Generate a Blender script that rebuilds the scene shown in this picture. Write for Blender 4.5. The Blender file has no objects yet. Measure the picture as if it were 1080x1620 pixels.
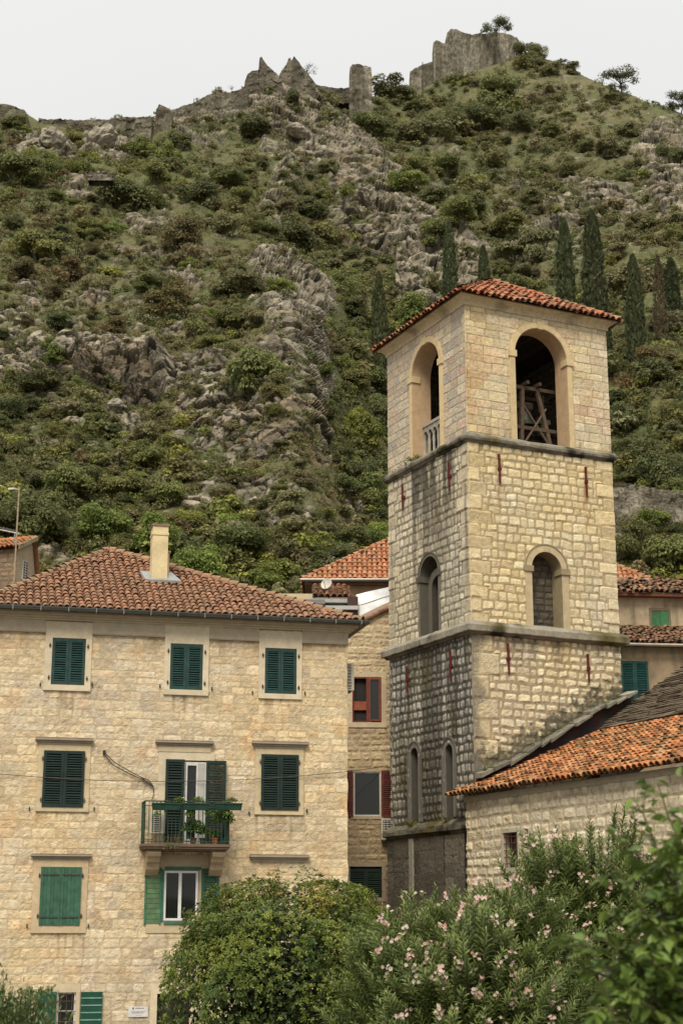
import bpy, math, random
import numpy as np
from mathutils import Vector

rng = np.random.default_rng(7)
random.seed(7)
scene = bpy.context.scene
COL = scene.collection
R = math.radians

# ------------------------------------------------------------------ camera
F, PITCH, CAMZ = 2497.6, R(14.682), 4.6
CP, SP = math.cos(PITCH), math.sin(PITCH)
EYE = np.array([0, 0, CAMZ])

def ray(px, py):
    u, v = (px - 540) / F, (810 - py) / F
    return np.array([u, CP - v * SP, SP + v * CP])

def at_y(px, py, Y):
    d = ray(px, py)
    return EYE + d * (Y / d[1])

def at_plane(px, py, P, n):
    d = ray(px, py)
    return EYE + d * (np.dot(P - EYE, n) / np.dot(d, n))

def project(P):
    d = np.asarray(P, float) - EYE
    z = d[..., 1] * CP + d[..., 2] * SP
    y = -d[..., 1] * SP + d[..., 2] * CP
    return 540 + F * d[..., 0] / z, 810 - F * y / z

cam = bpy.data.cameras.new("camera")
cam.sensor_fit = 'VERTICAL'; cam.sensor_height = 36
cam.lens = F / 1620 * 36
cam.clip_start, cam.clip_end = 0.3, 20000
cam.dof.use_dof = True; cam.dof.focus_distance = 57; cam.dof.aperture_fstop = 2.8
co = bpy.data.objects.new("camera", cam); COL.objects.link(co)
co.location = EYE; co.rotation_euler = (R(90) + PITCH, 0, 0)
scene.camera = co
scene.view_settings.view_transform = 'Standard'
scene.view_settings.look = 'None'
scene.view_settings.exposure = 0
scene.cycles.use_denoising = True
scene.cycles.max_bounces = 5
scene.cycles.diffuse_bounces = 3

# ------------------------------------------------------------------ noise (numpy)
def _h(ix, iy, iz, seed):
    with np.errstate(over='ignore'):
        h = (ix.astype(np.int64) * 374761393 + iy.astype(np.int64) * 668265263 + iz.astype(np.int64) * 2147483647 + seed * 974634777) & 0xffffffff
        h = ((h ^ (h >> 13)) * 1274126177) & 0xffffffff
        h = ((h ^ (h >> 16)) * 2246822519) & 0xffffffff
        h = h ^ (h >> 15)
    return (h & 0xffffff) / float(0x1000000)

def vnoise(p, seed=0):
    p = np.asarray(p, float)
    i = np.floor(p).astype(np.int64); f = p - i; w = f * f * (3 - 2 * f)
    x, y, z = i[..., 0], i[..., 1], i[..., 2]
    out = 0
    for dx in (0, 1):
        wx = w[..., 0] if dx else 1 - w[..., 0]
        for dy in (0, 1):
            wy = w[..., 1] if dy else 1 - w[..., 1]
            for dz in (0, 1):
                wz = w[..., 2] if dz else 1 - w[..., 2]
                out = out + wx * wy * wz * _h(x + dx, y + dy, z + dz, seed)
    return out * 2 - 1

def fbm(p, octv=4, seed=0, gain=.5):
    a, s, t, q = 1., 0., 0., np.asarray(p, float)
    for k in range(octv):
        s = s + a * vnoise(q, seed + k * 17); t += a; a *= gain; q = q * 2.03 + 11.3
    return s / t

def voronoi(p, seed=0, tilt=False):
    """nearest cell: returns F1, F2, random per cell (2 values)"""
    i = np.floor(p).astype(np.int64); f = p - i
    d1 = np.full(p.shape[:-1], 9.); d2 = d1.copy(); r1 = np.zeros_like(d1); dl = np.zeros(p.shape)
    for dx in (-1, 0, 1):
        for dy in (-1, 0, 1):
            for dz in (-1, 0, 1):
                cx, cy, cz = i[..., 0] + dx, i[..., 1] + dy, i[..., 2] + dz
                hx = _h(cx, cy, cz, seed)
                v = np.stack([dx + hx, dy + _h(cx, cy, cz, seed + 1), dz + _h(cx, cy, cz, seed + 2)], -1) - f
                d = np.sqrt((v * v).sum(-1))
                m = d < d1
                d2 = np.where(m, d1, np.minimum(d2, d))
                r1 = np.where(m, hx, r1)
                if tilt: dl[m] = v[m]
                d1 = np.where(m, d, d1)
    r2 = (r1 * 7919.7) % 1
    if tilt:   # a random facet direction for every cell
        a, b = r2 * 6.283, (r1 * 313.7) % 1 * 2 - 1
        return d1, d2, r1, r2, (dl * np.stack([np.cos(a), np.sin(a) * .4, b], -1)).sum(-1)
    return d1, d2, r1, r2

def sstep(a, b, x):
    t = np.clip((x - a) / (b - a), 0, 1); return t * t * (3 - 2 * t)

def mixc(a, b, t):
    t = np.asarray(t)[..., None]
    return np.asarray(a, float) * (1 - t) + np.asarray(b, float) * t

# ------------------------------------------------------------------ objects
def tag(o, label=None, cat=None, group=None, kind=None):
    if label: o["label"] = label
    if cat: o["category"] = cat
    if group: o["group"] = group
    if kind: o["kind"] = kind
    return o

BASE = {}
def thing(name, label, cat, loc=(0, 0, 0), group=None):
    o = bpy.data.objects.new(name, None); COL.objects.link(o)
    o.location = [float(c) for c in loc]; o.empty_display_size = .3
    BASE[o.name] = np.array(loc, float)
    return tag(o, label, cat, group)

def make_mesh(name, V, F4, F3, C, smooth):
    me = bpy.data.meshes.new(name)
    n4, n3 = len(F4), len(F3)
    me.vertices.add(len(V)); me.vertices.foreach_set('co', np.ascontiguousarray(V, np.float32).ravel())
    idx = np.concatenate([np.asarray(F4, np.int32).ravel(), np.asarray(F3, np.int32).ravel()])
    me.loops.add(len(idx)); me.loops.foreach_set('vertex_index', idx)
    me.polygons.add(n4 + n3)
    st = np.concatenate([np.arange(n4) * 4, n4 * 4 + np.arange(n3) * 3]).astype(np.int32)
    me.polygons.foreach_set('loop_start', st)
    me.polygons.foreach_set('use_smooth', np.full(n4 + n3, bool(smooth)))
    me.update(calc_edges=True)
    a = me.color_attributes.new('Col', 'FLOAT_COLOR', 'POINT')
    c4 = np.ones((len(V), 4), np.float32); c4[:, :3] = C
    a.data.foreach_set('color', c4.ravel())
    me.validate()
    return me

class MB:
    def __init__(s): s.V = []; s.F4 = []; s.F3 = []; s.C = []; s.n = 0
    def add(s, V, F4=None, F3=None, col=(.5, .5, .5)):
        V = np.asarray(V, float).reshape(-1, 3)
        if F4 is not None and len(F4): s.F4.append(np.asarray(F4).reshape(-1, 4) + s.n)
        if F3 is not None and len(F3): s.F3.append(np.asarray(F3).reshape(-1, 3) + s.n)
        c = np.asarray(col, float)
        s.C.append(np.broadcast_to(c, (len(V), 3)) if c.ndim == 1 else c.reshape(-1, 3))
        s.V.append(V); s.n += len(V); return s
    def box(s, fr, u0, u1, v0, v1, w0, w1, col=(.5, .5, .5)):
        P = [fr(u, v, w) for u in (u0, u1) for v in (v0, v1) for w in (w0, w1)]
        return s.add(P, [[0, 1, 3, 2], [4, 6, 7, 5], [0, 4, 5, 1], [2, 3, 7, 6], [0, 2, 6, 4], [1, 5, 7, 3]], col=col)
    def hexa(s, P8, col=(.5, .5, .5)):
        """P8: bottom ring of 4 then top ring of 4"""
        return s.add(P8, [[3, 2, 1, 0], [4, 5, 6, 7], [0, 1, 5, 4], [1, 2, 6, 5], [2, 3, 7, 6], [3, 0, 4, 7]], col=col)
    def bar(s, a, b, ra, rb=None, seg=6, col=(.5, .5, .5)):
        return s.tube([a, b], [ra, ra if rb is None else rb], seg, col)
    def tube(s, pts, rad, seg=6, col=(.5, .5, .5), cap=True):
        pts = np.asarray(pts, float); n = len(pts)
        rad = np.broadcast_to(np.asarray(rad, float), (n,))
        T = np.gradient(pts, axis=0); T /= np.linalg.norm(T, axis=1)[:, None] + 1e-9
        up = np.array([0, 0, 1.]) if abs(T[0][2]) < .9 else np.array([1., 0, 0])
        A = np.cross(T, up); A /= np.linalg.norm(A, axis=1)[:, None] + 1e-9
        B = np.cross(T, A)
        th = np.arange(seg) * 2 * np.pi / seg
        V = pts[:, None] + rad[:, None, None] * (np.cos(th)[None, :, None] * A[:, None] + np.sin(th)[None, :, None] * B[:, None])
        f = []
        for i in range(n - 1):
            for k in range(seg):
                f.append([i * seg + k, i * seg + (k + 1) % seg, (i + 1) * seg + (k + 1) % seg, (i + 1) * seg + k])
        f3 = []
        V = V.reshape(-1, 3)
        if cap:
            V = np.vstack([V, pts[0], pts[-1]]); a = n * seg
            for k in range(seg):
                f3 += [[a, (k + 1) % seg, k], [a + 1, (n - 1) * seg + k, (n - 1) * seg + (k + 1) % seg]]
        return s.add(V, f, f3, col)
    def grid(s, P, col=(.5, .5, .5), mask=None, flip=False):
        """P: (r,c,3) grid, mask (r-1,c-1) of kept cells"""
        r, c = P.shape[:2]
        I = np.arange(r * c).reshape(r, c)
        q = np.stack([I[:-1, :-1], I[:-1, 1:], I[1:, 1:], I[1:, :-1]], -1)
        if flip: q = q[..., ::-1]
        q = q[mask] if mask is not None else q.reshape(-1, 4)
        c_ = np.asarray(col, float)
        V = P.reshape(-1, 3)
        if c_.ndim > 1: c_ = c_.reshape(-1, 3)
        if mask is not None:
            used = np.unique(q); mp = np.full(r * c, -1); mp[used] = np.arange(len(used))
            V = V[used]; q = mp[q]
            if c_.ndim > 1: c_ = c_[used]
        return s.add(V, q, col=c_)
    def lathe(s, c, prof, seg=12, col=(.5, .5, .5)):
        th = np.arange(seg + 1) * 2 * np.pi / seg
        P = np.array([[[c[0] + r * np.cos(t), c[1] + r * np.sin(t), c[2] + z] for t in th] for r, z in prof])
        return s.grid(P, col)
    def mesh(s, name, off=(0, 0, 0), smooth=False):
        V = np.concatenate(s.V) - np.asarray(off)
        F4 = np.concatenate(s.F4) if s.F4 else np.zeros((0, 4), int)
        F3 = np.concatenate(s.F3) if s.F3 else np.zeros((0, 3), int)
        return make_mesh(name, V, F4, F3, np.concatenate(s.C), smooth)
    def build(s, name, mat, parent=None, smooth=False, root=None):
        """link as ONE mesh object; vertices are in world space, the root empty holds the offset"""
        p = parent
        while p is not None and p.parent is not None: p = p.parent
        off = BASE.get(p.name, np.zeros(3)) if p is not None else np.zeros(3)
        own = np.zeros(3)
        if parent is None:
            V = np.concatenate(s.V); own = np.array([V[:, 0].mean(), V[:, 1].mean(), V[:, 2].min()]); off = own
        me = s.mesh(name, off, smooth); me.materials.append(mat)
        o = bpy.data.objects.new(name, me); COL.objects.link(o)
        o.parent = parent
        if parent is None:
            o.location = own; BASE[o.name] = own
        return o

class Fr:
    """frame: u along e1, v up e2, w out e3"""
    def __init__(s, O, e1, e2, e3): s.O, s.e1, s.e2, s.e3 = [np.asarray(a, float) for a in (O, e1, e2, e3)]
    def __call__(s, u, v, w=0): return s.O + s.e1 * u + s.e2 * v + s.e3 * w
    def arr(s, U, V, W): return s.O + U[..., None] * s.e1 + V[..., None] * s.e2 + np.asarray(W)[..., None] * s.e3
    def uv(s, px, py, w=0):
        P = at_plane(px, py, s.O + s.e3 * w, s.e3) - s.O
        return float(P @ s.e1), float(P @ s.e2)
UP = np.array([0, 0, 1.])
def wallframe(O, yaw):
    e1 = np.array([math.sin(yaw), math.cos(yaw), 0]); n = np.array([e1[1], -e1[0], 0])
    return Fr(O, e1, UP, n)

# ------------------------------------------------------------------ materials
def nodes_of(name):
    m = bpy.data.materials.new(name); m.use_nodes = True
    nt = m.node_tree; b = nt.nodes['Principled BSDF']
    return m, nt, b

def attr_mat(name, rough=.9, scale=8., amount=.25, bump=.3, bscale=30., spec=.2, metal=0., detail=6, rand=0.):
    """vertex colour times procedural grain, with bump"""
    m, nt, b = nodes_of(name); N, L = nt.nodes, nt.links
    at = N.new('ShaderNodeAttribute'); at.attribute_name = 'Col'
    tc = N.new('ShaderNodeTexCoord')
    no = N.new('ShaderNodeTexNoise'); no.inputs['Scale'].default_value = scale; no.inputs['Detail'].default_value = detail
    no.inputs['Roughness'].default_value = .65
    L.new(tc.outputs['Object'], no.inputs['Vector'])
    mr = N.new('ShaderNodeMapRange'); mr.inputs[1].default_value = .3; mr.inputs[2].default_value = .7
    mr.inputs[3].default_value = 1 - amount; mr.inputs[4].default_value = 1 + amount
    L.new(no.outputs['Fac'], mr.inputs[0])
    mx = N.new('ShaderNodeVectorMath'); mx.operation = 'SCALE'
    L.new(at.outputs['Color'], mx.inputs[0]); L.new(mr.outputs[0], mx.inputs['Scale'])
    src = mx.outputs[0]
    if rand:
        oi = N.new('ShaderNodeObjectInfo'); hs = N.new('ShaderNodeHueSaturation')
        m1 = N.new('ShaderNodeMapRange'); m1.inputs[3].default_value = .5 - .03 * rand; m1.inputs[4].default_value = .5 + .03 * rand
        L.new(oi.outputs['Random'], m1.inputs[0]); L.new(m1.outputs[0], hs.inputs['Hue'])
        ml = N.new('ShaderNodeMath'); ml.operation = 'MULTIPLY'; ml.inputs[1].default_value = 37.7; L.new(oi.outputs['Random'], ml.inputs[0])
        fr = N.new('ShaderNodeMath'); fr.operation = 'FRACT'; L.new(ml.outputs[0], fr.inputs[0])
        m2 = N.new('ShaderNodeMapRange'); m2.inputs[3].default_value = 1 - .35 * rand; m2.inputs[4].default_value = 1 + .35 * rand
        L.new(fr.outputs[0], m2.inputs[0]); L.new(m2.outputs[0], hs.inputs['Value'])
        L.new(src, hs.inputs['Color']); src = hs.outputs[0]
    L.new(src, b.inputs['Base Color'])
    b.inputs['Roughness'].default_value = rough; b.inputs['Specular IOR Level'].default_value = spec; b.inputs['Metallic'].default_value = metal
    if bump:
        n2 = N.new('ShaderNodeTexNoise'); n2.inputs['Scale'].default_value = bscale; n2.inputs['Detail'].default_value = 5
        L.new(tc.outputs['Object'], n2.inputs['Vector'])
        bp = N.new('ShaderNodeBump'); bp.inputs['Strength'].default_value = bump; bp.inputs['Distance'].default_value = .05
        L.new(n2.outputs['Fac'], bp.inputs['Height']); L.new(bp.outputs[0], b.inputs['Normal'])
    return m

def leaf_mat(name, rand=.8, trans=.25, rough=.55, spec=.25):
    m = attr_mat(name, rough, 1.5, .2, 0, spec=spec, detail=2, rand=rand)
    nt = m.node_tree; N, L = nt.nodes, nt.links; b = N['Principled BSDF']
    src = b.inputs['Base Color'].links[0].from_socket
    tr = N.new('ShaderNodeBsdfTranslucent'); mxs = N.new('ShaderNodeMixShader'); mxs.inputs[0].default_value = trans
    L.new(src, tr.inputs['Color'])
    L.new(b.outputs[0], mxs.inputs[1]); L.new(tr.outputs[0], mxs.inputs[2])
    L.new(mxs.outputs[0], N['Material Output'].inputs[0])
    return m

M = {}
M['stone'] = attr_mat('stone', .92, 7, .22, .5, 22)
M['plaster'] = attr_mat('plaster', .9, 2.2, .18, .25, 20)
M['dressed'] = attr_mat('dressed_stone', .85, 4, .14, .2, 25)
M['tile'] = attr_mat('roof_tile', .85, 9, .28, .3, 30)
M['slate'] = attr_mat('stone_slate', .85, 5, .35, .5, 20)
M['paint'] = attr_mat('painted_wood', .6, 5, .30, .1, 60, spec=.3)
M['wood'] = attr_mat('old_wood', .75, 8, .3, .2, 40)
M['metal'] = attr_mat('sheet_metal', .42, 3, .15, .05, 20, spec=.5, metal=.6)
M['iron'] = attr_mat('rusty_iron', .8, 12, .35, .2, 40)
M['white'] = attr_mat('white_plastic', .5, 5, .14, 0, spec=.4)
M['rock'] = attr_mat('hill_rock', .95, 1.3, .45, .6, 4.5)
M['rock'].node_tree.nodes['Bump'].inputs['Distance'].default_value = .5
M['leaf'] = leaf_mat('hill_foliage', .8, .38)
M['leaf1'] = leaf_mat('garden_foliage', 0, .22, .4, .4)
M['petal'] = leaf_mat('petals', 0, .3, .6, .2)
M['bark'] = attr_mat('bark', .9, 6, .3, .5, 20)
M['bronze'] = attr_mat('bronze', .5, 6, .25, .1, 20, metal=.7)

def glass_mat():
    m, nt, b = nodes_of('window_glass')
    b.inputs['Base Color'].default_value = (.012, .014, .014, 1); b.inputs['Roughness'].default_value = .06
    b.inputs['Specular IOR Level'].default_value = .6
    no = nt.nodes.new('ShaderNodeTexNoise'); no.inputs['Scale'].default_value = 1.3
    bp = nt.nodes.new('ShaderNodeBump'); bp.inputs['Strength'].default_value = .06
    nt.links.new(no.outputs['Fac'], bp.inputs['Height']); nt.links.new(bp.outputs[0], b.inputs['Normal'])
    return m
M['glass'] = glass_mat()
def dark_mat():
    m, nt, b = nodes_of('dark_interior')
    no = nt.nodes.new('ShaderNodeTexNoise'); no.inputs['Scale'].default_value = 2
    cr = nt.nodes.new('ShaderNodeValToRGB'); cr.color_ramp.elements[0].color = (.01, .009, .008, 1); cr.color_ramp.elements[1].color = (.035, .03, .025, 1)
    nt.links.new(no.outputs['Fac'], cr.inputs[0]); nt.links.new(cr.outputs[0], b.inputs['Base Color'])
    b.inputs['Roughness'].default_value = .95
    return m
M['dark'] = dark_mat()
def distance_haze(m, amount, col=(.33, .335, .29, 1)):
    """distance haze painted into the base colour of growth and rock (world position, 110 m to 340 m out)"""
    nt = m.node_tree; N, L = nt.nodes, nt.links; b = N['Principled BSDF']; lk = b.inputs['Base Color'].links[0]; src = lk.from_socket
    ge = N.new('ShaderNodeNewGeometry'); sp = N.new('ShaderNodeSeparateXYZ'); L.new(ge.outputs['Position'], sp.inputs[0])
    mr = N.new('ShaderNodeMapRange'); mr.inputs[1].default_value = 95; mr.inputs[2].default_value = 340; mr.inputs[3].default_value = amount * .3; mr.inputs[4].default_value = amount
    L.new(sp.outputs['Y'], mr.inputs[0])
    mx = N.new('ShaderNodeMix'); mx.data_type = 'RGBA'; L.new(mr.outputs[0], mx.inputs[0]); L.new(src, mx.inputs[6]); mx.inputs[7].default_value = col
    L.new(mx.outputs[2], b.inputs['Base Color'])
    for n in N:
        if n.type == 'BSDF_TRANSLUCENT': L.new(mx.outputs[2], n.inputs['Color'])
distance_haze(M['leaf'], .34, (.285, .285, .150, 1)); distance_haze(M['rock'], .16, (.30, .28, .20, 1))

# ------------------------------------------------------------------ sky and sun
SUN_EL, SUN_AZ = R(50), R(192)          # azimuth clockwise from +Y: behind the camera, to the right
w = bpy.data.worlds.new("World"); scene.world = w; w.use_nodes = True
N, L = w.node_tree.nodes, w.node_tree.links
bg = N['Background']; bg.inputs['Strength'].default_value = .1
sky = N.new('ShaderNodeTexSky'); sky.sky_type = 'NISHITA'; sky.sun_disc = False
sky.sun_elevation = SUN_EL; sky.sun_rotation = SUN_AZ; sky.dust_density = 5; sky.air_density = 1.5
tc = N.new('ShaderNodeTexCoord'); sx = N.new('ShaderNodeSeparateXYZ'); L.new(tc.outputs['Generated'], sx.inputs[0])
rp = N.new('ShaderNodeValToRGB')
e = rp.color_ramp.elements; e[0].position = 0; e[0].color = (.50, .485, .445, 1); e[1].position = 1; e[1].color = (1, 1, .98, 1)
k = e.new(.22); k.color = (.685, .678, .662, 1)
L.new(sx.outputs['Z'], rp.inputs[0])
cl = N.new('ShaderNodeTexNoise'); cl.inputs['Scale'].default_value = 2.2; cl.inputs['Detail'].default_value = 4
L.new(tc.outputs['Generated'], cl.inputs['Vector'])
cm = N.new('ShaderNodeMapRange'); cm.inputs[1].default_value = .3; cm.inputs[2].default_value = .7; cm.inputs[3].default_value = 11.1; cm.inputs[4].default_value = 11.7
L.new(cl.outputs['Fac'], cm.inputs[0])
sc_ = N.new('ShaderNodeVectorMath'); sc_.operation = 'SCALE'; L.new(rp.outputs[0], sc_.inputs[0]); L.new(cm.outputs[0], sc_.inputs['Scale'])
mx = N.new('ShaderNodeMix'); mx.data_type = 'RGBA'; mx.inputs[0].default_value = .9
L.new(sky.outputs[0], mx.inputs[6]); L.new(sc_.outputs[0], mx.inputs[7]); L.new(mx.outputs[2], bg.inputs['Color'])
sun = bpy.data.lights.new("sun", 'SUN'); sun.energy = 3.1; sun.angle = R(26); sun.color = (1, .91, .74)
so = bpy.data.objects.new("sun", sun); COL.objects.link(so)
sd = Vector((math.sin(SUN_AZ) * math.cos(SUN_EL), math.cos(SUN_AZ) * math.cos(SUN_EL), math.sin(SUN_EL)))
so.rotation_euler = sd.to_track_quat('Z', 'Y').to_euler(); so.location = (30, -40, 60)

# ------------------------------------------------------------------ ground
g = MB()
gx = np.concatenate([np.linspace(-4000, -100, 12), np.linspace(-80, 80, 33), np.linspace(100, 4000, 12)])
gy = np.concatenate([np.linspace(-4000, -100, 10), np.linspace(-60, 100, 33), np.linspace(120, 6000, 12)])
GX, GY = np.meshgrid(gx, gy)
g.grid(np.stack([GX, GY, 0 * GX], -1), mixc((.20, .18, .15), (.13, .12, .10), .5 + .5 * vnoise(np.stack([GX, GY, 0 * GX], -1) * .05)))
tag(g.build('ground', M['plaster']), kind='structure')
# ------------------------------------------------------------------ masonry
def bounds(lo, hi, L, rg, first=None):
    b = [-.5 * hi if first is None else first]
    while b[-1] < L + hi: b.append(b[-1] + rg.uniform(lo, hi))
    return np.array(b)

def layout(U, V, H, W, ch, sw, seed, b0=None):
    rg = np.random.default_rng(seed)
    cb = bounds(ch[0], ch[1], H, rg, b0)
    ci = np.clip(np.searchsorted(cb, V) - 1, 0, len(cb) - 2)
    lo = np.zeros_like(U); hi = np.ones_like(U); si = np.zeros(U.shape, int)
    for c in range(len(cb) - 1):
        h = cb[c + 1] - cb[c]
        ub = bounds(sw[0] * (.7 + h), sw[1] * (.7 + h), W + .5, rg, -rg.uniform(.1, 1) * sw[1])
        m = ci == c
        if not m.any(): continue
        k = np.clip(np.searchsorted(ub, U[m]) - 1, 0, len(ub) - 2)
        lo[m] = ub[k]; hi[m] = ub[k + 1]; si[m] = k
    return ci, si, lo, hi, cb[ci], cb[ci + 1]

def masonry(W, H, cell, seed, ch=(.24, .34), sw=(.35, .75), joint=.025, relief=.04, rnd=.04, warp=.03, rough=.02,
            pal=((.5, .42, .27),), mortar=(.4, .34, .24), quoin=None, qside='', qmat=None, corner=''):
    """height-field of coursed stones over (0..W, 0..H): returns U, V, D, colour"""
    nu, nv = max(2, int(W / cell)) + 1, max(2, int(H / cell)) + 1
    U, V = np.meshgrid(np.linspace(0, W, nu), np.linspace(0, H, nv))
    q = np.stack([U, V, np.full_like(U, seed * 3.7)], -1)
    Uw = U + warp * fbm(q * 2.2, 3, seed) ; Vw = V + warp * fbm(q * 2.0 + 40, 3, seed + 5)
    Uw = np.clip(Uw, 0, W)
    ci, si, lo, hi, v0, v1 = layout(Uw, Vw, H, W, ch, sw, seed)
    kind = np.zeros(U.shape)
    if quoin:
        rg = np.random.default_rng(4242)
        qb = bounds(quoin[2], quoin[3], H, rg, 0)
        qi = np.clip(np.searchsorted(qb, V) - 1, 0, len(qb) - 2)
        for side in qside:
            wq = np.where((qi + (side == 'R')) % 2 == 0, quoin[0], quoin[1]) * (.85 + .3 * _h(qi, qi * 0, qi * 0, 9))
            m = (Uw < wq) if side == 'L' else (Uw > W - wq)
            lo = np.where(m, -.2 if side == 'L' else W - wq, lo); hi = np.where(m, wq if side == 'L' else W + .2, hi)
            if side == 'L': hi = np.where(m & (hi > W), W + .2, hi)
            v0 = np.where(m, qb[qi], v0); v1 = np.where(m, qb[qi + 1], v1)
            ci = np.where(m, qi + 500, ci); si = np.where(m, 900, si); kind = np.where(m, 1, kind)
            mm = ~m & (lo < wq if side == 'L' else hi > W - wq)
            if side == 'L': lo = np.where(mm, np.maximum(lo, wq), lo)
            else: hi = np.where(mm, np.minimum(hi, W - wq), hi)
    hx, hy = (hi - lo) / 2, (v1 - v0) / 2
    ax, ay = np.abs(Uw - (lo + hi) / 2), np.abs(Vw - (v0 + v1) / 2)
    if quoin: ay = np.where(kind == 1, np.abs(V - (v0 + v1) / 2), ay)
    rr = np.minimum(np.minimum(hx, hy) * .7, .02 + rnd * 1.2)
    qx, qy = np.maximum(ax - hx + rr, 0), np.maximum(ay - hy + rr, 0)
    e = rr - np.sqrt(qx * qx + qy * qy)
    e = np.where((qx == 0) & (qy == 0), np.minimum(hx - ax, hy - ay), e)
    r1 = _h(ci, si, si * 0 + seed, 3); r2 = _h(ci, si, si * 0 + seed, 4); r3 = _h(ci, si, si * 0 + seed, 5)
    jn = joint * (.7 + .6 * _h(ci, si, si * 0, 6)) * np.where(kind == 1, .6, 1)
    k = sstep(0, rnd + 1e-4, e - jn / 2)
    tilt = (r2 - .5) * (Vw - (v0 + v1) / 2) * .25 + (r3 - .5) * (Uw - (lo + hi) / 2) * .15
    n1 = fbm(q * 9 + r1[..., None] * 50, 4, seed + 2)
    D = relief * k * (.55 + .6 * r1) + k * np.clip(tilt, -.03, .03) * (relief > .015) + rough * n1 * (.25 + .75 * k)
    # weathering: some stones are deeply pitted
    D = D - k * rough * 1.4 * np.maximum(0, fbm(q * 14 + 9, 3, seed + 8)) * (r3 > .55)
    pal = np.array(pal)
    a = (r2 * len(pal)).astype(int) % len(pal); b = (r3 * len(pal)).astype(int) % len(pal)
    c = pal[a] * .65 + pal[b] * .35
    c = c * (.86 + .28 * r1)[..., None] * (1 + .16 * n1)[..., None]
    if qmat is not None: c = np.where((kind == 1)[..., None], c * .45 + np.array(qmat) * (.85 + .3 * r1)[..., None] * .55, c)
    mo = np.array(mortar) * (1 + .25 * fbm(q * 6, 3, seed + 3))[..., None]
    t = sstep(-.3 * joint, .8 * joint + .004, e - jn / 2)
    c = mo * (1 - t)[..., None] + c * t[..., None]
    return U, V, D, c

def stone_grid(mb, fr, W, H, cell, seed, u0=0., v0=0., holes=(), stain=None, corner='', top=None, **st):
    """add a masonry face to mb. corner: sides whose edge is carried round onto the neighbour face"""
    U, V, D, c = masonry(W, H, cell, seed, **st)
    c = np.clip(c, .012, .75)
    if stain is not None: c = np.clip(stain(U + u0, V + v0, c, D), .01, .8)
    X = U.copy()
    if 'R' in corner:
        D[:, -1] = D[:, -2] = .02 + .02 * vnoise(np.stack([V[:, 0] * 3, V[:, 0] * 0, V[:, 0] * 0], -1), 3); X[:, -1] += D[:, -1]
    if 'L' in corner:
        D[:, 0] = D[:, 1] = .02 + .02 * vnoise(np.stack([V[:, 0] * 3, V[:, 0] * 0, V[:, 0] * 0], -1), 3); X[:, 0] -= D[:, 0]
    P = fr.arr(X + u0, V + v0, D)
    uc = (U[:-1, :-1] + U[1:, 1:]) / 2 + u0; vc = (V[:-1, :-1] + V[1:, 1:]) / 2 + v0
    m = np.ones(uc.shape, bool)
    for h in holes: m &= ~h(uc, vc)
    if top is not None: m &= vc < top(uc)
    mb.grid(P, c, m)

def rect_hole(a, b, c, d): return lambda U, V: (U > a) & (U < b) & (V > c) & (V < d)
def arch_hole(uc, h, vb, vs): return lambda U, V: ((np.abs(U - uc) < h) & (V > vb) & (V < vs)) | (((U - uc) ** 2 + (V - vs) ** 2 < h * h) & (V >= vs))

def arch_pts(uc, h, vb, vs, n=20, rise=1.):
    a = np.linspace(np.pi, 0, n)
    return np.vstack([[[uc - h, vb]], np.stack([uc + h * np.cos(a), vs + rise * h * np.sin(a)], -1), [[uc + h, vb]]])

def arch_ring(mb, fr, uc, hi, ho, vb, vs, w0, w1, depth, col, col_in=None, n=20):
    """stone surround of an arched opening with its reveal"""
    A, B = arch_pts(uc, ho, vb, vs, n), arch_pts(uc, hi, vb, vs, n)
    P = np.stack([fr.arr(A[:, 0], A[:, 1], np.full(len(A), w0)), fr.arr(A[:, 0], A[:, 1], np.full(len(A), w1)),
                  fr.arr(B[:, 0], B[:, 1], np.full(len(A), w1)), fr.arr(B[:, 0], B[:, 1], np.full(len(A), -depth))])
    P4 = [P[0:2], P[1:3], P[2:4]]
    cj = np.array(col) * (1 + .05 * rng.standard_normal((len(A), 1)))
    for i, q in enumerate(P4):
        cc = cj if (col_in is None or i < 2) else np.broadcast_to(np.array(col_in), cj.shape)
        mb.grid(q, np.stack([cc, cc]))

def arch_sheet(mb, fr, uc, h, vb, vs, w, col, n=20):
    A = arch_pts(uc, h, vb, vs, n); P = fr.arr(A[:, 0], A[:, 1], np.full(len(A), w))
    c = fr(uc, (vb + vs) / 2, w); m = len(A)
    mb.add(np.vstack([P, c]), None, [[i, m, (i + 1) % m] for i in range(m)], col)

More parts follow.
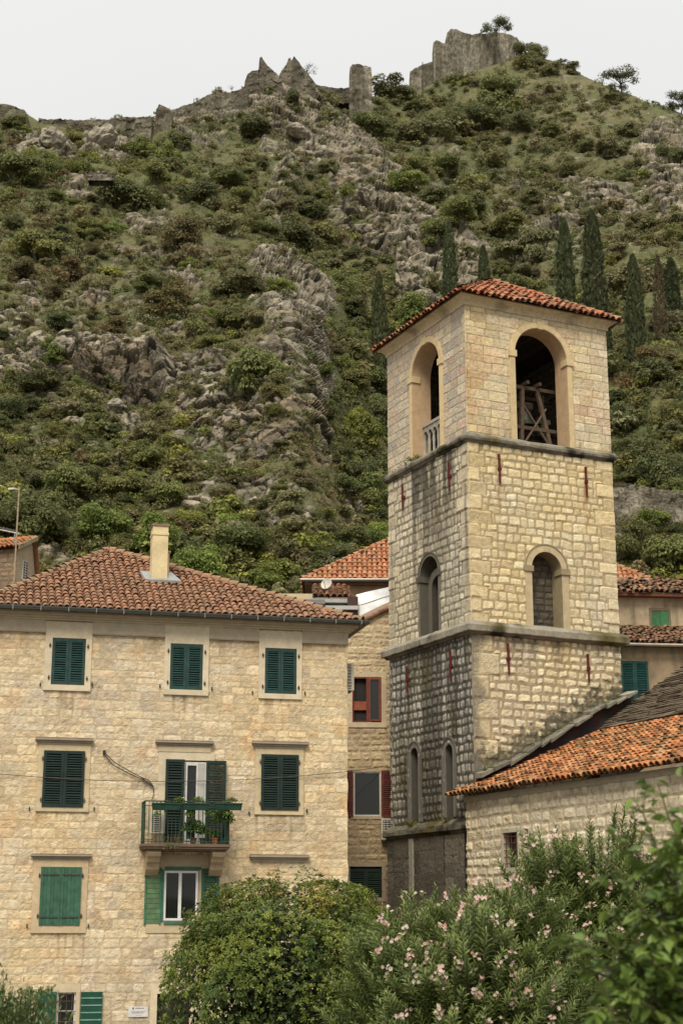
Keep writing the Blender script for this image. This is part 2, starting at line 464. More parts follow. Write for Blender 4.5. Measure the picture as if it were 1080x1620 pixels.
# ------------------------------------------------------------------ barrel tiles
TERRA = ((.35, .178, .102), (.37, .195, .115), (.335, .178, .108), (.315, .17, .11), (.385, .212, .13), (.30, .17, .115))
ORANGE = ((.52, .19, .075), (.55, .23, .10), (.46, .16, .06), (.50, .26, .13), (.40, .15, .07))
def tiles(mb, O, e, s, n, L, D, inside, pal=TERRA, pitch=.23, expo=.33, seed=1, lichen=(.25, .20, .11), lich=.25, jit=.012, moss=None, v_start=0.):
    rg = np.random.default_rng(seed)
    O, e, s, n = [np.asarray(a, float) for a in (O, e, s, n)]
    nu, nv = int(L / pitch) + 1, int(D / expo) + 1
    J, I = np.meshgrid(np.arange(nu), np.arange(nv))
    uc, vc = (J.ravel() + .5) * pitch, I.ravel() * expo + v_start
    k = inside(uc, vc + expo * .5); uc, vc, row = uc[k], vc[k], I.ravel()[k]
    m = len(uc)
    th = np.linspace(0, np.pi, 7)
    r0, r1 = pitch * .46, pitch * .36
    lo = np.stack([r0 * np.cos(th), np.full(7, -.05), .045 + r0 * .95 * np.sin(th)], -1)
    hi = np.stack([r1 * np.cos(th), np.full(7, expo + .05), .012 + r1 * .95 * np.sin(th)], -1)
    lip = np.stack([r0 * .8 * np.cos(th), np.full(7, -.048), .045 + r0 * .75 * np.sin(th)], -1)
    plug = np.stack([r0 * .8 * np.cos(th), np.full(7, -.02), .045 + r0 * .75 * np.sin(th)], -1)
    tp = np.linspace(np.pi, 2 * np.pi, 5)
    pl = np.stack([pitch / 2 + r0 * .75 * np.cos(tp), np.full(5, -.03), .085 + r0 * .7 * np.sin(tp)], -1)
    ph = np.stack([pitch / 2 + r0 * .75 * np.cos(tp), np.full(5, expo + .05), .05 + r0 * .7 * np.sin(tp)], -1)
    T = np.vstack([lo, hi, lip, plug, pl, ph])
    f = [[i, i + 7, i + 8, i + 1] for i in range(6)] + [[14 + i, i, i + 1, 15 + i] for i in range(6)] + [[28 + i, 29 + i, 34 + i, 33 + i] for i in range(4)]
    f += [[21, 22, 23, 24], [21, 24, 25, 26], [21, 26, 27, 27]][:2]
    f3 = [[21, 26, 27]]
    jx = rg.normal(0, jit, m); jz = rg.normal(0, jit * .7, m); jr = rg.normal(0, .02, m); js = 1 + rg.normal(0, .04, m)
    X = uc[:, None] + jx[:, None] + T[:, 0] * js[:, None] - jr[:, None] * T[:, 1]
    Y = vc[:, None] + T[:, 1] + rg.normal(0, jit, m)[:, None]
    Z = T[:, 2] * js[:, None] + jz[:, None]
    P = O + X[..., None] * e + Y[..., None] * s + Z[..., None] * n
    pal = np.array(pal)
    c = pal[rg.integers(0, len(pal), m)] * rg.uniform(.78, 1.2, (m, 1))
    pt = np.stack([uc, vc, uc * 0 + seed], -1)
    lk = np.clip(lich * (1 + 2.2 * fbm(pt * .7, 3, seed)) + rg.normal(0, .15, m), 0, .85)
    c = mixc(c, lichen, lk)
    C = np.repeat(c[:, None], len(T), 1)
    sh = np.ones(len(T)); sh[21:28] = .12; sh[28:] = .72; sh[7:14] = .8  # hollow ends and pans darkened in the colour to read as shaded gaps
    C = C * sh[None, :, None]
    if moss is not None:   # lichens darken the lower lip of each tile
        mk = (rg.random(m) < moss)[:, None] & np.isin(np.arange(len(T)), np.r_[0:7, 14:21])[None]
        C = np.where(mk[..., None], C * .25 + np.array([.03, .026, .012]), C)
    nb = len(T) * np.arange(m)[:, None, None]
    mb.add(P.reshape(-1, 3), (np.array(f)[None] + nb).reshape(-1, 4), (np.array(f3)[None] + nb).reshape(-1, 3), C.reshape(-1, 3))

def ridge_tiles(mb, a, b, r=.13, expo=.38, pal=TERRA, seed=3, lichen=(.25, .20, .11), lich=.5):
    rg = np.random.default_rng(seed); a, b = np.asarray(a, float), np.asarray(b, float)
    L = np.linalg.norm(b - a); d = (b - a) / L; sd = np.cross(d, UP); sd /= np.linalg.norm(sd); nn = np.cross(sd, d)
    k = int(L / expo) + 1
    for i in range(k):
        th = np.linspace(-.15, np.pi + .15, 8); q0, q1 = i * expo - .04, min((i + 1) * expo + .04, L + .05)
        j = rg.normal(0, .012, 2)
        P = np.stack([a + d * q0 + (np.cos(th)[:, None] * sd * r + (np.sin(th)[:, None] * r + .03 + j[0]) * nn),
                      a + d * q1 + (np.cos(th)[:, None] * sd * r * .85 + (np.sin(th)[:, None] * r * .85 + j[1] - .005) * nn)])
        c = mixc(np.array(pal[rg.integers(len(pal))]) * rg.uniform(.8, 1.2), lichen, np.clip(lich + rg.normal(0, .2), 0, .9))
        mb.grid(P, c)

def poly_inside(poly):
    poly = np.asarray(poly, float)
    def f(u, v):
        r = np.zeros(np.shape(u), bool); n = len(poly)
        for i in range(n):
            (x0, y0), (x1, y1) = poly[i], poly[(i + 1) % n]
            if y0 == y1: continue
            c = ((y0 > v) != (y1 > v)) & (u < (x1 - x0) * (v - y0) / (y1 - y0) + x0); r ^= c
        return r
    return f

def tiled_plane(mb, P0, P1, poly3, seed, **kw):
    """tile the plane through eave P0->P1 and the polygon poly3 (world points)"""
    P0, P1 = np.asarray(P0, float), np.asarray(P1, float)
    e = P1 - P0; L = np.linalg.norm(e); e /= L
    far = max(poly3, key=lambda p: np.linalg.norm(np.cross(np.asarray(p) - P0, e)))
    s = np.asarray(far) - P0; s = s - e * (s @ e); s /= np.linalg.norm(s)
    n = np.cross(e, s)
    if n[2] < 0: n = -n
    uv = [((np.asarray(p) - P0) @ e, (np.asarray(p) - P0) @ s) for p in poly3]
    u0 = min(a for a, b in uv); u1 = max(a for a, b in uv); v1 = max(b for a, b in uv)
    ins = poly_inside(np.array(uv) - [u0, 0])
    tiles(mb, P0 + e * u0, e, s, n, u1 - u0, v1, ins, seed=seed, **kw)
    m = len(poly3)   # underlay board
    c = np.mean(poly3, 0) - n * .03
    Q = np.array(poly3, float) - n * .03
    mb.add(np.vstack([Q, c]), None, [[i, (i + 1) % m, m] for i in range(m)], (.10, .06, .045))

# ------------------------------------------------------------------ joinery
def shutter(fr, u0, u1, v0, v1, w, col, parent, name='shutter', ang=0., louvre=True, slat=.075, hinge_u=None, label=None):
    """louvred or boarded leaf; ang swings it open about its hinge edge"""
    if ang:
        hu = u0 if hinge_u is None else hinge_u
        O = fr(hu, 0, w); c, s_ = math.cos(ang), math.sin(ang)
        f2 = Fr(O, fr.e1 * c + fr.e3 * s_, fr.e2, fr.e3 * c - fr.e1 * s_); u0, u1, w = u0 - hu, u1 - hu, 0
    else: f2 = fr
    mb = MB(); col = np.array(col); t = .045; st = min(.085, (u1 - u0) * .2)
    mb.box(f2, u0, u0 + st, v0, v1, w, w + t, col); mb.box(f2, u1 - st, u1, v0, v1, w, w + t, col * .97)
    if louvre:
        for a, b in ((v0, v0 + .11), (v1 - .10, v1)): mb.box(f2, u0 + st, u1 - st, a, b, w + .002, w + t - .002, col)
        y = v0 + .125
        while y < v1 - .13:
            j = rng.normal(0, .004)
            P = [f2(u, v, ww) for u in (u0 + st, u1 - st) for v, ww in ((y + j, w + t - .006), (y + .014 + j, w + t), (y + .062 + j, w + .002), (y + .05 + j, w - .004))]
            mb.add(P, [[0, 1, 5, 4], [1, 2, 6, 5], [2, 3, 7, 6], [3, 0, 4, 7]], col=col * rng.uniform(.85, 1.12)); y += slat
    else:
        k = 4; b = (u1 - u0 - 2 * st) / k
        for i in range(k): mb.box(f2, u0 + st + i * b + .006, u0 + st + (i + 1) * b, v0 + .003, v1 - .003, w + .004 + .003 * (i % 2), w + t - .006 + .004 * (i % 2), col * rng.uniform(.88, 1.1))
        for y in (v0 + .22, v1 - .26): mb.box(f2, u0 + .03, u1 - .05, y, y + .04, w + t + .001, w + t + .016, (.06, .05, .045))
    o = mb.build(name, M['paint'], parent)
    if label: o['label'] = label
    return o

def hinges(fr, us, vs, w, parent, col=(.07, .05, .04)):
    for u in us:
        for v in vs:
            mb = MB(); mb.box(fr, u - .03, u + .03, v - .025, v + .025, w, w + .035, col); mb.bar(fr(u, v - .07, w + .02), fr(u, v + .07, w + .02), .014, None, 6, col)
            mb.build('hinge', M['iron'], parent)

def surround(fr, a, b, c, d, A, B, C, D, w0, w1, parent, name, col=(.56, .48, .34), depth=.22, label=None):
    """stone frame: opening a..b, c..d inside A..B, C..D, with reveals and a projecting sill"""
    mb = MB(); col = np.array(col); k = lambda: col * rng.uniform(.94, 1.05)
    mb.box(fr, A, a, c, d, -depth, w1, k()); mb.box(fr, b, B, c, d, -depth, w1, k())
    mb.box(fr, A - .002, B + .002, d, D, -depth, w1 + .003, k())
    mb.box(fr, A - .004, B + .004, C, c, -depth, w1 + .02, k())
    o = mb.build(name, M['dressed'], parent)
    if label: o['label'] = label
    return o

def moulding(fr, a, b, v0, v1, w, parent, name='lintel_moulding', col=(.30, .25, .19)):
    mb = MB(); h = v1 - v0; col = np.array(col)
    mb.box(fr, a + .09, b - .09, v0, v0 + h * .3, w - .1, w + .05, col * 1.25)
    mb.box(fr, a + .05, b - .05, v0 + h * .3, v0 + h * .62, w - .1, w + .10, col)
    mb.box(fr, a, b, v0 + h * .62, v1 - .02, w - .1, w + .16, col * 1.1)
    mb.box(fr, a + .02, b - .02, v1 - .02, v1 + .01, w - .1, w + .14, col * .6)
    return mb.build(name, M['dressed'], parent)

def pane(fr, a, b, c, d, w, parent, name='pane', mat='glass'):
    mb = MB(); mb.add([fr(a, c, w), fr(b, c, w), fr(b, d, w), fr(a, d, w)], [[0, 1, 2, 3]], col=(.02, .02, .02))
    return mb.build(name, M[mat], parent)

def sash(fr, a, b, c, d, w, col, parent, bars_u=(), bars_v=(), t=.06, name='frame'):
    mb = MB(); mb.box(fr, a, a + t, c, d, w, w + .05, col); mb.box(fr, b - t, b, c, d, w, w + .05, col)
    mb.box(fr, a + t, b - t, c, c + t, w + .001, w + .049, col); mb.box(fr, a + t, b - t, d - t, d, w + .001, w + .049, col)
    for u in bars_u: mb.box(fr, u - t * .7, u + t * .7, c + t, d - t, w + .002, w + .052, col)
    for v in bars_v: mb.box(fr, a + t, b - t, v - t * .4, v + t * .4, w + .003, w + .047, col)
    return mb.build(name, M['white'] if col[0] > .4 else M['paint'], parent)

# ------------------------------------------------------------------ THE HOUSE
HYAW = R(76.58)
P0 = at_y(548.5, 1464, 52.)                        # front right corner at eye level
HF = wallframe((0, 0, 0), HYAW)
HF.O = np.array([P0[0], P0[1], 0.])
HW = -HF.uv(-42, 1464)[0]                          # facade length
HF.O = HF.O - HF.e1 * HW                           # u = 0 at the left corner
def hr(x0, y0, x1, y1):                            # photo rectangle -> facade (a,b,c,d)
    xm, ym = (x0 + x1) / 2, (y0 + y1) / 2
    return HF.uv(x0, ym)[0], HF.uv(x1, ym)[0], HF.uv(xm, y1)[1], HF.uv(xm, y0)[1]
EAVE = HF.uv(300, 983)[1]
HD = 11.5
house = thing('stone_house', 'cream stone house with hipped red tile roof, green shutters and a balcony', 'house', HF(HW / 2, 0, -HD / 2))
W1 = [(82, 1010, 135, 1084, 71, 985, 145, 1093), (269, 1019, 320.5, 1091.5, 260, 990, 330, 1100), (418.6, 1026, 468.6, 1098, 409, 1000, 477, 1106)]
r2 = [(69.5, 1189, 131.5, 1276, 59.5, 1178, 142, 1284), (414, 1195, 470, 1281, 403, 1184, 479.5, 1289)]
r3 = (65, 1372.5, 126, 1463, 51.5, 1360, 138, 1476)
door = (262, 1203, 330, 1333, 249, 1190, 338, 1340)
r3b = (258, 1376, 314, 1458, 232, 1352, 332, 1476)
r4 = (90, 1570, 119.5, 1640, 84, 1556, 126, 1646)
r4d = (247, 1572, 300, 1700, 236.5, 1556, 311, 1702)
FR_V0, FR_V1 = HF.uv(300, 1009)[1], EAVE           # frieze band under the eave
op = [hr(*w_[:4]) for w_ in W1] + [hr(*w_[:4]) for w_ in r2] + [hr(*r3[:4]), hr(*door[:4]), hr(*r3b[:4]), hr(*r4[:4]), hr(*r4d[:4])]
def stain_house(U, V, c, D):
    q = np.stack([U, V, U * 0], -1)
    n = fbm(q * np.array([.5, .35, 1]), 4, 51)
    c = mixc(c, c * np.array([1.06, 1.0, .86]), np.clip(.5 + n, 0, 1))
    t = sstep(.1, .5, fbm(q * np.array([.9, .8, 1]), 4, 77)) * .4
    c = mixc(c, c * np.array([.80, .80, .82]), t)
    c = mixc(c, c * np.array([1.0, .82, .66]), sstep(.2, .55, fbm(q * 1.3, 3, 99)) * .5)
    gb = sstep(.25, .55, fbm(q * np.array([.35, .5, 1]) + 60, 3, 101)); c = mixc(c, np.array([.42, .37, .29]) * (.9 + .2 * n)[..., None], gb * .35)
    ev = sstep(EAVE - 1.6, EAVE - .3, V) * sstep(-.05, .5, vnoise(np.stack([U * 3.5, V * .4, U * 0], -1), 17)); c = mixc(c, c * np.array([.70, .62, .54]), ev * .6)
    low = sstep(3.9, 2.2, V) * sstep(0, .4, fbm(q * np.array([2.2, 2.6, 1]), 3, 23) + .15)
    c = mixc(c, np.array([.30, .25, .19]), low * .35)
    for a, b, cc, d in op:                          # rain streaks under the sills
        m = (U > a - .2) & (U < b + .2) & (V < cc) & (V > cc - 1.3)
        st = sstep(.0, .6, vnoise(np.stack([U * 9, V * .7, U * 0], -1), 12)) * np.clip(1 - (cc - V) / 1.3, 0, 1) * m
        c = mixc(c, c * np.array([.50, .42, .35]), st * .8)
    return c
HPAL = ((.63, .53, .375), (.60, .50, .345), (.66, .57, .425), (.55, .455, .32), (.62, .505, .35), (.67, .59, .46), (.60, .475, .32), (.50, .43, .33))
mb = MB()
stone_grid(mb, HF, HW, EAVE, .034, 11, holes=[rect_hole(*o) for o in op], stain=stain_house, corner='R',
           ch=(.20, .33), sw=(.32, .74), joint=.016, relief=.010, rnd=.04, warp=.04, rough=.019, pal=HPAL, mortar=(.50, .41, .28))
HS = wallframe(HF(HW, 0), HYAW - R(90))             # right side wall, runs back
HS.e1, HS.e3 = -HF.e3, HF.e1
stone_grid(mb, HS, HD, EAVE, .1, 12, corner='L', ch=(.24, .34), sw=(.5, .95), joint=.02, relief=.02, rnd=.05, rough=.02, pal=HPAL, mortar=(.47, .39, .26))
mb.box(Fr(HF.O, HF.e1, UP, HF.e3), 0, HW - .05, 0, EAVE, -HD, -.45, (.45, .37, .25))
mb.build('wall', M['stone'], house)
# frieze course with a thin dark line, and the eave cornice
cuts = sorted([x for w_ in W1 for x in (hr(*w_[4:])[0], hr(*w_[4:])[1])])
edges = [0.] + cuts + [HW + .045]
for i in range(0, len(edges) - 1, 2):
    mb = MB()
    mb.box(HF, edges[i] + .004, edges[i + 1] - .004, FR_V0, FR_V1 - .16, -.1, .065, np.array([.44, .38, .28]) * rng.uniform(.92, 1.05))
    mb.box(HF, edges[i] + .006, edges[i + 1] - .006, FR_V0 - .035, FR_V0 + .01, -.1, .10, (.30, .25, .19))
    mb.build('frieze', M['dressed'], house)
mb = MB()
for k, (a, b, w_) in enumerate(((-.16, -.10, .11), (-.10, -.03, .20), (-.03, .05, .33))):
    mb.box(HF, -w_, HW + w_, EAVE + a, EAVE + b, -HD - w_, w_, np.array([.47, .40, .29]) * (1.06 - .07 * k))
mb.build('cornice', M['dressed'], house)

RED_EXT = .52; REAVE = EAVE + .14
eL, eR = HF(-RED_EXT, REAVE, RED_EXT), HF(HW + RED_EXT, REAVE, RED_EXT)
bL, bR = HF(-RED_EXT, REAVE, -HD - RED_EXT), HF(HW + RED_EXT, REAVE, -HD - RED_EXT)
# apex of the hipped roof from the photo, on the depth plane through the middle of the house
mid = HF(HW / 2, 0, -HD / 2)
apex = at_plane(172, 871, mid, HF.e3)
mb = MB()
tiled_plane(mb, eL, eR, [eL, eR, apex], 21, lich=.22, lichen=(.25, .165, .10))
tiled_plane(mb, bL, eL, [bL, eL, apex], 22, lich=.35)
tiled_plane(mb, eR, bR, [eR, bR, apex], 23)
tiled_plane(mb, bR, bL, [bR, bL, apex], 24)
roof = mb.build('roof', M['tile'], house)
for a, nm in ((eL, 4), (eR, 5), (bL, 6), (bR, 7)):
    mb = MB(); ridge_tiles(mb, a + (apex - a) * .015, apex + UP * .02, r=.15, seed=nm, lichen=(.26, .20, .12), lich=.55); mb.build('hip_tiles', M['tile'], roof)
# gutter: half-round zinc trough along front and right eave
mb = MB()
for A_, B_, o_ in ((HF(-.6, REAVE, .60), HF(HW + .64, REAVE, .60), HF.e3), (HF(HW + .60, REAVE, .64), HF(HW + .60, REAVE, -HD), HF.e1)):
    th = np.linspace(np.pi, 2 * np.pi, 9)
    P = np.array([[A_ + (B_ - A_) * t + o_ * (.085 * np.cos(a)) + UP * (.10 * np.sin(a) + .02) for a in th] for t in np.linspace(0, 1, 12)])
    mb.grid(P, (.16, .18, .18)); mb.grid(P + o_ * .004 + UP * .006, (.12, .13, .13), flip=True)
for t in np.linspace(.03, .98, 15):
    q = HF(-.6 + (HW + 1.2) * t, REAVE, .60); mb.box(Fr(q, HF.e1, UP, HF.e3), -.012, .012, -.115, .03, -.095, .098, (.30, .31, .30))
mb.build('gutter', M['metal'], house)
mb = MB(); ff = Fr(HF(0, REAVE, 0), HF.e1, UP, HF.e3); mb.box(ff, -.5, HW + .5, -.10, -.03, -HD - .4, .48, (.20, .16, .12)); mb.build('soffit', M['plaster'], house)

# chimney standing on the front slope
nrm = np.cross(eR - eL, apex - eL); nrm /= np.linalg.norm(nrm)
cb_ = at_plane(252, 922, eL, nrm)
CF = Fr(cb_, HF.e1, UP, HF.e3)
ctop = HF.uv(247, 836, -1.8)[1] - cb_[2] + 0
dpt = np.linalg.norm(cb_ - EYE)
s_px = dpt / F
ctop = (926 - 834) * s_px * 1.02
mb = MB(); w2 = 12.3 * s_px
cream = np.array([.66, .55, .33])
mb.box(CF, -w2, w2, -.6, ctop - .36, -.62, 0, cream)
mb.box(CF, -w2 - .025, w2 + .025, ctop - .36, ctop - .28, -.65, .025, cream * .95)
mb.box(CF, -w2 - .0, w2 + .0, ctop - .28, ctop - .04, -.62, .003, cream)
mb.box(CF, -w2 - .04, w2 + .04, ctop - .04, ctop + .03, -.66, .04, (.22, .17, .13))
chim = mb.build('chimney', M['plaster'], house)
mb = MB(); mb.box(CF, w2 - .28, w2 + .14, -.6, ctop * .60, -1.25, -.64, cream * .93); mb.box(CF, w2 - .32, w2 + .18, ctop * .60, ctop * .60 + .06, -1.29, -.60, (.55, .45, .28)); mb.build('flue', M['plaster'], chim)
mb = MB()
sl = np.cross(nrm, HF.e1); sl = sl if sl[2] > 0 else -sl
SFm = Fr(cb_ + nrm * .13, HF.e1, sl, nrm)
mb.hexa([SFm(-w2 - .25, -.16, -.05), SFm(w2 + .5, -.16, -.05), SFm(w2 + .26, .85, -.05), SFm(-w2 - .34, .85, -.05), SFm(-w2 - .22, -.14, .02), SFm(w2 + .46, -.14, .02), SFm(w2 + .24, .83, .02), SFm(-w2 - .32, .83, .02)], (.42, .44, .43))
mb.box(CF, -w2 - .03, w2 + .03, -.2, .16, -.5, .03, (.50, .50, .46))
mb.build('flashing', M['metal'], chim)

GREEN_T, GREEN_D, GREEN_B = (.019, .054, .050), (.012, .027, .022), (.042, .118, .075)
for i, w_ in enumerate(W1):
    a, b, c, d = hr(*w_[:4]); A, B, C, D = hr(*w_[4:])
    win = surround(HF, a, b, c, d, A, B, C, max(D, EAVE - .2) - .003, -.05, .055, house, 'window', col=(.60, .52, .38))
    m_ = (a + b) / 2
    shutter(HF, a + .01, m_ - .003, c + .015, d - .012, -.0, GREEN_T, win); shutter(HF, m_ + .003, b - .01, c + .015, d - .012, .0, GREEN_T, win)
    hinges(HF, (a - .07, b + .07), (c + .22, d - .25), .056, win)
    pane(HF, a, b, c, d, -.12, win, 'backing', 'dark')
for i, w_ in enumerate(r2):
    a, b, c, d = hr(*w_[:4]); A, B, C, D = hr(*w_[4:])
    win = surround(HF, a, b, c, d, A, B, C, D, -.05, .045, house, 'window', col=(.56, .46, .30))
    m_ = (a + b) / 2
    shutter(HF, a - .03, m_ - .003, c - .02, d + .02, .05, GREEN_D, win); shutter(HF, m_ + .003, b + .03, c - .02, d + .02, .05, GREEN_D, win)
    hinges(HF, (a - .06, b + .06), (c + .2, d - .22), .05, win, (.12, .10, .09))
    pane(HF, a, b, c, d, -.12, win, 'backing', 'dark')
    x0, x1, y0, y1 = ((56, 148, 1168, 1178), (398, 487.5, 1174, 1184))[i]
    a_, b_, c_, d_ = hr(x0, y0, x1, y1); moulding(HF, a_, b_, c_, d_, .03, win)
a, b, c, d = hr(*r3[:4]); A, B, C, D = hr(*r3[4:])
win = surround(HF, a, b, c, d, A, B, C, D, -.05, .045, house, 'window', col=(.55, .43, .28))
m_ = (a + b) / 2
for u0, u1 in ((a - .03, m_ - .004), (m_ + .004, b + .03)): shutter(HF, u0, u1, c - .02, d + .02, .05, GREEN_B, win, louvre=False)
hinges(HF, (a - .07, b + .07), (c + .26, d - .24), .05, win)
pane(HF, a, b, c, d, -.12, win, 'backing', 'dark')
moulding(HF, *hr(49, 1351.5, 145.5, 1360), .03, win)
blk = moulding(HF, *hr(394, 1352.5, 488, 1363), .03, house)

# balcony door
a, b, c, d = hr(*door[:4]); A, B, C, D = hr(*door[4:])
dr = surround(HF, a, b, c, d, A, B, c - .05, D, -.05, .05, house, 'balcony_door', col=(.60, .52, .38))
moulding(HF, *hr(245.5, 1172.5, 338, 1182), .03, dr); 
mb = MB(); q = hr(250, 1182, 333, 1190); mb.box(HF, q[0], q[1], q[2], q[3], -.1, .07, (.52, .43, .29)); mb.build('lintel_frieze', M['dressed'], dr)
x1 = HF.uv(291, 1240)[0]; x2 = HF.uv(325, 1240)[0]
shutter(HF, a - .03, x1, c, d + .02, .05, GREEN_D, dr, slat=.085)
bb = HF.uv(356.5, 1240)[0]
shutter(HF, x2 + .01, bb, c, d + .0, .05, GREEN_D, dr, slat=.085, ang=.10, hinge_u=x2 + .01)
sash(HF, x1 - .02, x2 + .02, c, d - .05, -.02, (.58, .57, .54), dr, bars_u=(), t=.055, name='door_frame')
x3 = HF.uv(311, 1240)[0]
sash(HF, x1 + .05, x3 + .03, c + .06, d - .11, .0, (.60, .59, .56), dr, t=.05, name='door_leaf')
mb = MB(); mb.box(HF, x3 + .03, x2 - .04, c + .06, d - .11, -.015, .03, (.44, .43, .40)); mb.build('door_panel', M['white'], dr)
pane(HF, x1, x3, c, d - .05, -.03, dr)
pane(HF, a, b, c, d, -.2, dr, 'backing', 'dark')
# window under the balcony
a, b, c, d = hr(*r3b[:4]); A, B, C, D = hr(*r3b[4:])
win = surround(HF, a, b, c, d, A, B, C, D, -.05, .02, house, 'window', col=(.54, .45, .30))
gcol = (.045, .145, .085)
x0 = HF.uv(228.5, 1420)[0]
mb = MB(); mb.box(HF, x0 + .62, b + .06, d, d + .09, .02, .08, gcol); mb.box(HF, x0 + .62, b + .06, c - .08, c, .02, .08, gcol); mb.box(HF, a - .05, a + .0, c, d, .02, .075, gcol); mb.build('shutter_frame', M['paint'], win)
sash(HF, a + .02, b - .02, c + .03, d - .03, -.04, (.74, .74, .72), win, bars_u=((a + b) / 2 - .03,), t=.07)
pane(HF, a, b, c, d, -.05, win)
LG = (.12, .22, .11)
mb = MB(); u0, u1 = x0, a - .06
mb.box(HF, u0, u0 + .06, c - .08, d + .06, .03, .075, (.05, .16, .10)); mb.box(HF, u1 - .05, u1, c - .08, d + .06, .03, .075, (.05, .16, .10))
nb_ = 11; hh = (d - c + .12) / nb_
for i in range(nb_):
    y = c - .07 + i * hh; mb.hexa([HF(u0 + .06, y, .05), HF(u1 - .05, y, .05), HF(u1 - .05, y, .03), HF(u0 + .06, y, .03), HF(u0 + .06, y + hh - .018, .068), HF(u1 - .05, y + hh - .018, .068), HF(u1 - .05, y + hh - .018, .03), HF(u0 + .06, y + hh - .018, .03)], np.array(LG) * rng.uniform(.85, 1.15))
o = mb.build('shutter', M['paint'], win); o['label'] = 'pale green boarded shutter folded back against the wall'
u1 = b + .08
shutter(HF, u1, u1 + .55, c - .05, d + .04, .05, (.03, .10, .06), win)
# ground floor window with bars
a, b, c, d = hr(*r4[:4]); A, B, C, D = hr(*r4[4:])
win = surround(HF, a, b, c, d, A, B, C, D, -.05, .03, house, 'window', col=(.58, .49, .34))
sash(HF, a, b, c, d, -.10, (.62, .60, .56), win, bars_v=(HF.uv(105, 1600)[1],), t=.05)
pane(HF, a, b, c, d, -.11, win)
mb = MB()
for t in np.linspace(.2, .8, 3): mb.bar(HF(a + (b - a) * t, c, -.02), HF(a + (b - a) * t, d, -.02), .012, None, 5, (.12, .08, .06))
for t in np.linspace(.1, .8, 4): mb.bar(HF(a, c + (d - c) * t, -.0), HF(b, c + (d - c) * t, -.0), .012, None, 5, (.12, .08, .06))
mb.build('window_grille', M['iron'], win)
DKG = (.010, .072, .045)
for x0, x1, nm in ((55.5, 88.5, 0), (127, 161, 1)):
    q = hr(x0, 1569, x1, 1640); mb = MB()
    mb.box(HF, q[0], q[1], q[2], q[3], .04, .085, DKG)
    if nm:
        for t in np.linspace(.2, .85, 5): mb.box(HF, q[0] + .01, q[1] - .01, q[2] + (q[3] - q[2]) * t, q[2] + (q[3] - q[2]) * t + .035, .086, .10, (.22, .34, .29))
    mb.build('shutter', M['paint'], win)
# doorway hidden behind the bush
a, b, c, d = hr(*r4d[:4]); A, B, C, D = hr(*r4d[4:])
dw = surround(HF, a, b, c, d, A, B, c - .05, D, -.05, .03, house, 'doorway', col=(.62, .53, .38))
pane(HF, a, b, c, d, -.2, dw, 'backing', 'dark')
# little iron shutter stays and holes in the wall
for x, y in ((64, 1083), (146, 1083), (253, 1086), (335, 1090), (399, 1096), (482, 1097), (47, 1280), (149, 1280), (394, 1287), (485, 1283), (43, 1465), (140, 1465)):
    u, v = HF.uv(x, y); mb = MB(); mb.box(HF, u - .018, u + .018, v - .05, v + .06, .02, .06, (.05, .04, .035)); mb.bar(HF(u, v, 0), HF(u, v, .09), .012, None, 5, (.05, .04, .03)); mb.build('shutter_stay', M['iron'], house)

# balcony
ba, bb_, bt, _ = hr(226, 1266, 366, 1266)
sl_v = HF.uv(296, 1337, .85)[1]
FW = 1.0
ua, ub = HF.uv(226, 1334, FW)[0], HF.uv(365, 1334, FW)[0]
mb = MB()
for k, (dv0, dv1, i) in enumerate(((-.05, .03, 0), (-.12, -.05, .04), (-.17, -.12, .10))): mb.box(HF, ua + i, ub - i, sl_v + dv0, sl_v + dv1, 0 if k else .01, FW - i, np.array([.17, .12, .085]) * (1 - .1 * k))
balc = mb.build('balcony', M['dressed'], house)
for x0, x1 in ((229, 257), (331, 358)):
    u0, u1 = HF.uv(x0, 1355, .6)[0], HF.uv(x1, 1355, .6)[0]
    u0, u1 = (u0 + u1) / 2 - .20, (u0 + u1) / 2 + .20
    prof = [(0, -.17), (.82, -.17), (.86, -.24), (.80, -.34), (.66, -.38), (.62, -.50), (.45, -.56), (.40, -.72), (.14, -.90), (0, -.92)]
    mb = MB(); Pn = len(prof)
    V = [HF(u, sl_v + y, x) for u in (u0, u1) for x, y in prof]
    f = [[i, (i + 1) % Pn, Pn + (i + 1) % Pn, Pn + i] for i in range(Pn)]
    cs = [HF(u, sl_v - .4, .25) for u in (u0, u1)]
    f3 = [[i, 2 * Pn, (i + 1) % Pn] for i in range(Pn)] + [[Pn + i, Pn + (i + 1) % Pn, 2 * Pn + 1] for i in range(Pn)]
    mb.add(V + cs, f, f3, (.42, .33, .22)); mb.build('bracket', M['dressed'], balc)
rt = HF.uv(300, 1268, FW)[1]
mb = MB(); RG = (.035, .075, .05)
lines = [(HF(ua + .05, 0, .05), HF(ua + .05, 0, FW - .05)), (HF(ua + .05, 0, FW - .05), HF(ub - .05, 0, FW - .05)), (HF(ub - .05, 0, FW - .05), HF(ub - .05, 0, .05))]
for A_, B_ in lines:
    for z, rr in ((rt, .022), (sl_v + .1, .014), (rt - .14, .011)): mb.bar(A_ + UP * z, B_ + UP * z, rr, None, 6, RG)
    nn = int(np.linalg.norm(B_ - A_) / .115)
    for t in np.linspace(0, 1, nn + 1): mb.bar(A_ + (B_ - A_) * t + UP * (sl_v + .03), A_ + (B_ - A_) * t + UP * rt, .011, None, 5, RG)
mb.build('railing', M['iron'], balc)
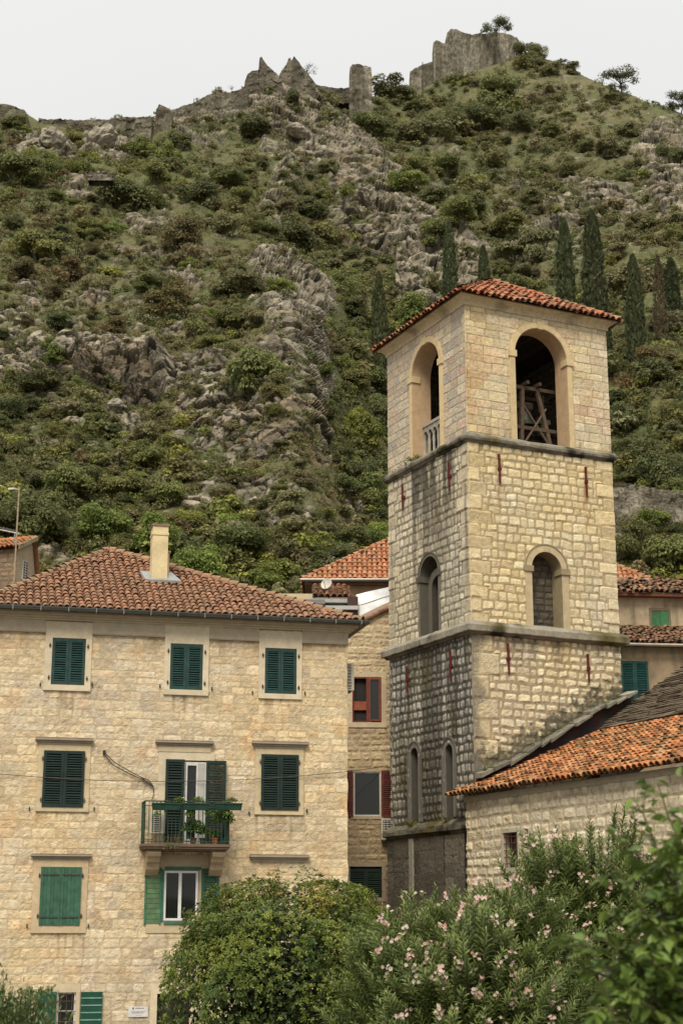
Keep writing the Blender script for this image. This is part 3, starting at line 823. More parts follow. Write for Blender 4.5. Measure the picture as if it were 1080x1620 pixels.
# ------------------------------------------------------------------ BELL TOWER
TYAW = R(64.56)
TC = at_y(755, 1464, 56.); TC[2] = 0
TR = wallframe(TC, TYAW)                                  # right face, u = 0 at the near corner
TW = TR.uv(979, 1000)[0]
dL = -TR.e3
TL = Fr(TC + dL * TW, TR.e3, UP, -TR.e1)                  # left face, u = TW at the near corner
Z1 = TR.uv(751, 992)[1]; Z2 = TR.uv(748, 692)[1]; Z3 = TR.uv(741, 474)[1]; Z0 = TL.uv(672, 1314)[1]
tower = thing('bell_tower', 'tall square stone bell tower with arched belfry and low red tile roof', 'bell tower', TR(TW / 2, 0, -TW / 2))
def pr(fr, x0, x1, ytop, ybot, w=0):                        # arch from photo: centre, half width, bottom, spring
    u0, u1 = fr.uv(x0, (ytop + ybot) / 2, w)[0], fr.uv(x1, (ytop + ybot) / 2, w)[0]
    vt, vb = fr.uv((x0 + x1) / 2, ytop, w)[1], fr.uv((x0 + x1) / 2, ybot, w)[1]
    h = (u1 - u0) / 2
    return (u0 + u1) / 2, h, vb, vt - h
aR = pr(TR, 815, 896.5, 521, 698, .03); aL = pr(TL, 652.5, 695.5, 543, 706, .03)
mR = pr(TR, 841, 888, 873.5, 990); mL = pr(TL, 665, 694, 880, 1000)
l1 = pr(TL, 650.5, 662, 1183, 1302); l2 = pr(TL, 705.5, 717, 1177, 1293)
aR = (aR[0], aR[1], Z2 + .12, aR[3]); aL = (aL[0], aL[1], Z2 + .12, aL[3])
mR = (mR[0], mR[1], Z1 + .1, mR[3]); mL = (mL[0], mL[1], Z1 + .1, mL[3])

def streak(U, V, seed, fu=5., fv=.35):
    return fbm(np.stack([U * fu, V * fv, U * 0 + seed], -1), 4, seed)
GREY = np.array([.21, .20, .175]); BLACK = np.array([.035, .033, .028])
def st_top(U, V, c, D):
    q = np.stack([U, V, U * 0], -1)
    c = mixc(c, c * np.array([1.0, .80, .66]), sstep(.1, .45, fbm(q * .8, 3, 31)) * .55)
    c = mixc(c, BLACK * 2.5, sstep(.0, .5, streak(U, V, 71)) * np.clip((V - Z2 - .1) / -.9 + 1, 0, 1) * .5)
    return c
def st_left(U, V, c, D):
    """grey, black-streaked weather side"""
    q = np.stack([U, V, U * 0 + 9], -1)
    n = fbm(q * np.array([.7, .35, 1]), 4, 32)
    mid_ = (V > Z1) & (V < Z2)
    k = np.where(V > Z2, -.05, np.where(mid_, .14, .66)) + .35 * n
    g = c.mean(-1, keepdims=True) * np.array([.98, .93, .82])
    c = mixc(c, g, np.clip(k * 1.4, 0, .95)) * np.where(V > Z2, .92, np.where(mid_, .92, .72))[..., None]
    band = np.exp(-((U / TW - .52) / .24) ** 2)                # dark run-off down the middle
    s = sstep(-.1, .45, streak(U, V, 33, 3.2, .22) + .75 * band - .15)
    fade = np.where(V > Z2, 0, np.where(mid_, np.clip(.35 + (V - Z1 - 1.5) / (Z2 - Z1), 0, 1), np.clip(.75 + .3 * (Z1 - V) / Z1, 0, 1)))
    c = mixc(c, BLACK * np.array([1.25, 1.15, 1.0]), s * fade * .86)
    ms = sstep(.25, .6, fbm(q * np.array([1.6, .5, 1]), 4, 36) + .25 * band) * ((V < Z1) & (V > Z0 - 1))
    c = mixc(c, np.array([.075, .07, .022]), ms * .6)
    return c
def st_right(U, V, c, D):
    q = np.stack([U, V, U * 0 + 4], -1)
    c = mixc(c, c * np.array([1.03, .96, .80]), np.clip(.35 + 1.3 * fbm(q * .5, 3, 41), 0, 1))
    # grime below the string courses, lichen band above the chapel coping
    for z, L_, a in ((Z1, 1.3, .75), (Z2, .8, .4)):
        d = z - V; m = (d > 0)
        c = mixc(c, BLACK * 2.2, sstep(-.25, .5, streak(U, V, 43, 4, .5) - d / L_ * .5 + .22) * m * np.clip(1 - d / L_ / 1.4, 0, 1) * a)
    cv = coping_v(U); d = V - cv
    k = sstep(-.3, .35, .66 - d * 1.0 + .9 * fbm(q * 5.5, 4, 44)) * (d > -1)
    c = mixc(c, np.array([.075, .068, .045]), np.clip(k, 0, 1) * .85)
    edge = sstep(.55, .1, U + .5 * fbm(q * 2, 3, 45)) * (V < Z1)
    c = mixc(c, np.array([.16, .15, .13]), edge * .7)
    # rust below the wall anchors
    for x, y in ((789, 765), (925.5, 786)):
        u, v = TR.uv(x, y); m = np.exp(-((U - u - .05 * streak(U, V, 3)) / .09) ** 2) * np.clip(1 - (v - V) / 1.8, 0, 1) * (V < v + .3)
        c = mixc(c, np.array([.34, .16, .07]), m * .55)
    return c
cop_px = [(751, 1228), (805.5, 1206), (858, 1171), (911, 1139), (981.5, 1104), (996, 1098)]
cop_uv = [TR.uv(x, y) for x, y in cop_px]
def coping_v(U): return np.interp(U, [a for a, b in cop_uv], [b for a, b in cop_uv])

TP = ((.62, .54, .38), (.60, .51, .34), (.57, .49, .35), (.66, .59, .44), (.58, .46, .34), (.54, .48, .37))
TPL = ((.56, .48, .35), (.58, .49, .34), (.50, .44, .35), (.62, .54, .40), (.56, .42, .32), (.44, .40, .35))
TM = ((.66, .59, .43), (.64, .56, .39), (.70, .64, .50), (.62, .54, .37), (.67, .59, .42))
topst = dict(ch=(.24, .42), sw=(.45, .95), joint=.016, relief=.014, rnd=.022, warp=.03, rough=.014, mortar=(.34, .28, .19), quoin=(.95, .6, .3, .42), qside='')
midst = dict(ch=(.26, .38), sw=(.28, .56), joint=.038, relief=.022, rnd=.06, warp=.06, rough=.012, quoin=(.85, .55, .42, .6), qmat=(.60, .50, .33))
botst = dict(ch=(.24, .38), sw=(.26, .58), joint=.055, relief=.036, rnd=.07, warp=.08, rough=.018, quoin=(1.15, .8, .55, .85), qmat=(.52, .44, .29))
C_ = .034
def st2(f): return lambda U, V, c, D: st_right(U, V, f(U, V, c, D) if f else c, D)
HMID = lambda a, g=.1: arch_hole(a[0], a[1] + g, a[2], a[3])
mb = MB()
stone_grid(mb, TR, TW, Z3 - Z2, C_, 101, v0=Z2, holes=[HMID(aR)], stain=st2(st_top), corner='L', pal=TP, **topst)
stone_grid(mb, TL, TW, Z3 - Z2, C_, 102, v0=Z2, holes=[HMID(aL)], stain=st_left, corner='R', pal=TPL, **topst)
ww = mb.build('belfry_wall', M['stone'], tower)
mb = MB()
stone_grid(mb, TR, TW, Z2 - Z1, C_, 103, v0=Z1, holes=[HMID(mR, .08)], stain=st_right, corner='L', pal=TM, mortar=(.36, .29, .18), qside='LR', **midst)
stone_grid(mb, TL, TW, Z2 - Z1, C_, 104, v0=Z1, holes=[HMID(mL, .06)], stain=st_left, corner='R', pal=TM, mortar=(.25, .21, .14), qside='LR', **midst)
mb.build('middle_wall', M['stone'], tower)
mb = MB()
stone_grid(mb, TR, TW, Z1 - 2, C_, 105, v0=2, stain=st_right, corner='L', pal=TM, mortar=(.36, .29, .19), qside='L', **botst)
stone_grid(mb, TL, TW, Z1 - 0, C_, 106, v0=0, holes=[HMID(l1, .05), HMID(l2, .05)], stain=st_left, corner='R', pal=TM, mortar=(.15, .13, .095), qside='', **{**botst, 'sw': (.24, .42)})
mb.build('lower_wall', M['stone'], tower)
# plain far sides, floors and the dark belfry chamber
TB = Fr(TC, TR.e1, UP, TR.e3)
mb = MB(); T_ = .75
mb.box(TB, 0, TW - .01, 0, Z1, -TW, -TW + .3, (.42, .37, .28)); mb.box(TB, TW - .3, TW, 0, Z3, -TW + .3, -.1, (.42, .37, .28)); mb.box(TB, 0, TW - .01, Z1, Z3, -TW, -TW + .3, (.42, .37, .28))
mb.build('rear_wall', M['stone'], tower)
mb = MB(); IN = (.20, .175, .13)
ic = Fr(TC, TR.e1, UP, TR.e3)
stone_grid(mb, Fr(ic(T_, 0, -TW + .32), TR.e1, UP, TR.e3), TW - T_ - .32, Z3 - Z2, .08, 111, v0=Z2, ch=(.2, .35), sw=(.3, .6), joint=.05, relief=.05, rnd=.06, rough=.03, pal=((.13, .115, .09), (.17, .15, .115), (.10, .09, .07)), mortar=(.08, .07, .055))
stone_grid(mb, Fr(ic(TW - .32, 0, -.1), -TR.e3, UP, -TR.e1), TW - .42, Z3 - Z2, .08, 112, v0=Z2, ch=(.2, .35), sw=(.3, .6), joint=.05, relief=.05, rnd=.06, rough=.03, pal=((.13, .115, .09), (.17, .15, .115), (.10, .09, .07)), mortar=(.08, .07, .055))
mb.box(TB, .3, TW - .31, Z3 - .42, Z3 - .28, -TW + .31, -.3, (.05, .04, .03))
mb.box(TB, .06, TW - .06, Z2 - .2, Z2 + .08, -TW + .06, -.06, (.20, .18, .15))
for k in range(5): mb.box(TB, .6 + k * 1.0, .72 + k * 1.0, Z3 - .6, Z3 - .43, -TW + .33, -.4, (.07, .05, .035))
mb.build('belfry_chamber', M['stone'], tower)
# belfry arches
SAND, SANDI = (.58, .46, .27), (.52, .37, .23)
for fr, a, nm in ((TR, aR, 'R'), (TL, aL, 'L')):
    mb = MB(); wd = .245
    arch_ring(mb, fr, a[0], a[1], a[1] + wd, a[2], a[3], -.05, .06, .78, SAND, SANDI, 28)
    arch_ring(mb, fr, a[0], a[1] + .02, a[1] + wd - .04, a[2], a[3], .055, .075, .0, np.array(SAND) * 1.04, SAND, 28)
    s_ = mb.build('arch_surround', M['dressed'], tower)
    for sg in (-1, 1):
        mb = MB(); uu = a[0] + sg * (a[1] + wd / 2)
        mb.box(fr, uu - wd / 2 - .05, uu + wd / 2 + .05, a[3] - .16, a[3] + .10, -.30, .115, np.array(SAND) * 1.03); mb.build('impost', M['dressed'], s_)
    mb = MB(); t0 = a[3] + a[1]
    mb.hexa([fr(a[0] - .10, t0 - .03, -.1), fr(a[0] + .10, t0 - .03, -.1), fr(a[0] + .10, t0 - .03, .10), fr(a[0] - .10, t0 - .03, .10), fr(a[0] - .15, t0 + wd + .04, -.1), fr(a[0] + .15, t0 + wd + .04, -.1), fr(a[0] + .15, t0 + wd + .04, .10), fr(a[0] - .15, t0 + wd + .04, .10)], SAND)
    mb.build('keystone', M['dressed'], s_)
    # grey stone balustrade of little arches across the foot of the opening
    bw = -.50; u0, u1 = a[0] - a[1], a[0] + a[1]
    if nm == 'L':
        top = fr.uv(676, 672, bw)[1]
        mb = MB(); gcol = (.36, .34, .29)
        mb.box(fr, u0, u1, top - .10, top + .02, bw - .12, bw + .12, gcol)
        nb_ = 6; bs = (u1 - u0) / nb_
        for i in range(nb_):   # spandrel with small arches
            A = arch_pts(u0 + (i + .5) * bs, bs * .33, top - .62, top - .40, 9)[1:-1]
            up = np.stack([A[:, 0], np.full(len(A), top - .10)], -1)
            lo_u = np.linspace(u0 + i * bs, u0 + (i + 1) * bs, len(A))
            up[:, 0] = lo_u
            for w_ in (bw + .08, bw - .08): mb.grid(np.stack([fr.arr(A[:, 0], A[:, 1], np.full(len(A), w_)), fr.arr(up[:, 0], up[:, 1], np.full(len(A), w_))]), gcol)
            mb.grid(np.stack([fr.arr(A[:, 0], A[:, 1], np.full(len(A), bw - .08)), fr.arr(A[:, 0], A[:, 1], np.full(len(A), bw + .08))]), np.array(gcol) * .8)
            for sg in (0, 1):
                ue = u0 + (i + sg) * bs; ua_ = A[-1 if sg else 0, 0]
                mb.add([fr(ue, top - .40, bw + .08), fr(ua_, top - .40, bw + .08), fr(ua_, top - .10, bw + .08), fr(ue, top - .10, bw + .08)], [[0, 1, 2, 3]], col=gcol)
        bl = mb.build('balustrade', M['dressed'], s_)
        for i in range(nb_ + 1):
            c0 = fr(u0 + i * bs, 0, bw); mb = MB()
            mb.lathe(c0 + UP * a[2], [(.09, 0), (.09, .08), (.055, .12), (.05, (top - a[2]) * .35), (.065, (top - a[2]) * .55), (.05, top - a[2] - .52), (.075, top - a[2] - .46), (.08, top - a[2] - .40)], 10, gcol); mb.build('baluster', M['dressed'], s_, True)
# middle-storey windows: round arch with impost blocks
for fr, a, col in ((TR, mR, (.50, .41, .26)), (TL, mL, (.17, .155, .125))):
    mb = MB(); wd = .30 if fr is TR else .15
    arch_ring(mb, fr, a[0], a[1], a[1] + wd, a[2], a[3], -.05, .035, .7, col, np.array(col) * .62, 22)
    arch_ring(mb, fr, a[0], a[1] + wd - .05, a[1] + wd, a[2] + (a[3] - a[2]), a[3], .03, .055, .0, np.array(col) * .55, None, 22)
    win = mb.build('window', M['dressed'], tower)
    for sg in (-1, 1):
        mb = MB(); uu = a[0] + sg * (a[1] + wd / 2)
        mb.box(fr, uu - wd / 2 - .05, uu + wd / 2 + .05, a[3] - .16, a[3] + .06, -.4, .09, np.array(col) * .62); mb.build('impost', M['dressed'], win)
    mb = MB()
    if fr is TR:
        arch_sheet(mb, fr, a[0], a[1], a[2], a[3], -.69, (.05, .045, .035))
        stone_grid(mb, fr, a[1] * 2, a[3] + a[1] - a[2], .06, 120, u0=a[0] - a[1], v0=a[2], ch=(.2, .3), sw=(.3, .5), joint=.04, relief=.03, rnd=.05, pal=((.10, .09, .07), (.13, .11, .08)), mortar=(.06, .05, .04))
        for k in range(len(mb.V)): mb.V[k] = mb.V[k] - fr.e3 * (.0 if k == 0 else .64)
        mb.build('niche_back', M['stone'], win)
    else:   # blind niche with a smaller arch inside
        arch_sheet(mb, fr, a[0], a[1], a[2], a[3], -.62, (.12, .11, .09)); mb.build('niche_back', M['stone'], win)
        mb = MB(); arch_ring(mb, fr, a[0] + .06, a[1] - .28, a[1] + .02, a[2], a[3] - .45, -.6, -.30, .6, (.15, .14, .11), (.08, .07, .06)); mb.build('inner_arch', M['dressed'], win)
for a in (l1, l2):
    mb = MB(); g1 = (.19, .18, .155)
    arch_ring(mb, TL, a[0], a[1], a[1] + .22, a[2], a[3], -.05, .03, .0, g1, None, 16)
    arch_ring(mb, TL, a[0], a[1] - .0, a[1] + .08, a[2], a[3], -.1, -.03, .45, np.array(g1) * .85, np.array(g1) * .45, 16)
    arch_ring(mb, TL, a[0], a[1] + .21, a[1] + .25, a[2], a[3], .0, .06, .0, np.array(g1) * .7, None, 16)
    win = mb.build('lancet_window', M['dressed'], tower)
    mb = MB(); arch_sheet(mb, TL, a[0], a[1], a[2], a[3], -.40, (.05, .04, .033)); mb.build('niche_back', M['stone'], win)
# string courses: swept mouldings round the two visible sides and the far ones
def ring_course(z0, prof, col, name, seed, only=None):
    mb = MB(); rgq = np.random.default_rng(seed)
    for k, (O, e1, e3) in enumerate(((TC, TR.e1, TR.e3), (TL.O, TL.e1, TL.e3), (TC + dL * TW, TR.e1, -TR.e3), (TC + TR.e1 * TW, -TR.e3, TR.e1))):
        if only is not None and k not in only: continue
        n = 90
        t = np.linspace(0, 1, n); PP = []
        for i, (w_, z) in enumerate(prof):
            U = -w_ + t * (TW + 2 * w_)
            q = np.stack([U, np.full(n, z * 3.), np.full(n, seed + k * 7.)], -1)
            ed = np.minimum(t, 1 - t) * n; dz = .022 * fbm(q * 2.2, 3, seed) ; dw = .03 * fbm(q * 3.1, 3, seed + 1) * sstep(0, 3, ed)
            PP.append(O + U[:, None] * e1 + (w_ + dw)[:, None] * e3 + (z0 + z + dz * sstep(0, 3, ed))[:, None] * UP)
        P = np.array(PP); tt = fbm(P * 1.6, 4, seed)
        C = mixc(np.array(col) * (1 + .25 * fbm(P * 4, 3, seed + 9))[..., None], BLACK, sstep(-.12, .38, tt)); C = mixc(C, np.array([.12, .10, .03]), sstep(.1, .5, fbm(P * .9 + 5, 3, seed + 3)) * .75)
        C[-3:] = C[-3:] * .6
        mb.grid(P, C)
    return mb.build(name, M['stone'], tower)
ring_course(Z2, [(-.02, .16), (.10, .14), (.17, .07), (.19, -.01), (.16, -.09), (.08, -.13), (.06, -.2), (-.02, -.21)], (.27, .25, .20), 'string_course', 61)
ring_course(Z1, [(-.02, .27), (.13, .19), (.255, .07), (.27, .05), (.265, -.15), (.25, -.17), (.15, -.19), (.10, -.26), (-.02, -.27)], (.30, .275, .22), 'string_course', 62)
ring_course(Z0, [(-.02, .30), (.10, .22), (.16, .16), (.24, .10), (.26, .02), (.26, -.10), (.16, -.14), (.12, -.24), (-.02, -.26)], (.20, .19, .15), 'string_course', 63, only=(1,))
# base panels under the third course: large dark slabs
mb = MB()
BPAL = ((.14, .125, .098), (.17, .152, .122), (.115, .102, .08), (.20, .178, .142))
for x0, x1, sd in ((617, 652, 1), (659, 707, 2), (708, 740, 3)):
    u0, u1 = TL.uv(x0, 1360)[0], TL.uv(x1, 1360)[0]
    stone_grid(mb, Fr(TL(0, 0, .12), TL.e1, UP, TL.e3), u1 - u0, Z0 - .45, .05, 150 + sd, u0=u0, v0=.2, ch=(.5, .85), sw=(.5, .9), joint=.02, relief=.008, rnd=.02, rough=.02, pal=BPAL if sd != 2 else BPAL[:1] + BPAL[2:3], mortar=(.10, .09, .072))
u0, u1 = TL.uv(652.5, 1360)[0], TL.uv(658.5, 1360)[0]; mb.box(TL, u0, u1, .2, Z0 - .26, -.02, .17, (.38, .35, .29))
mb.build('base_panel', M['stone'], tower)
# coved cornice and eave
mb = MB()
Zt = Z3 + .05
for k, (w0, w1, z0, z1, c) in enumerate(((.0, .10, -.28, -.16, 1), (.10, .22, -.16, -.04, 1.03), (.22, .34, -.04, .05, .95))):
    P = []
    pass
prof = [(.03, -.30), (.06, -.28), (.06, -.2), (.10, -.12), (.18, -.05), (.30, .0), (.33, .02), (.33, .06)]
for O, e1, e3 in ((TC, TR.e1, TR.e3), (TL.O, TL.e1, TL.e3), (TC + dL * TW, TR.e1, -TR.e3), (TC + TR.e1 * TW, -TR.e3, TR.e1)):
    t = np.linspace(0, 1, 40)
    P = np.array([[O + e1 * (-w_ + x * (TW + 2 * w_)) + e3 * w_ + UP * (Zt + z) for x in t] for w_, z in prof])
    C = np.array([.56, .47, .31]) * (1 + .15 * fbm(P * 2, 3, 5))[..., None]; C = mixc(C, BLACK * 3, sstep(.1, .6, fbm(P * 1.3, 3, 8)) * .6)
    mb.grid(P, C)
mb.build('cornice', M['stone'], tower)
EX = .47; Ze = Zt + .05
cor = [TB(-EX, Ze, EX), TB(TW + EX, Ze, EX), TB(TW + EX, Ze, -TW - EX), TB(-EX, Ze, -TW - EX)]
_c = TB(TW / 2, 0, -TW / 2); tapex = np.array([_c[0], _c[1], at_y(project(_c + UP * 22)[0], 446, _c[1])[2]])
mb = MB()
mb.box(TB, -.36, TW + .36, Zt + .035, Zt + .065, -TW - .36, .36, (.25, .2, .14))
tw_pal = ((.40, .13, .065), (.44, .17, .085), (.34, .12, .065), (.46, .22, .13), (.30, .11, .06))
for i in range(4): tiled_plane(mb, cor[i] if i != 3 else cor[3], cor[(i + 1) % 4], [cor[i], cor[(i + 1) % 4], tapex], 70 + i, pal=tw_pal, pitch=.26, expo=.38, lich=.12, moss=.15, jit=.022)
troof = mb.build('roof', M['tile'], tower)
for i in range(4):
    mb = MB(); ridge_tiles(mb, cor[i] + (tapex - cor[i]) * .02, tapex + UP * .02, r=.14, pal=tw_pal, seed=80 + i); mb.build('hip_tiles', M['tile'], troof)
# iron wall anchors, red lead paint
for fr, lst in ((TR, ((789, 719, 765), (925.5, 739, 786), (803, 1018, 1067), (929, 1035, 1080))), (TL, ((637.5, 766, 808), (710.5, 731, 776), (644.5, 1054, 1096), (713, 1029, 1078), (645, 1333, 1385), (718.5, 1327, 1380)))):
    for x, y0, y1 in lst:
        u, v1 = fr.uv(x, y0, .06); _, v0 = fr.uv(x, y1, .06); mb = MB()
        lean = .02
        mb.hexa([fr(u - .03, v0, .07), fr(u + .03, v0, .07), fr(u + .03, v0, .11), fr(u - .03, v0, .11), fr(u - .05 - lean, v1, .07), fr(u + .035 - lean, v1, .07), fr(u + .035 - lean, v1, .12), fr(u - .05 - lean, v1, .12)], (.115, .022, .018))
        mb.box(fr, u - .055, u + .055, (v0 + v1) / 2 - .06, (v0 + v1) / 2 + .06, -.02, .13, (.10, .02, .016))
        mb.build('wall_anchor', M['iron'], tower)
# small satellite of the roof: broken stone cap near the hip
# bells on their timber frame inside the belfry
_bu = TR.uv(838, 690, -1.7)[0]; fc = TB(_bu, Z2 + .1, -1.75)
bfr = Fr(fc, TR.e1, UP, TR.e3)
frame = thing('bell_scaffold', 'dark timber scaffold with crossed braces that carries the bells in the right belfry arch', 'bell scaffold', fc)
for a_, b_ in (((-.9, 0, .8), (-.62, 2.7, .55)), ((.5, 0, .8), (.05, 2.7, .55)), ((-.9, 0, -.8), (-.62, 2.7, -.55)), ((.5, 0, -.8), (.05, 2.7, -.55))):
    mb = MB(); d = np.array([.07, 0, 0])
    P, Q = np.array(a_), np.array(b_)
    mb.hexa([bfr(*(P + o)) for o in ([-.07, 0, .07], [.07, 0, .07], [.07, 0, -.07], [-.07, 0, -.07])] + [bfr(*(Q + o)) for o in ([-.07, 0, .07], [.07, 0, .07], [.07, 0, -.07], [-.07, 0, -.07])], (.12, .085, .06)); mb.build('post', M['wood'], frame)
for y, z in ((2.6, .55), (2.6, -.55), (.9, .72), (.9, -.72)):
    mb = MB(); mb.box(bfr, -1.1, 1.5, y, y + .14, z - .07, z + .07, (.10, .072, .05)); mb.build('beam', M['wood'], frame)
for x in (-.55, .0, 1.3):
    mb = MB(); mb.box(bfr, x - .06, x + .06, 2.74, 2.87, -.9, .9, (.09, .065, .045)); mb.build('crossbeam', M['wood'], frame)
mb = MB(); mb.bar(bfr(-.85, .2, .85), bfr(.4, 1.9, .62), .05, .05, 5, (.12, .09, .065)); mb.bar(bfr(.45, .2, .85), bfr(-.6, 1.9, .62), .05, .05, 5, (.11, .08, .06)); mb.build('brace', M['wood'], frame)
prof = [(.0, .62), (.16, .62), (.22, .58), (.25, .45), (.29, .25), (.36, .10), (.44, 0), (.42, -.01), (.33, .1), (.0, .3)]
for i, (x, z, s_, lab) in enumerate(((-.15, 1.30, 1.2, 'large dark bronze bell hanging behind the timber post in the right belfry arch'), (.75, 1.0, .85, 'smaller bronze bell low at the right side of the belfry arch'))):
    c0 = bfr(x, z, -.1); bl = thing('bell', lab, 'bell', c0)
    mb = MB(); mb.lathe(c0, [(r * s_, h * s_) for r, h in prof], 20, (.075, .085, .06)); bd = mb.build('bell_body', M['bronze'], bl, True)
    mb = MB(); mb.bar(c0 + UP * .3, c0 - UP * .12, .02, .05, 6, (.05, .05, .045)); mb.build('clapper', M['iron'], bl)
    mb = MB(); mb.box(Fr(c0, TR.e1, UP, TR.e3), -.3 * s_, .3 * s_, .63 * s_, .85 * s_, -.09, .09, (.16, .12, .08)); mb.box(Fr(c0, TR.e1, UP, TR.e3), -.03, .03, .85 * s_, 2.72 - z + .02, -.03, .03, (.1, .09, .08)); mb.build('headstock', M['wood'], bl)

# ------------------------------------------------------------------ CHAPEL against the tower
wallx = at_plane(738, 1330, TC, TR.e3)
CHF = Fr(np.array([wallx[0], wallx[1], 0]), TR.e3, UP, -TR.e1)    # u toward the camera
chapel = thing('chapel', 'low stone chapel with orange tile roof built against the bell tower', 'chapel', CHF(7, 0, -4))
CE = CHF.uv(740, 1272)[1]; CL = 15.
# roof plane: from the eave up the tower face
q1 = at_plane(760, 1241, TC, TR.e3); q2 = at_plane(942, 1161, TC, TR.e3)
rdir = q2 - q1; rdir /= np.linalg.norm(rdir); sl_t = rdir[2] / np.hypot(rdir[0], rdir[1])
cw = CHF.uv(795, 1318); cx = CHF.uv(819.5, 1372)
wa, wb, wc, wd_ = cw[0], cx[0], cx[1], cw[1]
CPAL = ((.66, .58, .43), (.62, .545, .40), (.70, .62, .47), (.57, .50, .38), (.65, .55, .38))
def st_ch(U, V, c, D):
    q = np.stack([U, V, U * 0 + 2], -1)
    c = mixc(c, c * np.array([.72, .70, .66]), sstep(0, .5, fbm(q * .8, 4, 14)) * .6)
    return mixc(c, np.array([.16, .13, .09]), sstep(CE - .7, CE, V) * sstep(-.2, .4, fbm(q * 2.2, 3, 15)) * .55)
mb = MB()
stone_grid(mb, CHF, CL, CE + .05, .036, 131, holes=[rect_hole(wa - .1, wb + .1, wc - .1, wd_ + .1)], stain=st_ch, ch=(.26, .40), sw=(.38, .72), joint=.04, relief=.04, rnd=.07, warp=.05, rough=.025, pal=CPAL, mortar=(.50, .42, .29))
mb.box(Fr(CHF.O, CHF.e1, UP, CHF.e3), .02, CL, 0, CE - .1, -8.5, -.5, (.4, .35, .26))
mb.build('wall', M['stone'], chapel)
win = surround(CHF, wa, wb, wc, wd_, wa - .14, wb + .14, wc - .16, wd_ + .14, -.05, .02, chapel, 'window', col=(.47, .42, .33), depth=.3)
pane(CHF, wa, wb, wc, wd_, -.25, win)
mb = MB()
for t in np.linspace(.14, .86, 3): mb.bar(CHF(wa + (wb - wa) * t, wc, -.04), CHF(wa + (wb - wa) * t, wd_, -.04), .016, None, 5, (.13, .05, .035))
for t in np.linspace(.12, .88, 5): mb.bar(CHF(wa, wc + (wd_ - wc) * t, -.03), CHF(wb, wc + (wd_ - wc) * t, -.03), .014, None, 5, (.13, .05, .035))
mb.build('window_grille', M['iron'], win)
mb = MB(); mb.box(CHF, -.04, CL, CE + .05, CE + .25, -.8, .07, (.34, .29, .21)); mb.build('cornice', M['dressed'], chapel)
# eave line: fixed so that the roof plane passes through the tower line
sUp = TR.e1 + UP * sl_t; sUp /= np.linalg.norm(sUp)
e0 = at_plane(706, 1268, CHF.O - TR.e1 * .36, TR.e1)
e0 = e0 + TR.e3 * 0
base_pt = q1
k_ = (e0 - q1) @ TR.e1
e_h = q1 + TR.e1 * k_ + UP * (sl_t * k_); e_h = e_h + TR.e3 * ((e0 - e_h) @ TR.e3)
nR = np.cross(TR.e3, sUp); nR = nR if nR[2] > 0 else -nR
topL = (q2 - q1) @ sUp + abs(k_) * math.hypot(1, sl_t)
o_edge = max(.02, (e0 - TC) @ TR.e3)
slate_P = []
mb = MB()
RL = 15.5
pA = e_h; pB = e_h + TR.e3 * RL
lowcut = (TC - e_h) @ TR.e3 + .07
tiles(mb, e_h, TR.e3, sUp, nR, RL, topL + .3, lambda u, v: (u > np.where(v > abs(k_) * .7, lowcut, 0)) , pal=ORANGE, pitch=.285, expo=.36, seed=91, lich=.14, lichen=(.32, .26, .11), moss=.38, jit=.010)
mb.add([e_h - nR * .02, pB - nR * .02, pB + sUp * (topL + .4) - nR * .02, e_h + sUp * (topL + .4) - nR * .02], [[0, 1, 2, 3]], col=(.12, .07, .045))
croof = mb.build('roof', M['tile'], chapel)
# dark tarred flashing and brick strip; same dark colour paints the shaded wall under the coping
mb = MB()
uu = np.linspace(.05, TW + .35, 40); lo_v = np.array([TR.uv(760, 1241)[1] + (u - TR.uv(760, 1241)[0]) * sl_t for u in uu]); hi_v = coping_v(uu)
lo_v = np.minimum(lo_v, hi_v - .05)
P = np.stack([TR.arr(uu, lo_v - .1, np.full(40, .10)), TR.arr(uu, lo_v + .16, np.full(40, .09)), TR.arr(uu, np.maximum(hi_v, lo_v + .2), np.full(40, .06))])
C = np.zeros((3, 40, 3)); C[:2] = (.035, .036, .04); C[2] = mixc((.09, .035, .02), (.04, .035, .03), (np.sin(uu * 7) > .2) * 1.)
mb.grid(P, C); mb.build('flashing', M['plaster'], chapel)
# stone-slab coping stepping down the tower face
cps = np.array(cop_uv); seg = []
tot = np.cumsum(np.r_[0, np.hypot(*np.diff(cps, axis=0).T)])
s0 = 0.; kk = 0; rgc = np.random.default_rng(19)
mb = MB()
while s0 < tot[-1] - .1:
    ln = rgc.uniform(.40, .85); a_ = [np.interp(s0 - .04, tot, cps[:, i]) for i in (0, 1)]; b_ = [np.interp(min(s0 + ln, tot[-1]), tot, cps[:, i]) for i in (0, 1)]
    th, ov = rgc.uniform(.07, .15), rgc.uniform(.40, .62); dz = rgc.normal(0, .04)
    col = mixc((.33, .31, .25), (.15, .145, .12), rgc.random())
    mb.hexa([TR(a_[0], a_[1] - .05 + dz, -.05), TR(a_[0], a_[1] - .07 + dz, ov), TR(b_[0], b_[1] - .02 + dz, ov * .97), TR(b_[0], b_[1] + dz, -.05),
             TR(a_[0] - .02, a_[1] + th + dz, -.05), TR(a_[0] - .02, a_[1] + th - .05 + dz, ov + .02), TR(b_[0], b_[1] + th * .8 - .03 + dz, ov), TR(b_[0], b_[1] + th + dz, -.05)], col)
    s0 += ln
mb.build('coping', M['slate'], chapel)
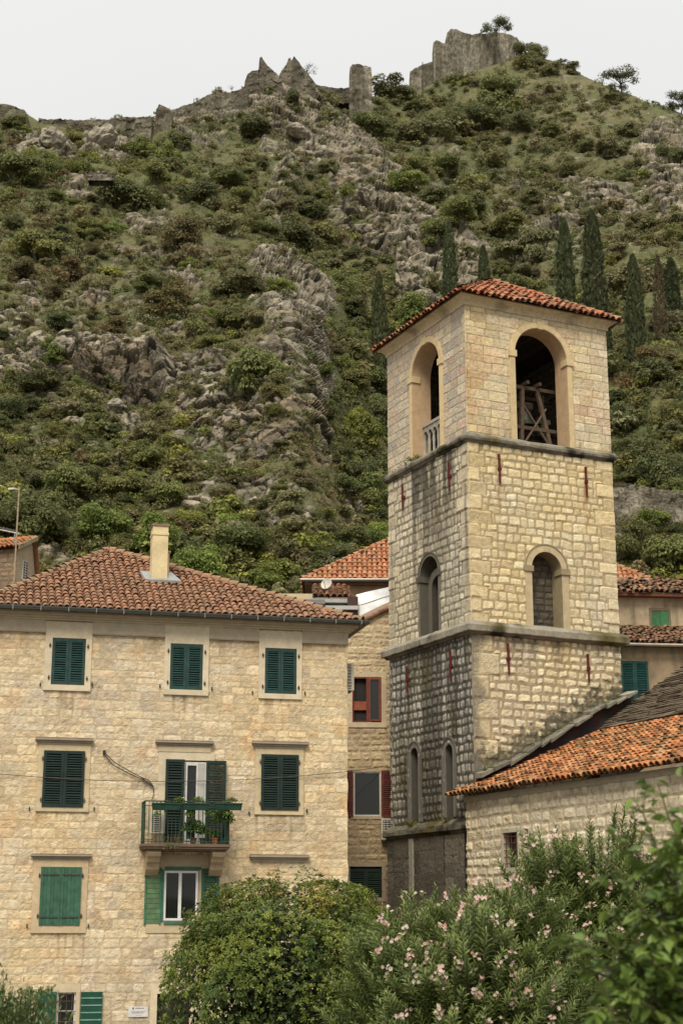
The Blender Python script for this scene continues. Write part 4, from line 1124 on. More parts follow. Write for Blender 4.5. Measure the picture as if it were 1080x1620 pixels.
# steep stone-slate roof of the nave, rising to the right
sh0 = e_h + sUp * (topL + .02) + nR * .16
ss = TR.e1 * math.cos(R(33)) + UP * math.sin(R(33)); sn = np.cross(TR.e3, ss); sn = sn if sn[2] > 0 else -sn
SPl = Fr(sh0, TR.e3, ss, sn)
outl = [SPl.uv(x, y) for x, y in ((943, 1160), (968, 1134), (992, 1117), (1040, 1085), (1085, 1052), (1180, 985))]
mb = MB(); rgs = np.random.default_rng(29)
lu = [a for a, b in outl]; lv = [b for a, b in outl]
ordr = np.argsort(lv); lu_, lv_ = np.array(lu)[ordr], np.array(lv)[ordr]
v = -.15; vmax = max(lv)
while v < vmax:
    left = np.interp(v, lv_, lu_) + rgs.normal(0, .08); u = left
    hgt = rgs.uniform(.15, .24)
    while u < left + 16:
        wd = rgs.uniform(.3, .75); th = rgs.uniform(.03, .06); dz = rgs.normal(0, .012)
        col = mixc((.125, .098, .070), (.21, .172, .125), rgs.random() ** 2) * rgs.uniform(.75, 1.2)
        a_, b_ = u + .006, u + wd - .006
        mb.hexa([SPl(a_, v, .04 + dz), SPl(b_, v + rgs.normal(0, .012), .04 + dz), SPl(b_, v + hgt + .16, -.02), SPl(a_, v + hgt + .16, -.02),
                 SPl(a_, v + rgs.normal(0, .012), .04 + th + dz), SPl(b_, v, .04 + th + dz), SPl(b_, v + hgt + .16, .005), SPl(a_, v + hgt + .16, .005)], col)
        u += wd
    v += hgt
mb.build('slate_roof', M['slate'], chapel)
mb = MB(); Q = [SPl(u, v, -.12) for u, v in outl]; Q2 = [q - UP * 2.5 for q in Q]
mb.grid(np.array([Q2, Q]), (.12, .10, .08)); mb.build('gable_wall', M['stone'], chapel)

# ------------------------------------------------------------------ house in the alley between house and tower
AP = at_y(583, 1464, 63.2); AF = wallframe((AP[0], AP[1], 0), R(88.5))
alley = thing('alley_house', 'narrow stone house in the alley between the big house and the tower', 'house', AF(0, 0, -2))
tl, tr = AF.uv(540, 1000), AF.uv(650, 946)
tln = lambda u: tl[1] + (u - tl[0]) * (tr[1] - tl[1]) / (tr[0] - tl[0])
def ar(x0, y0, x1, y1):
    a = AF.uv(x0, (y0 + y1) / 2)[0]; b = AF.uv(x1, (y0 + y1) / 2)[0]; return a, b, AF.uv((x0 + x1) / 2, y1)[1], AF.uv((x0 + x1) / 2, y0)[1]
o1, o2, o3 = ar(557, 1071, 603, 1143), ar(559, 1221, 602, 1291), ar(553, 1371, 604, 1420)
A0 = AF.uv(535, 1200)[0]; A1 = AF.uv(660, 1200)[0]
fa = Fr(AF(A0, 0), AF.e1, UP, AF.e3)
def st_al(U, V, c, D):
    q = np.stack([U, V, U * 0], -1); z = AF.uv(583, 1170)[1]
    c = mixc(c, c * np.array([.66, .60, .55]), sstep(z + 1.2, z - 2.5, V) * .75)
    return mixc(c, c * np.array([.78, .70, .66]), sstep(0, .5, fbm(q, 3, 3)) * .5)
mb = MB(); hs = [rect_hole(a - A0, b - A0, c, d) for a, b, c, d in (o1, o2, o3)]
stone_grid(mb, fa, A1 - A0, tr[1] + .3, .036, 141, holes=hs, stain=st_al, top=lambda u: tln(u + A0), ch=(.2, .36), sw=(.3, .7), joint=.03, relief=.03, rnd=.06, warp=.06, rough=.03, pal=((.54, .44, .28), (.50, .40, .26), (.58, .48, .32), (.46, .36, .24)), mortar=(.50, .41, .27))
mb.box(Fr(AF(A0, 0), AF.e1, UP, AF.e3), .02, A1 - A0, 0, tl[1] - .3, -5, -.5, (.4, .34, .24))
mb.build('wall', M['stone'], alley)
mb = MB()   # verge of mossy tiles along the sloping top
for t in np.linspace(0, .96, 14):
    u = A0 + (A1 - A0) * t; P = AF(u, tln(u), .10); Q = AF(u + (A1 - A0) / 13, tln(u + (A1 - A0) / 13), .10)
    mb.bar(P + UP * .05, Q + UP * .03, .10, .085, 8, np.array([.26, .15, .10]) * rng.uniform(.7, 1.2))
vb_ = [AF(A0, tl[1], .12), AF(A1, tln(A1), .12), AF(A1, tln(A1) + 1.2, -4), AF(A0, tl[1] + 1.2, -4)]
mb.add(vb_, [[0, 1, 2, 3]], col=(.30, .2, .14))
mb.build('roof', M['tile'], alley)
RB = (.16, .035, .022)
def stonefr(o, t=.16, col=(.52, .43, .30)):
    a, b, c, d = o; return surround(AF, a, b, c, d, a - t, b + t, c - t * 1.0, d + t, -.05, .03, alley, 'window', col=col)
win = stonefr(o1, .2); a, b, c, d = o1
sash(AF, a, b, c, d, -.02, RB, win, bars_u=((a + b) / 2 + .02,), t=.06); m_ = (a + b) / 2 + .05
pane(AF, m_, b, c, d, -.01, win); pane(AF, a, m_, c, d, -.15, win, 'backing', 'dark')
sash(AF, m_ + .03, b - .05, c + .06, d - .06, .02, (.22, .05, .03), win, t=.05, name='casement')
mb = MB(); mb.box(AF, a + .06, m_ - .06, c + .5, c + .85, -.08, -.04, (.26, .07, .035)); mb.build('inner_panel', M['paint'], win)
win = stonefr(o2, .12, (.42, .34, .24)); a, b, c, d = o2
sash(AF, a, b, c, d, -.05, (.55, .54, .52), win, t=.05); pane(AF, a, b, c, d, -.05, win)
x0, x1 = AF.uv(603, 1250)[0], AF.uv(618, 1250)[0]
shutter(AF, x0, x1 + .12, c - .03, d + .05, .05, (.10, .022, .016), win); shutter(AF, AF.uv(546, 1250)[0], a - .02, c - .03, d + .05, .05, (.10, .022, .016), win)
win = stonefr(o3, .15, (.40, .33, .24)); pane(AF, *o3, -.1, win, 'backing', 'dark')
shutter(AF, o3[0], (o3[0] + o3[1]) / 2, o3[2], o3[3] - .08, -.05, (.012, .03, .02), win); shutter(AF, (o3[0] + o3[1]) / 2, o3[1], o3[2], o3[3] - .08, -.05, (.012, .03, .02), win)

# ------------------------------------------------------------------ roofs behind: hipped orange roof, terrace parapet, sheet-metal roofs
def box_house(root, fr, W, D, H, col, mat='plaster'):
    mb = MB(); mb.box(fr, 0, W, 0, H, -D, 0, col); return mb.build('wall', M[mat], root)
OY = 77.; a0 = at_y(478, 917, OY); a1 = at_y(1027, 918, OY)
OFm = Fr((a0[0], OY, 0), (1, 0, 0), UP, (0, -1, 0)); OWd = a1[0] - a0[0]; OE = a0[2]
orange = thing('hipped_house', 'house behind the tower with a bright orange hipped tile roof', 'house', (a0[0] + OWd / 2, OY + 5, 0))
mb = MB(); mb.box(OFm, .5, OWd - .5, 0, OE - .05, -10, -.5, (.40, .27, .17)); mb.box(OFm, .1, OWd - .1, OE - .22, OE - .04, -10.4, -.1, (.17, .11, .08)); mb.build('wall', M['plaster'], orange)
ap = at_y(619, 853, OY + 2.2); hipd = ap - a0; 
half = 5.2; k_ = half / 2.2
cen = a0 + hipd * k_; cen = np.array([a0[0] + hipd[0] * k_, OY + half, a0[2] + hipd[2] * k_])
apx = np.array([a0[0] + OWd / 2, OY + half, min(cen[2], a0[2] + 4.6)])
# keep the photographed left hip slope
sl_ = (ap[2] - a0[2]) / 2.2
ridx = (ap[0] - a0[0]) / 2.2 * half
rg1 = np.array([a0[0] + min(ridx, OWd / 2), OY + half, 0]);
hgt_ = at_plane(619, 853, a0, np.cross(np.array([1., 0, 0]), np.array([rg1[0] - a0[0], half, 3.9])))
lo_, hi_ = 1., 7.
for _ in range(40):                                   # ridge height that puts the left hip line through (619, 853)
    md = (lo_ + hi_) / 2; px, py = project(a0 + (np.array([a0[0] + OWd / 2, OY + half, OE + md]) - a0) * np.linspace(0, 1, 200)[:, None])
    y = np.interp(619, px, py)
    if y > 853: lo_ = md
    else: hi_ = md
apx = np.array([a0[0] + OWd / 2, OY + half, OE + md])
fl, frr = a0 + UP * .02, np.array([a1[0], OY, OE + .02]); bl_, br_ = fl + np.array([0, 2 * half, 0]), frr + np.array([0, 2 * half, 0])
mb = MB(); opal = ((.50, .20, .09), (.54, .24, .12), (.46, .17, .08), (.50, .24, .14), (.40, .17, .09))
for i, (p, q) in enumerate(((fl, frr), (frr, br_), (bl_, fl), (br_, bl_))): tiled_plane(mb, p, q, [p, q, apx], 150 + i, pal=opal, lich=.10, pitch=.25, expo=.36)
orf = mb.build('roof', M['tile'], orange)
for p in (fl, frr): 
    mb = MB(); ridge_tiles(mb, p, apx, pal=opal, lich=.45, r=.15); mb.build('hip_tiles', M['tile'], orf)
mb = MB(); mb.bar(fl + np.array([-.1, -.1, -.05]), frr + np.array([.1, -.1, -.05]), .09, None, 8, (.22, .20, .18)); mb.build('gutter', M['metal'], orange)

lean = thing('roof_terrace', 'flat roof terrace with beige parapet, small tile roof and grey metal sheets', 'terrace', at_y(520, 1464, 66.) * np.array([1, 1, 0]))
LF = wallframe(at_y(500, 1464, 66.) * np.array([1, 1, 0]), R(88))
def lr(x0, y0, x1, y1, w=0): a = LF.uv(x0, (y0 + y1) / 2, w)[0]; b = LF.uv(x1, (y0 + y1) / 2, w)[0]; return a, b, LF.uv((x0 + x1) / 2, y1, w)[1], LF.uv((x0 + x1) / 2, y0, w)[1]
mb = MB(); q = lr(405, 939, 500, 962); mb.box(LF, q[0], q[1], q[2] - 3, q[3], -3, 0, (.55, .46, .31)); q2 = lr(494, 928, 640, 1000); mb.box(LF, q[1] + .003, q2[1], q2[2] - 3, q2[3] - .5, -3, -.4, (.42, .34, .24)); mb.build('parapet', M['plaster'], lean)
mb = MB(); q = lr(444, 948, 514, 955, .8); mb.box(LF, q[0], q[1], q[2], q[3], -.2, .8, (.22, .23, .235)); q = lr(494, 947, 553, 953, .5); mb.box(LF, q[0], q[1], q[2], q[3], -.3, .5, (.42, .42, .41)); q = lr(505, 958, 566, 964, 1.2); mb.box(LF, q[0], q[1], q[2], q[3], -.2, 1.2, (.50, .50, .49)); mb.build('metal_edging', M['metal'], lean)
mb = MB(); q = lr(500, 964, 570, 985, .6); mb.box(LF, q[0], q[1], q[2] - .5, q[3], -.2, .6, (.10, .05, .035)); q = lr(550, 944, 566, 985, 1.0); mb.box(LF, q[0], q[1], q[2], q[3], -.2, 1.05, (.07, .045, .04)); mb.build('timber_wall', M['wood'], lean)
q = lr(494, 925, 556, 946); mb = MB()
tiled_plane(mb, LF(q[0], q[2], .3), LF(q[1], q[2], .3), [LF(q[0], q[2], .3), LF(q[1], q[2], .3), LF(q[1], q[3] + .35, -2.0), LF(q[0], q[3] + .35, -2.0)], 160, lich=.35, pitch=.26)
mb.build('tile_roof', M['tile'], lean)
mb = MB(); qq = [LF.uv(x, y, .9) for x, y in ((565, 980), (563, 944), (562, 936), (632, 922), (632, 951))]
P = [LF(u, v, .9 - (.0 if i in (0, 4) else .5)) for i, (u, v) in enumerate(qq)]
nrow = 12; L0, L1 = np.array([LF(*LF.uv(566, 978, 1.0), 1.0), LF(*LF.uv(636, 948, 1.0), 1.0)]), np.array([LF(*LF.uv(563, 941, .2), .2), LF(*LF.uv(636, 924, .2), .2)])
Pg = np.array([[(L0[0] * (1 - s) + L0[1] * s) * (1 - t) + (L1[0] * (1 - s) + L1[1] * s) * t + LF.e3 * .03 * math.sin(s * 9 + t * 5) for s in np.linspace(0, 1, 20)] for t in np.r_[np.linspace(0, .48, 6), np.linspace(.52, 1, 6)]])
Pg[6:] += LF.e3 * .06
mb.grid(Pg, (.60, .61, .60)); mb.build('metal_sheet', M['metal'], lean)
mb = MB()
for x in np.linspace(468, 498, 5): mb.bar(LF(*LF.uv(x, 970, .4), .4), LF(*LF.uv(x, 957, .4), .4), .025, None, 5, (.45, .42, .36))
mb.build('balustrade', M['plaster'], lean)
dc = LF(*LF.uv(516, 923, -.3), -.3); dish = thing('satellite_dish', 'grey satellite dish on the terrace below the orange roof', 'satellite dish', dc)
dd = np.array([-.45, -.85, .3]); dd /= np.linalg.norm(dd); sx_ = np.cross(dd, UP); sx_ /= np.linalg.norm(sx_); sy_ = np.cross(sx_, dd)
th = np.linspace(0, 2 * np.pi, 25)
mb = MB(); mb.grid(np.array([[dc + r * .26 * (np.cos(t) * sx_ + np.sin(t) * sy_) - dd * .08 * (1 - r * r) for t in th] for r in np.linspace(0.02, 1, 5)]), (.55, .52, .46)); mb.build('reflector', M['white'], dish, True)
mb = MB(); mb.bar(dc - dd * .12, dc - dd * .3 - UP * .7, .03, None, 6, (.3, .3, .3)); mb.bar(dc - sy_ * .25, dc + dd * .25, .015, None, 5, (.3, .3, .3)); mb.build('mount', M['metal'], dish)

# ------------------------------------------------------------------ ochre houses right of the tower
RF = wallframe(at_y(1030, 1464, 68.) * np.array([1, 1, 0]), R(84))
def rr_(x0, y0, x1, y1, w=0): a = RF.uv(x0, (y0 + y1) / 2, w)[0]; b = RF.uv(x1, (y0 + y1) / 2, w)[0]; return a, b, RF.uv((x0 + x1) / 2, y1, w)[1], RF.uv((x0 + x1) / 2, y0, w)[1]
ochre = thing('ochre_house', 'ochre plastered house with two stepped tile roofs right of the tower', 'house', RF(0, 0, -3))
q = rr_(940, 1022, 1180, 1130); U0, U1 = q[0], q[1]; zE = RF.uv(1030, 1024)[1]
def plaster_grid(fr, u0, u1, v0, v1, w, holes, seed, col=(.36, .27, .17)):
    nu, nv = int((u1 - u0) / .06) + 2, int((v1 - v0) / .06) + 2
    U, V = np.meshgrid(np.linspace(u0, u1, nu), np.linspace(v0, v1, nv)); qd = np.stack([U, V, U * 0 + seed], -1)
    n = fbm(qd * .8, 4, seed); c = mixc(np.array(col) * 1.12, np.array([.25, .20, .145]), sstep(-.15, .45, n)); c = mixc(c, np.array([.50, .42, .30]), sstep(.25, .4, fbm(qd * 1.1 + 7, 4, seed + 1)))
    c = mixc(c, np.array([.12, .10, .08]), sstep(.1, .6, fbm(qd * np.array([4, .5, 1]), 3, seed + 2)) * .5)
    mb = MB(); uc, vc = (U[:-1, :-1] + U[1:, 1:]) / 2, (V[:-1, :-1] + V[1:, 1:]) / 2; m = np.ones(uc.shape, bool)
    for h in holes: m &= ~h(uc, vc)
    mb.grid(fr.arr(U, V, w + .02 * n), c, m); return mb
wA = rr_(982, 1046, 1025, 1116); mb = plaster_grid(RF, U0, U1, zE - 6, zE, 0, [rect_hole(*wA)], 5)
mb.box(RF, U0, U1, 0, zE - .1, -7, -.4, (.3, .22, .14)); 
w_up = -2.2; qU = rr_(960, 945, 1200, 1000, w_up); zU = RF.uv(1030, 944, w_up)[1]; wB = rr_(1030, 966, 1057, 998, w_up)
m2 = plaster_grid(RF, qU[0], qU[1], zE - .2, zU, w_up, [rect_hole(*wB)], 8, (.42, .34, .23))
for k in range(len(m2.V)): mb.add(m2.V[k], m2.F4[k], None, m2.C[k])
mb.box(RF, qU[0], qU[1], zE, zU - .1, -7, w_up - .4, (.3, .22, .14))
mb.build('wall', M['plaster'], ochre)
rpal = ((.34, .16, .10), (.40, .20, .13), (.28, .14, .10), (.44, .25, .16), (.22, .14, .10))
mb = MB(); e_a, e_b = RF(U0, zE + .12, .45), RF(U1, zE + .12, .45)
t_ = RF.uv(1030, 996, w_up)[1]
tiled_plane(mb, e_a, e_b, [e_a, e_b, RF(U1, t_ + .1, w_up + .02), RF(U0, t_ + .1, w_up + .02)], 170, pal=rpal, lich=.3, moss=.4, pitch=.24, jit=.03)
mb.build('lower_roof', M['tile'], ochre)
mb = MB(); e_a, e_b = RF(qU[0], zU + .12, w_up + .5), RF(qU[1], zU + .12, w_up + .5)
rz = RF.uv(1030, 921, w_up - 1.2)[1]
tiled_plane(mb, e_a, e_b, [e_a, e_b, RF(qU[1], rz + .1, w_up - 1.2), RF(qU[0], rz + .1, w_up - 1.2)], 171, pal=rpal, lich=.35, moss=.5, pitch=.26, jit=.05)
mb.build('upper_roof', M['tile'], ochre)
mb = MB(); mb.bar(RF(U0, zE + .02, .52), RF(U1, zE + .02, .52), .075, None, 8, (.42, .37, .30)); mb.build('gutter', M['metal'], ochre)
mb = MB(); mb.box(RF, qU[0], qU[1], zU - .06, zU + .08, w_up, w_up + .45, (.16, .06, .04)); mb.build('eave_board', M['wood'], ochre)
a, b, c, d = wA; win = surround(RF, a, b, c, d, a - .08, b + .08, c - .1, d + .1, -.05, .02, ochre, 'window', col=(.30, .22, .14)); m_ = (a + b) / 2
shutter(RF, a, m_ - .003, c, d, .01, (.020, .085, .075), win); shutter(RF, m_ + .003, b, c, d, .01, (.020, .085, .075), win); pane(RF, a, b, c, d, -.1, win, 'backing', 'dark')
a, b, c, d = wB; win = surround(RF, a, b, c, d, a - .1, b + .1, c - .06, d + .12, w_up - .05, w_up + .03, ochre, 'window', col=(.20, .15, .11), depth=2.45)
mb = MB(); mb.box(RF, a, (a + b) / 2 - .01, c, d, w_up - .05, w_up - .0, (.045, .15, .065)); mb.box(RF, (a + b) / 2, b, c, d, w_up - .05, w_up + .01, (.05, .17, .075)); mb.build('shutter', M['paint'], win)

# ------------------------------------------------------------------ small gabled house, far left, with its mast
GF = wallframe(at_y(28, 868, 80.) * np.array([1, 1, 0]), R(108))
gable = thing('gabled_house', 'small old gabled house with tile roof rising behind the hipped roof', 'house', GF(-3, 0, -2))
GE = GF.uv(28, 868)[1]; GW = 7.
GS = Fr(GF(0, 0), -GF.e3, UP, GF.e1)
ge_d = 1.5; rdg = GE + .80
mb = MB(); stone_grid(mb, Fr(GF(-GW, 0), GF.e1, UP, GF.e3), GW, GE, .06, 181, ch=(.2, .3), sw=(.3, .6), joint=.05, relief=.03, rnd=.06, rough=.03, pal=((.26, .18, .12), (.30, .21, .14), (.22, .16, .11)), mortar=(.2, .15, .1))
vw = [GS.uv(x, y) for x, y in ((35, 908), (43, 889))]
pts = [GS(0, 0), GS(ge_d + .5, 0), GS(ge_d + .5, GE - 1.2), GS(ge_d, rdg), GS(0, GE)]
mb.add(pts, [[0, 1, 2, 3]], [[0, 3, 4]], (.44, .36, .24))
mb.build('wall', M['stone'], gable)
mb = MB(); e_a, e_b = GF(-GW, GE + .03, .35), GF(.25, GE + .03, .35); r_a, r_b = GF(-GW, rdg + .1, -ge_d), GF(.25, rdg + .1, -ge_d)
tiled_plane(mb, e_a, e_b, [e_a, e_b, r_b, r_a], 182, pal=ORANGE, lich=.2, pitch=.25)
mb.add([r_a, r_b, GF(.25, GE - 1.2, -ge_d - .7), GF(-GW, GE - 1.2, -ge_d - .7)], [[0, 1, 2, 3]], col=(.3, .14, .08))
gr = mb.build('roof', M['tile'], gable)
mb = MB(); ridge_tiles(mb, r_a, r_b, pal=ORANGE, lich=.2); mb.build('ridge_tiles', M['tile'], gr)
mb = MB(); mb.hexa([GF(.26, GE - .12, .37), GF(.36, GE - .12, .37), GF(.36, rdg - .04, -ge_d), GF(.26, rdg - .04, -ge_d), GF(.26, GE + .1, .37), GF(.36, GE + .1, .37), GF(.36, rdg + .2, -ge_d), GF(.26, rdg + .2, -ge_d)], (.28, .24, .15)); mb.build('verge', M['plaster'], gr)
a, b, c, d = vw[0][0], vw[1][0], vw[0][1], vw[1][1]
a, b = min(a, b), max(a, b)
mb = MB(); mb.box(GS, a, b, c - .3, d, .0, .04, (.62, .60, .55)); vt = mb.build('vent', M['white'], gable)
mb = MB()
for i in range(2):
    for k in range(7):
        y = c - .2 + k * (d - c + .2) / 7; uu0 = a + .08 + i * (b - a) / 2; mb.box(GS, uu0, uu0 + (b - a) * .34, y, y + .09, .041, .05, (.03, .03, .03))
mb.build('louvre', M['paint'], vt)
mp = GF(GF.uv(25, 905, .7)[0], 0, .7); m0, m1 = GF(*GF.uv(23, 916, .7), .7), GF(*GF.uv(31, 770, .7), .7)
mast = thing('lamp_mast', 'tall thin weathered mast with a small white lamp at its top', 'mast', m0)
mb = MB(); mb.tube([m0 - UP * 1, (m0 + m1) / 2, m1], [.05, .045, .035], 7, (.36, .28, .19)); mb.build('pole', M['wood'], mast)
mb = MB(); h = GF.e1; mb.bar(m1 - UP * .15, m1 - h * .32 - UP * .08, .03, None, 6, (.5, .5, .5)); mb.box(Fr(m1 - h * .42 - UP * .08, h, UP, GF.e3), -.2, .12, -.04, .05, -.07, .07, (.66, .65, .62)); mb.build('lamp_head', M['white'], mast)
e_ = GF(*GF.uv(0, 838, .2), .2); e2_ = GF(*GF.uv(24, 843, .2), .2)
ant = thing('aerial', 'grey roof aerial boom lying across the ridge of the gabled house', 'aerial', e2_)
mb = MB(); bd = e2_ - e_; mb.bar(e_ - bd * .6, e2_ + bd * .3, .035, None, 6, (.5, .49, .46)); mb.build('boom', M['metal'], ant)
for t in np.linspace(0.1, 1.2, 6):
    mb = MB(); p = e_ + bd * t; mb.bar(p - GF.e3 * .5 + UP * .1, p + GF.e3 * .5 + UP * .1, .012, None, 5, (.42, .41, .4)); mb.build('antenna_element', M['metal'], ant)
mb = MB(); mb.bar(e2_, GF(GF.uv(24, 843, .2)[0], GE, .2), .03, None, 6, (.4, .38, .34)); mb.build('stay', M['metal'], ant)

# ------------------------------------------------------------------ things on the house front
def ac_unit(name, fr, a, b, c, d, w0, w1, lab):
    t = thing(name, lab, 'air conditioner', fr((a + b) / 2, c, w0))
    mb = MB(); mb.box(fr, a, b, c, d, w0, w1, (.62, .58, .49)); mb.build('case', M['white'], t)
    mb = MB(); mb.box(fr, a + .05, a + (b - a) * .72, c + .05, d - .05, w1 + .001, w1 + .012, (.03, .03, .03))
    for k in range(8): y = c + .08 + k * (d - c - .16) / 7.4; mb.box(fr, a + .05, a + (b - a) * .72, y, y + .022, w1 + .013, w1 + .028, (.60, .56, .48))
    for k in range(4): x = a + .1 + k * (b - a) * .19; mb.box(fr, x, x + .018, c + .05, d - .05, w1 + .029, w1 + .036, (.58, .54, .46))
    mb.build('grille', M['white'], t)
    for u in (a + .08, b - .1):
        mb = MB(); mb.box(fr, u, u + .04, c - .05, c - .002, min(w0, w1) - .0, w1, (.3, .28, .25)); mb.build('bracket', M['metal'], t)
    return t
q = HF.uv(240, 1318, .55); q1_ = HF.uv(259, 1285, .55)
ac_unit('air_conditioner', HF, q[0] - .05, q1_[0] + .05, q[1], q1_[1], .25, .55, 'beige air conditioner standing behind the balcony railing')
# unit on the side wall, seen past the house corner
s0_ = HF(HW, 0, -.9)
SWF = Fr(s0_, HF.e1, UP, HF.e3)
z0_, z1_ = HF.uv(556, 1092, -.6)[1], HF.uv(556, 1049, -.6)[1]
ac_unit('air_conditioner', SWF, .06, .40, z0_, z1_, -.2, .3, 'beige air conditioner on the side wall at the corner of the big house')
u0, u1 = AF.uv(603, 1312, .3)[0], AF.uv(620, 1312, .3)[0]
ac_unit('air_conditioner', AF, u0, u1 + .25, AF.uv(610, 1328, .3)[1], AF.uv(610, 1295, .3)[1], .05, .35, 'grey air conditioner low in the alley beside the tower')

PLQ = HF.uv(203, 1609, .04), HF.uv(234.5, 1592, .04)
pa, pb, pc, pd = PLQ[0][0], PLQ[1][0], PLQ[0][1], PLQ[1][1]
plaque = thing('wall_plaque', 'small white plaque with an emblem and lines of text on the stone wall', 'plaque', HF((pa + pb) / 2, pc, .03))
mb = MB(); mb.box(HF, pa, pb, pc, pd, .02, .05, (.66, .65, .66)); mb.build('panel', M['white'], plaque)
mb = MB(); W_, H_ = pb - pa, pd - pc
def tl_(u0, u1, v, h, col=(.16, .15, .15)):
    u = u0; 
    while u < u1: 
        l = rng.uniform(.02, .05); mb.box(HF, pa + W_ * u, pa + W_ * min(u + l, u1), pc + H_ * v, pc + H_ * (v + h), .0505, .053, col); u += l + .012
tl_(.36, .80, .78, .08); tl_(.14, .86, .50, .045, (.3, .29, .29)); tl_(.16, .76, .42, .045, (.3, .29, .29)); tl_(.18, .76, .34, .045, (.3, .29, .29)); tl_(.38, .66, .15, .04, (.4, .38, .38))
mb.build('lettering', M['paint'], plaque)
mb = MB(); cxp, cyp = pa + W_ * .235, pc + H_ * .80
mb.add([HF(cxp - .022, cyp + .035, .054), HF(cxp + .022, cyp + .035, .054), HF(cxp + .022, cyp - .01, .054), HF(cxp, cyp - .045, .054), HF(cxp - .022, cyp - .01, .054)], [[0, 1, 2, 3]], [[0, 3, 4]], (.10, .05, .06)); mb.build('emblem', M['paint'], plaque)

def sag(A_, B_, drop, n=30): t = np.linspace(0, 1, n)[:, None]; return A_ * (1 - t) + B_ * t - UP * drop * 4 * t * (1 - t)
mb = MB(); k0 = HF(-.3, HF.uv(0, 1221, .12)[1], .12); k1 = HF(HW + .05, HF.uv(548, 1220, .12)[1], .12); k2 = AF(*AF.uv(612, 1211, .05), .05)
mb.tube(np.vstack([sag(k0, k1, .32, 40), sag(k1, k2, .02, 6)[1:]]), .011, 5, (.10, .09, .08), False)
tag(mb.build('overhead_cable', M['iron']), 'thin grey cable strung straight across the house front', 'cable')
mb = MB()
for x in ([(165, 1190), (180, 1205), (200, 1217), (222, 1229), (236, 1238), (243, 1246)], [(165, 1192), (178, 1210), (205, 1224), (226, 1233), (240, 1244)], [(222, 1229), (235, 1234), (243, 1244), (243, 1258), (240, 1268)]):
    pts = np.array([HF(*HF.uv(px, py, .08), .08) for px, py in x]); t = np.linspace(0, len(pts) - 1, 24)
    mb.tube(np.stack([np.interp(t, range(len(pts)), pts[:, i]) for i in range(3)], -1), .014, 5, (.05, .045, .045), False)
P = HF(*HF.uv(165, 1190, .06), .06); mb.box(Fr(P, HF.e1, UP, HF.e3), -.04, .04, -.06, .06, -.06, .05, (.05, .045, .04))
tag(mb.build('loose_cable', M['iron']), 'bundle of black wires hanging slack from a hook to the balcony', 'cable')
# ------------------------------------------------------------------ HILL
ctl = [(-260, 1010, 92), (0, 1010, 92), (270, 1000, 92), (540, 1000, 92), (800, 1000, 94), (1080, 1000, 94), (1340, 1000, 94),
       (-260, 800, 116), (0, 800, 116), (200, 800, 116), (400, 800, 112), (520, 800, 112), (580, 800, 124), (700, 800, 126), (1000, 800, 114), (1340, 800, 116),
       (0, 640, 138), (200, 640, 138), (400, 640, 130), (500, 640, 128), (575, 640, 165), (700, 640, 165), (1000, 620, 142), (1340, 620, 142),
       (0, 545, 150), (200, 545, 150), (400, 530, 148), (480, 520, 146), (560, 520, 190), (700, 520, 190), (1000, 490, 172), (1340, 490, 172),
       (0, 430, 176), (200, 430, 176), (400, 430, 172), (520, 420, 215), (640, 430, 214), (720, 440, 214), (800, 420, 235), (1000, 400, 215), (1340, 400, 210),
       (-260, 300, 215), (0, 300, 215), (200, 300, 220), (350, 300, 228), (460, 280, 246), (560, 300, 244), (650, 340, 240), (720, 330, 262), (900, 300, 262), (1060, 300, 246), (1340, 300, 245),
       (-260, 175, 268), (0, 180, 268), (200, 190, 275), (350, 170, 282), (440, 140, 288), (540, 160, 306), (640, 180, 318), (760, 110, 335), (860, 130, 325), (980, 160, 310), (1080, 185, 300), (1340, 230, 290),
       (760, 220, 300), (620, 230, 288)]
ctl = np.array(ctl, float)
def tps(P, v, lam=1e-3):
    n = len(P); d = np.linalg.norm(P[:, None] - P[None], axis=-1); K = np.where(d > 0, d * d * np.log(d + 1e-9), 0) + lam * np.eye(n)
    A = np.zeros((n + 3, n + 3)); A[:n, :n] = K; A[:n, n] = 1; A[:n, n + 1:] = P; A[n, :n] = 1; A[n + 1:, :n] = P.T
    return np.linalg.solve(A, np.r_[v, 0, 0, 0])
_cp = ctl[:, :2] / 500; _cw = tps(_cp, np.log(ctl[:, 2]), 2e-3)
def depth(px, py):
    x = np.stack([np.asarray(px, float), np.asarray(py, float)], -1) / 500; out = _cw[len(_cp)] + x @ _cw[len(_cp) + 1:]
    for i in range(len(_cp)):
        d = np.sqrt(((x - _cp[i]) ** 2).sum(-1)); out = out + _cw[i] * np.where(d > 0, d * d * np.log(d + 1e-9), 0)
    return np.exp(out)
skx = [-300, -100, 0, 40, 70, 120, 180, 245, 270, 310, 345, 390, 440, 490, 540, 590, 640, 690, 740, 790, 840, 870, 900, 950, 1000, 1050, 1080, 1200, 1400]
sky_ = [150, 160, 172, 178, 190, 192, 190, 186, 172, 164, 150, 138, 128, 132, 142, 152, 152, 134, 122, 104, 90, 96, 108, 132, 152, 168, 180, 215, 260]
def skyl(px): return np.interp(px, skx, sky_)
DX = 1.75; X0, X1 = -280, 1360
cx_ = np.arange(X0, X1, DX); nr = 740; YB = 1015
tt = np.linspace(0, 1, nr)
PX = np.broadcast_to(cx_, (nr, len(cx_))); PY = YB + (skyl(cx_)[None] - YB) * tt[:, None]
DY = depth(PX, PY)
DY = np.maximum.accumulate(DY + tt[:, None] * .01, axis=0)
u_, v_ = (PX - 540) / F, (810 - PY) / F
dy_ = CP - v_ * SP
HB = np.stack([u_ / dy_ * DY, DY, CAMZ + (SP + v_ * CP) / dy_ * DY], -1)
gxv = np.gradient(HB, axis=1); gyv = np.gradient(HB, axis=0)
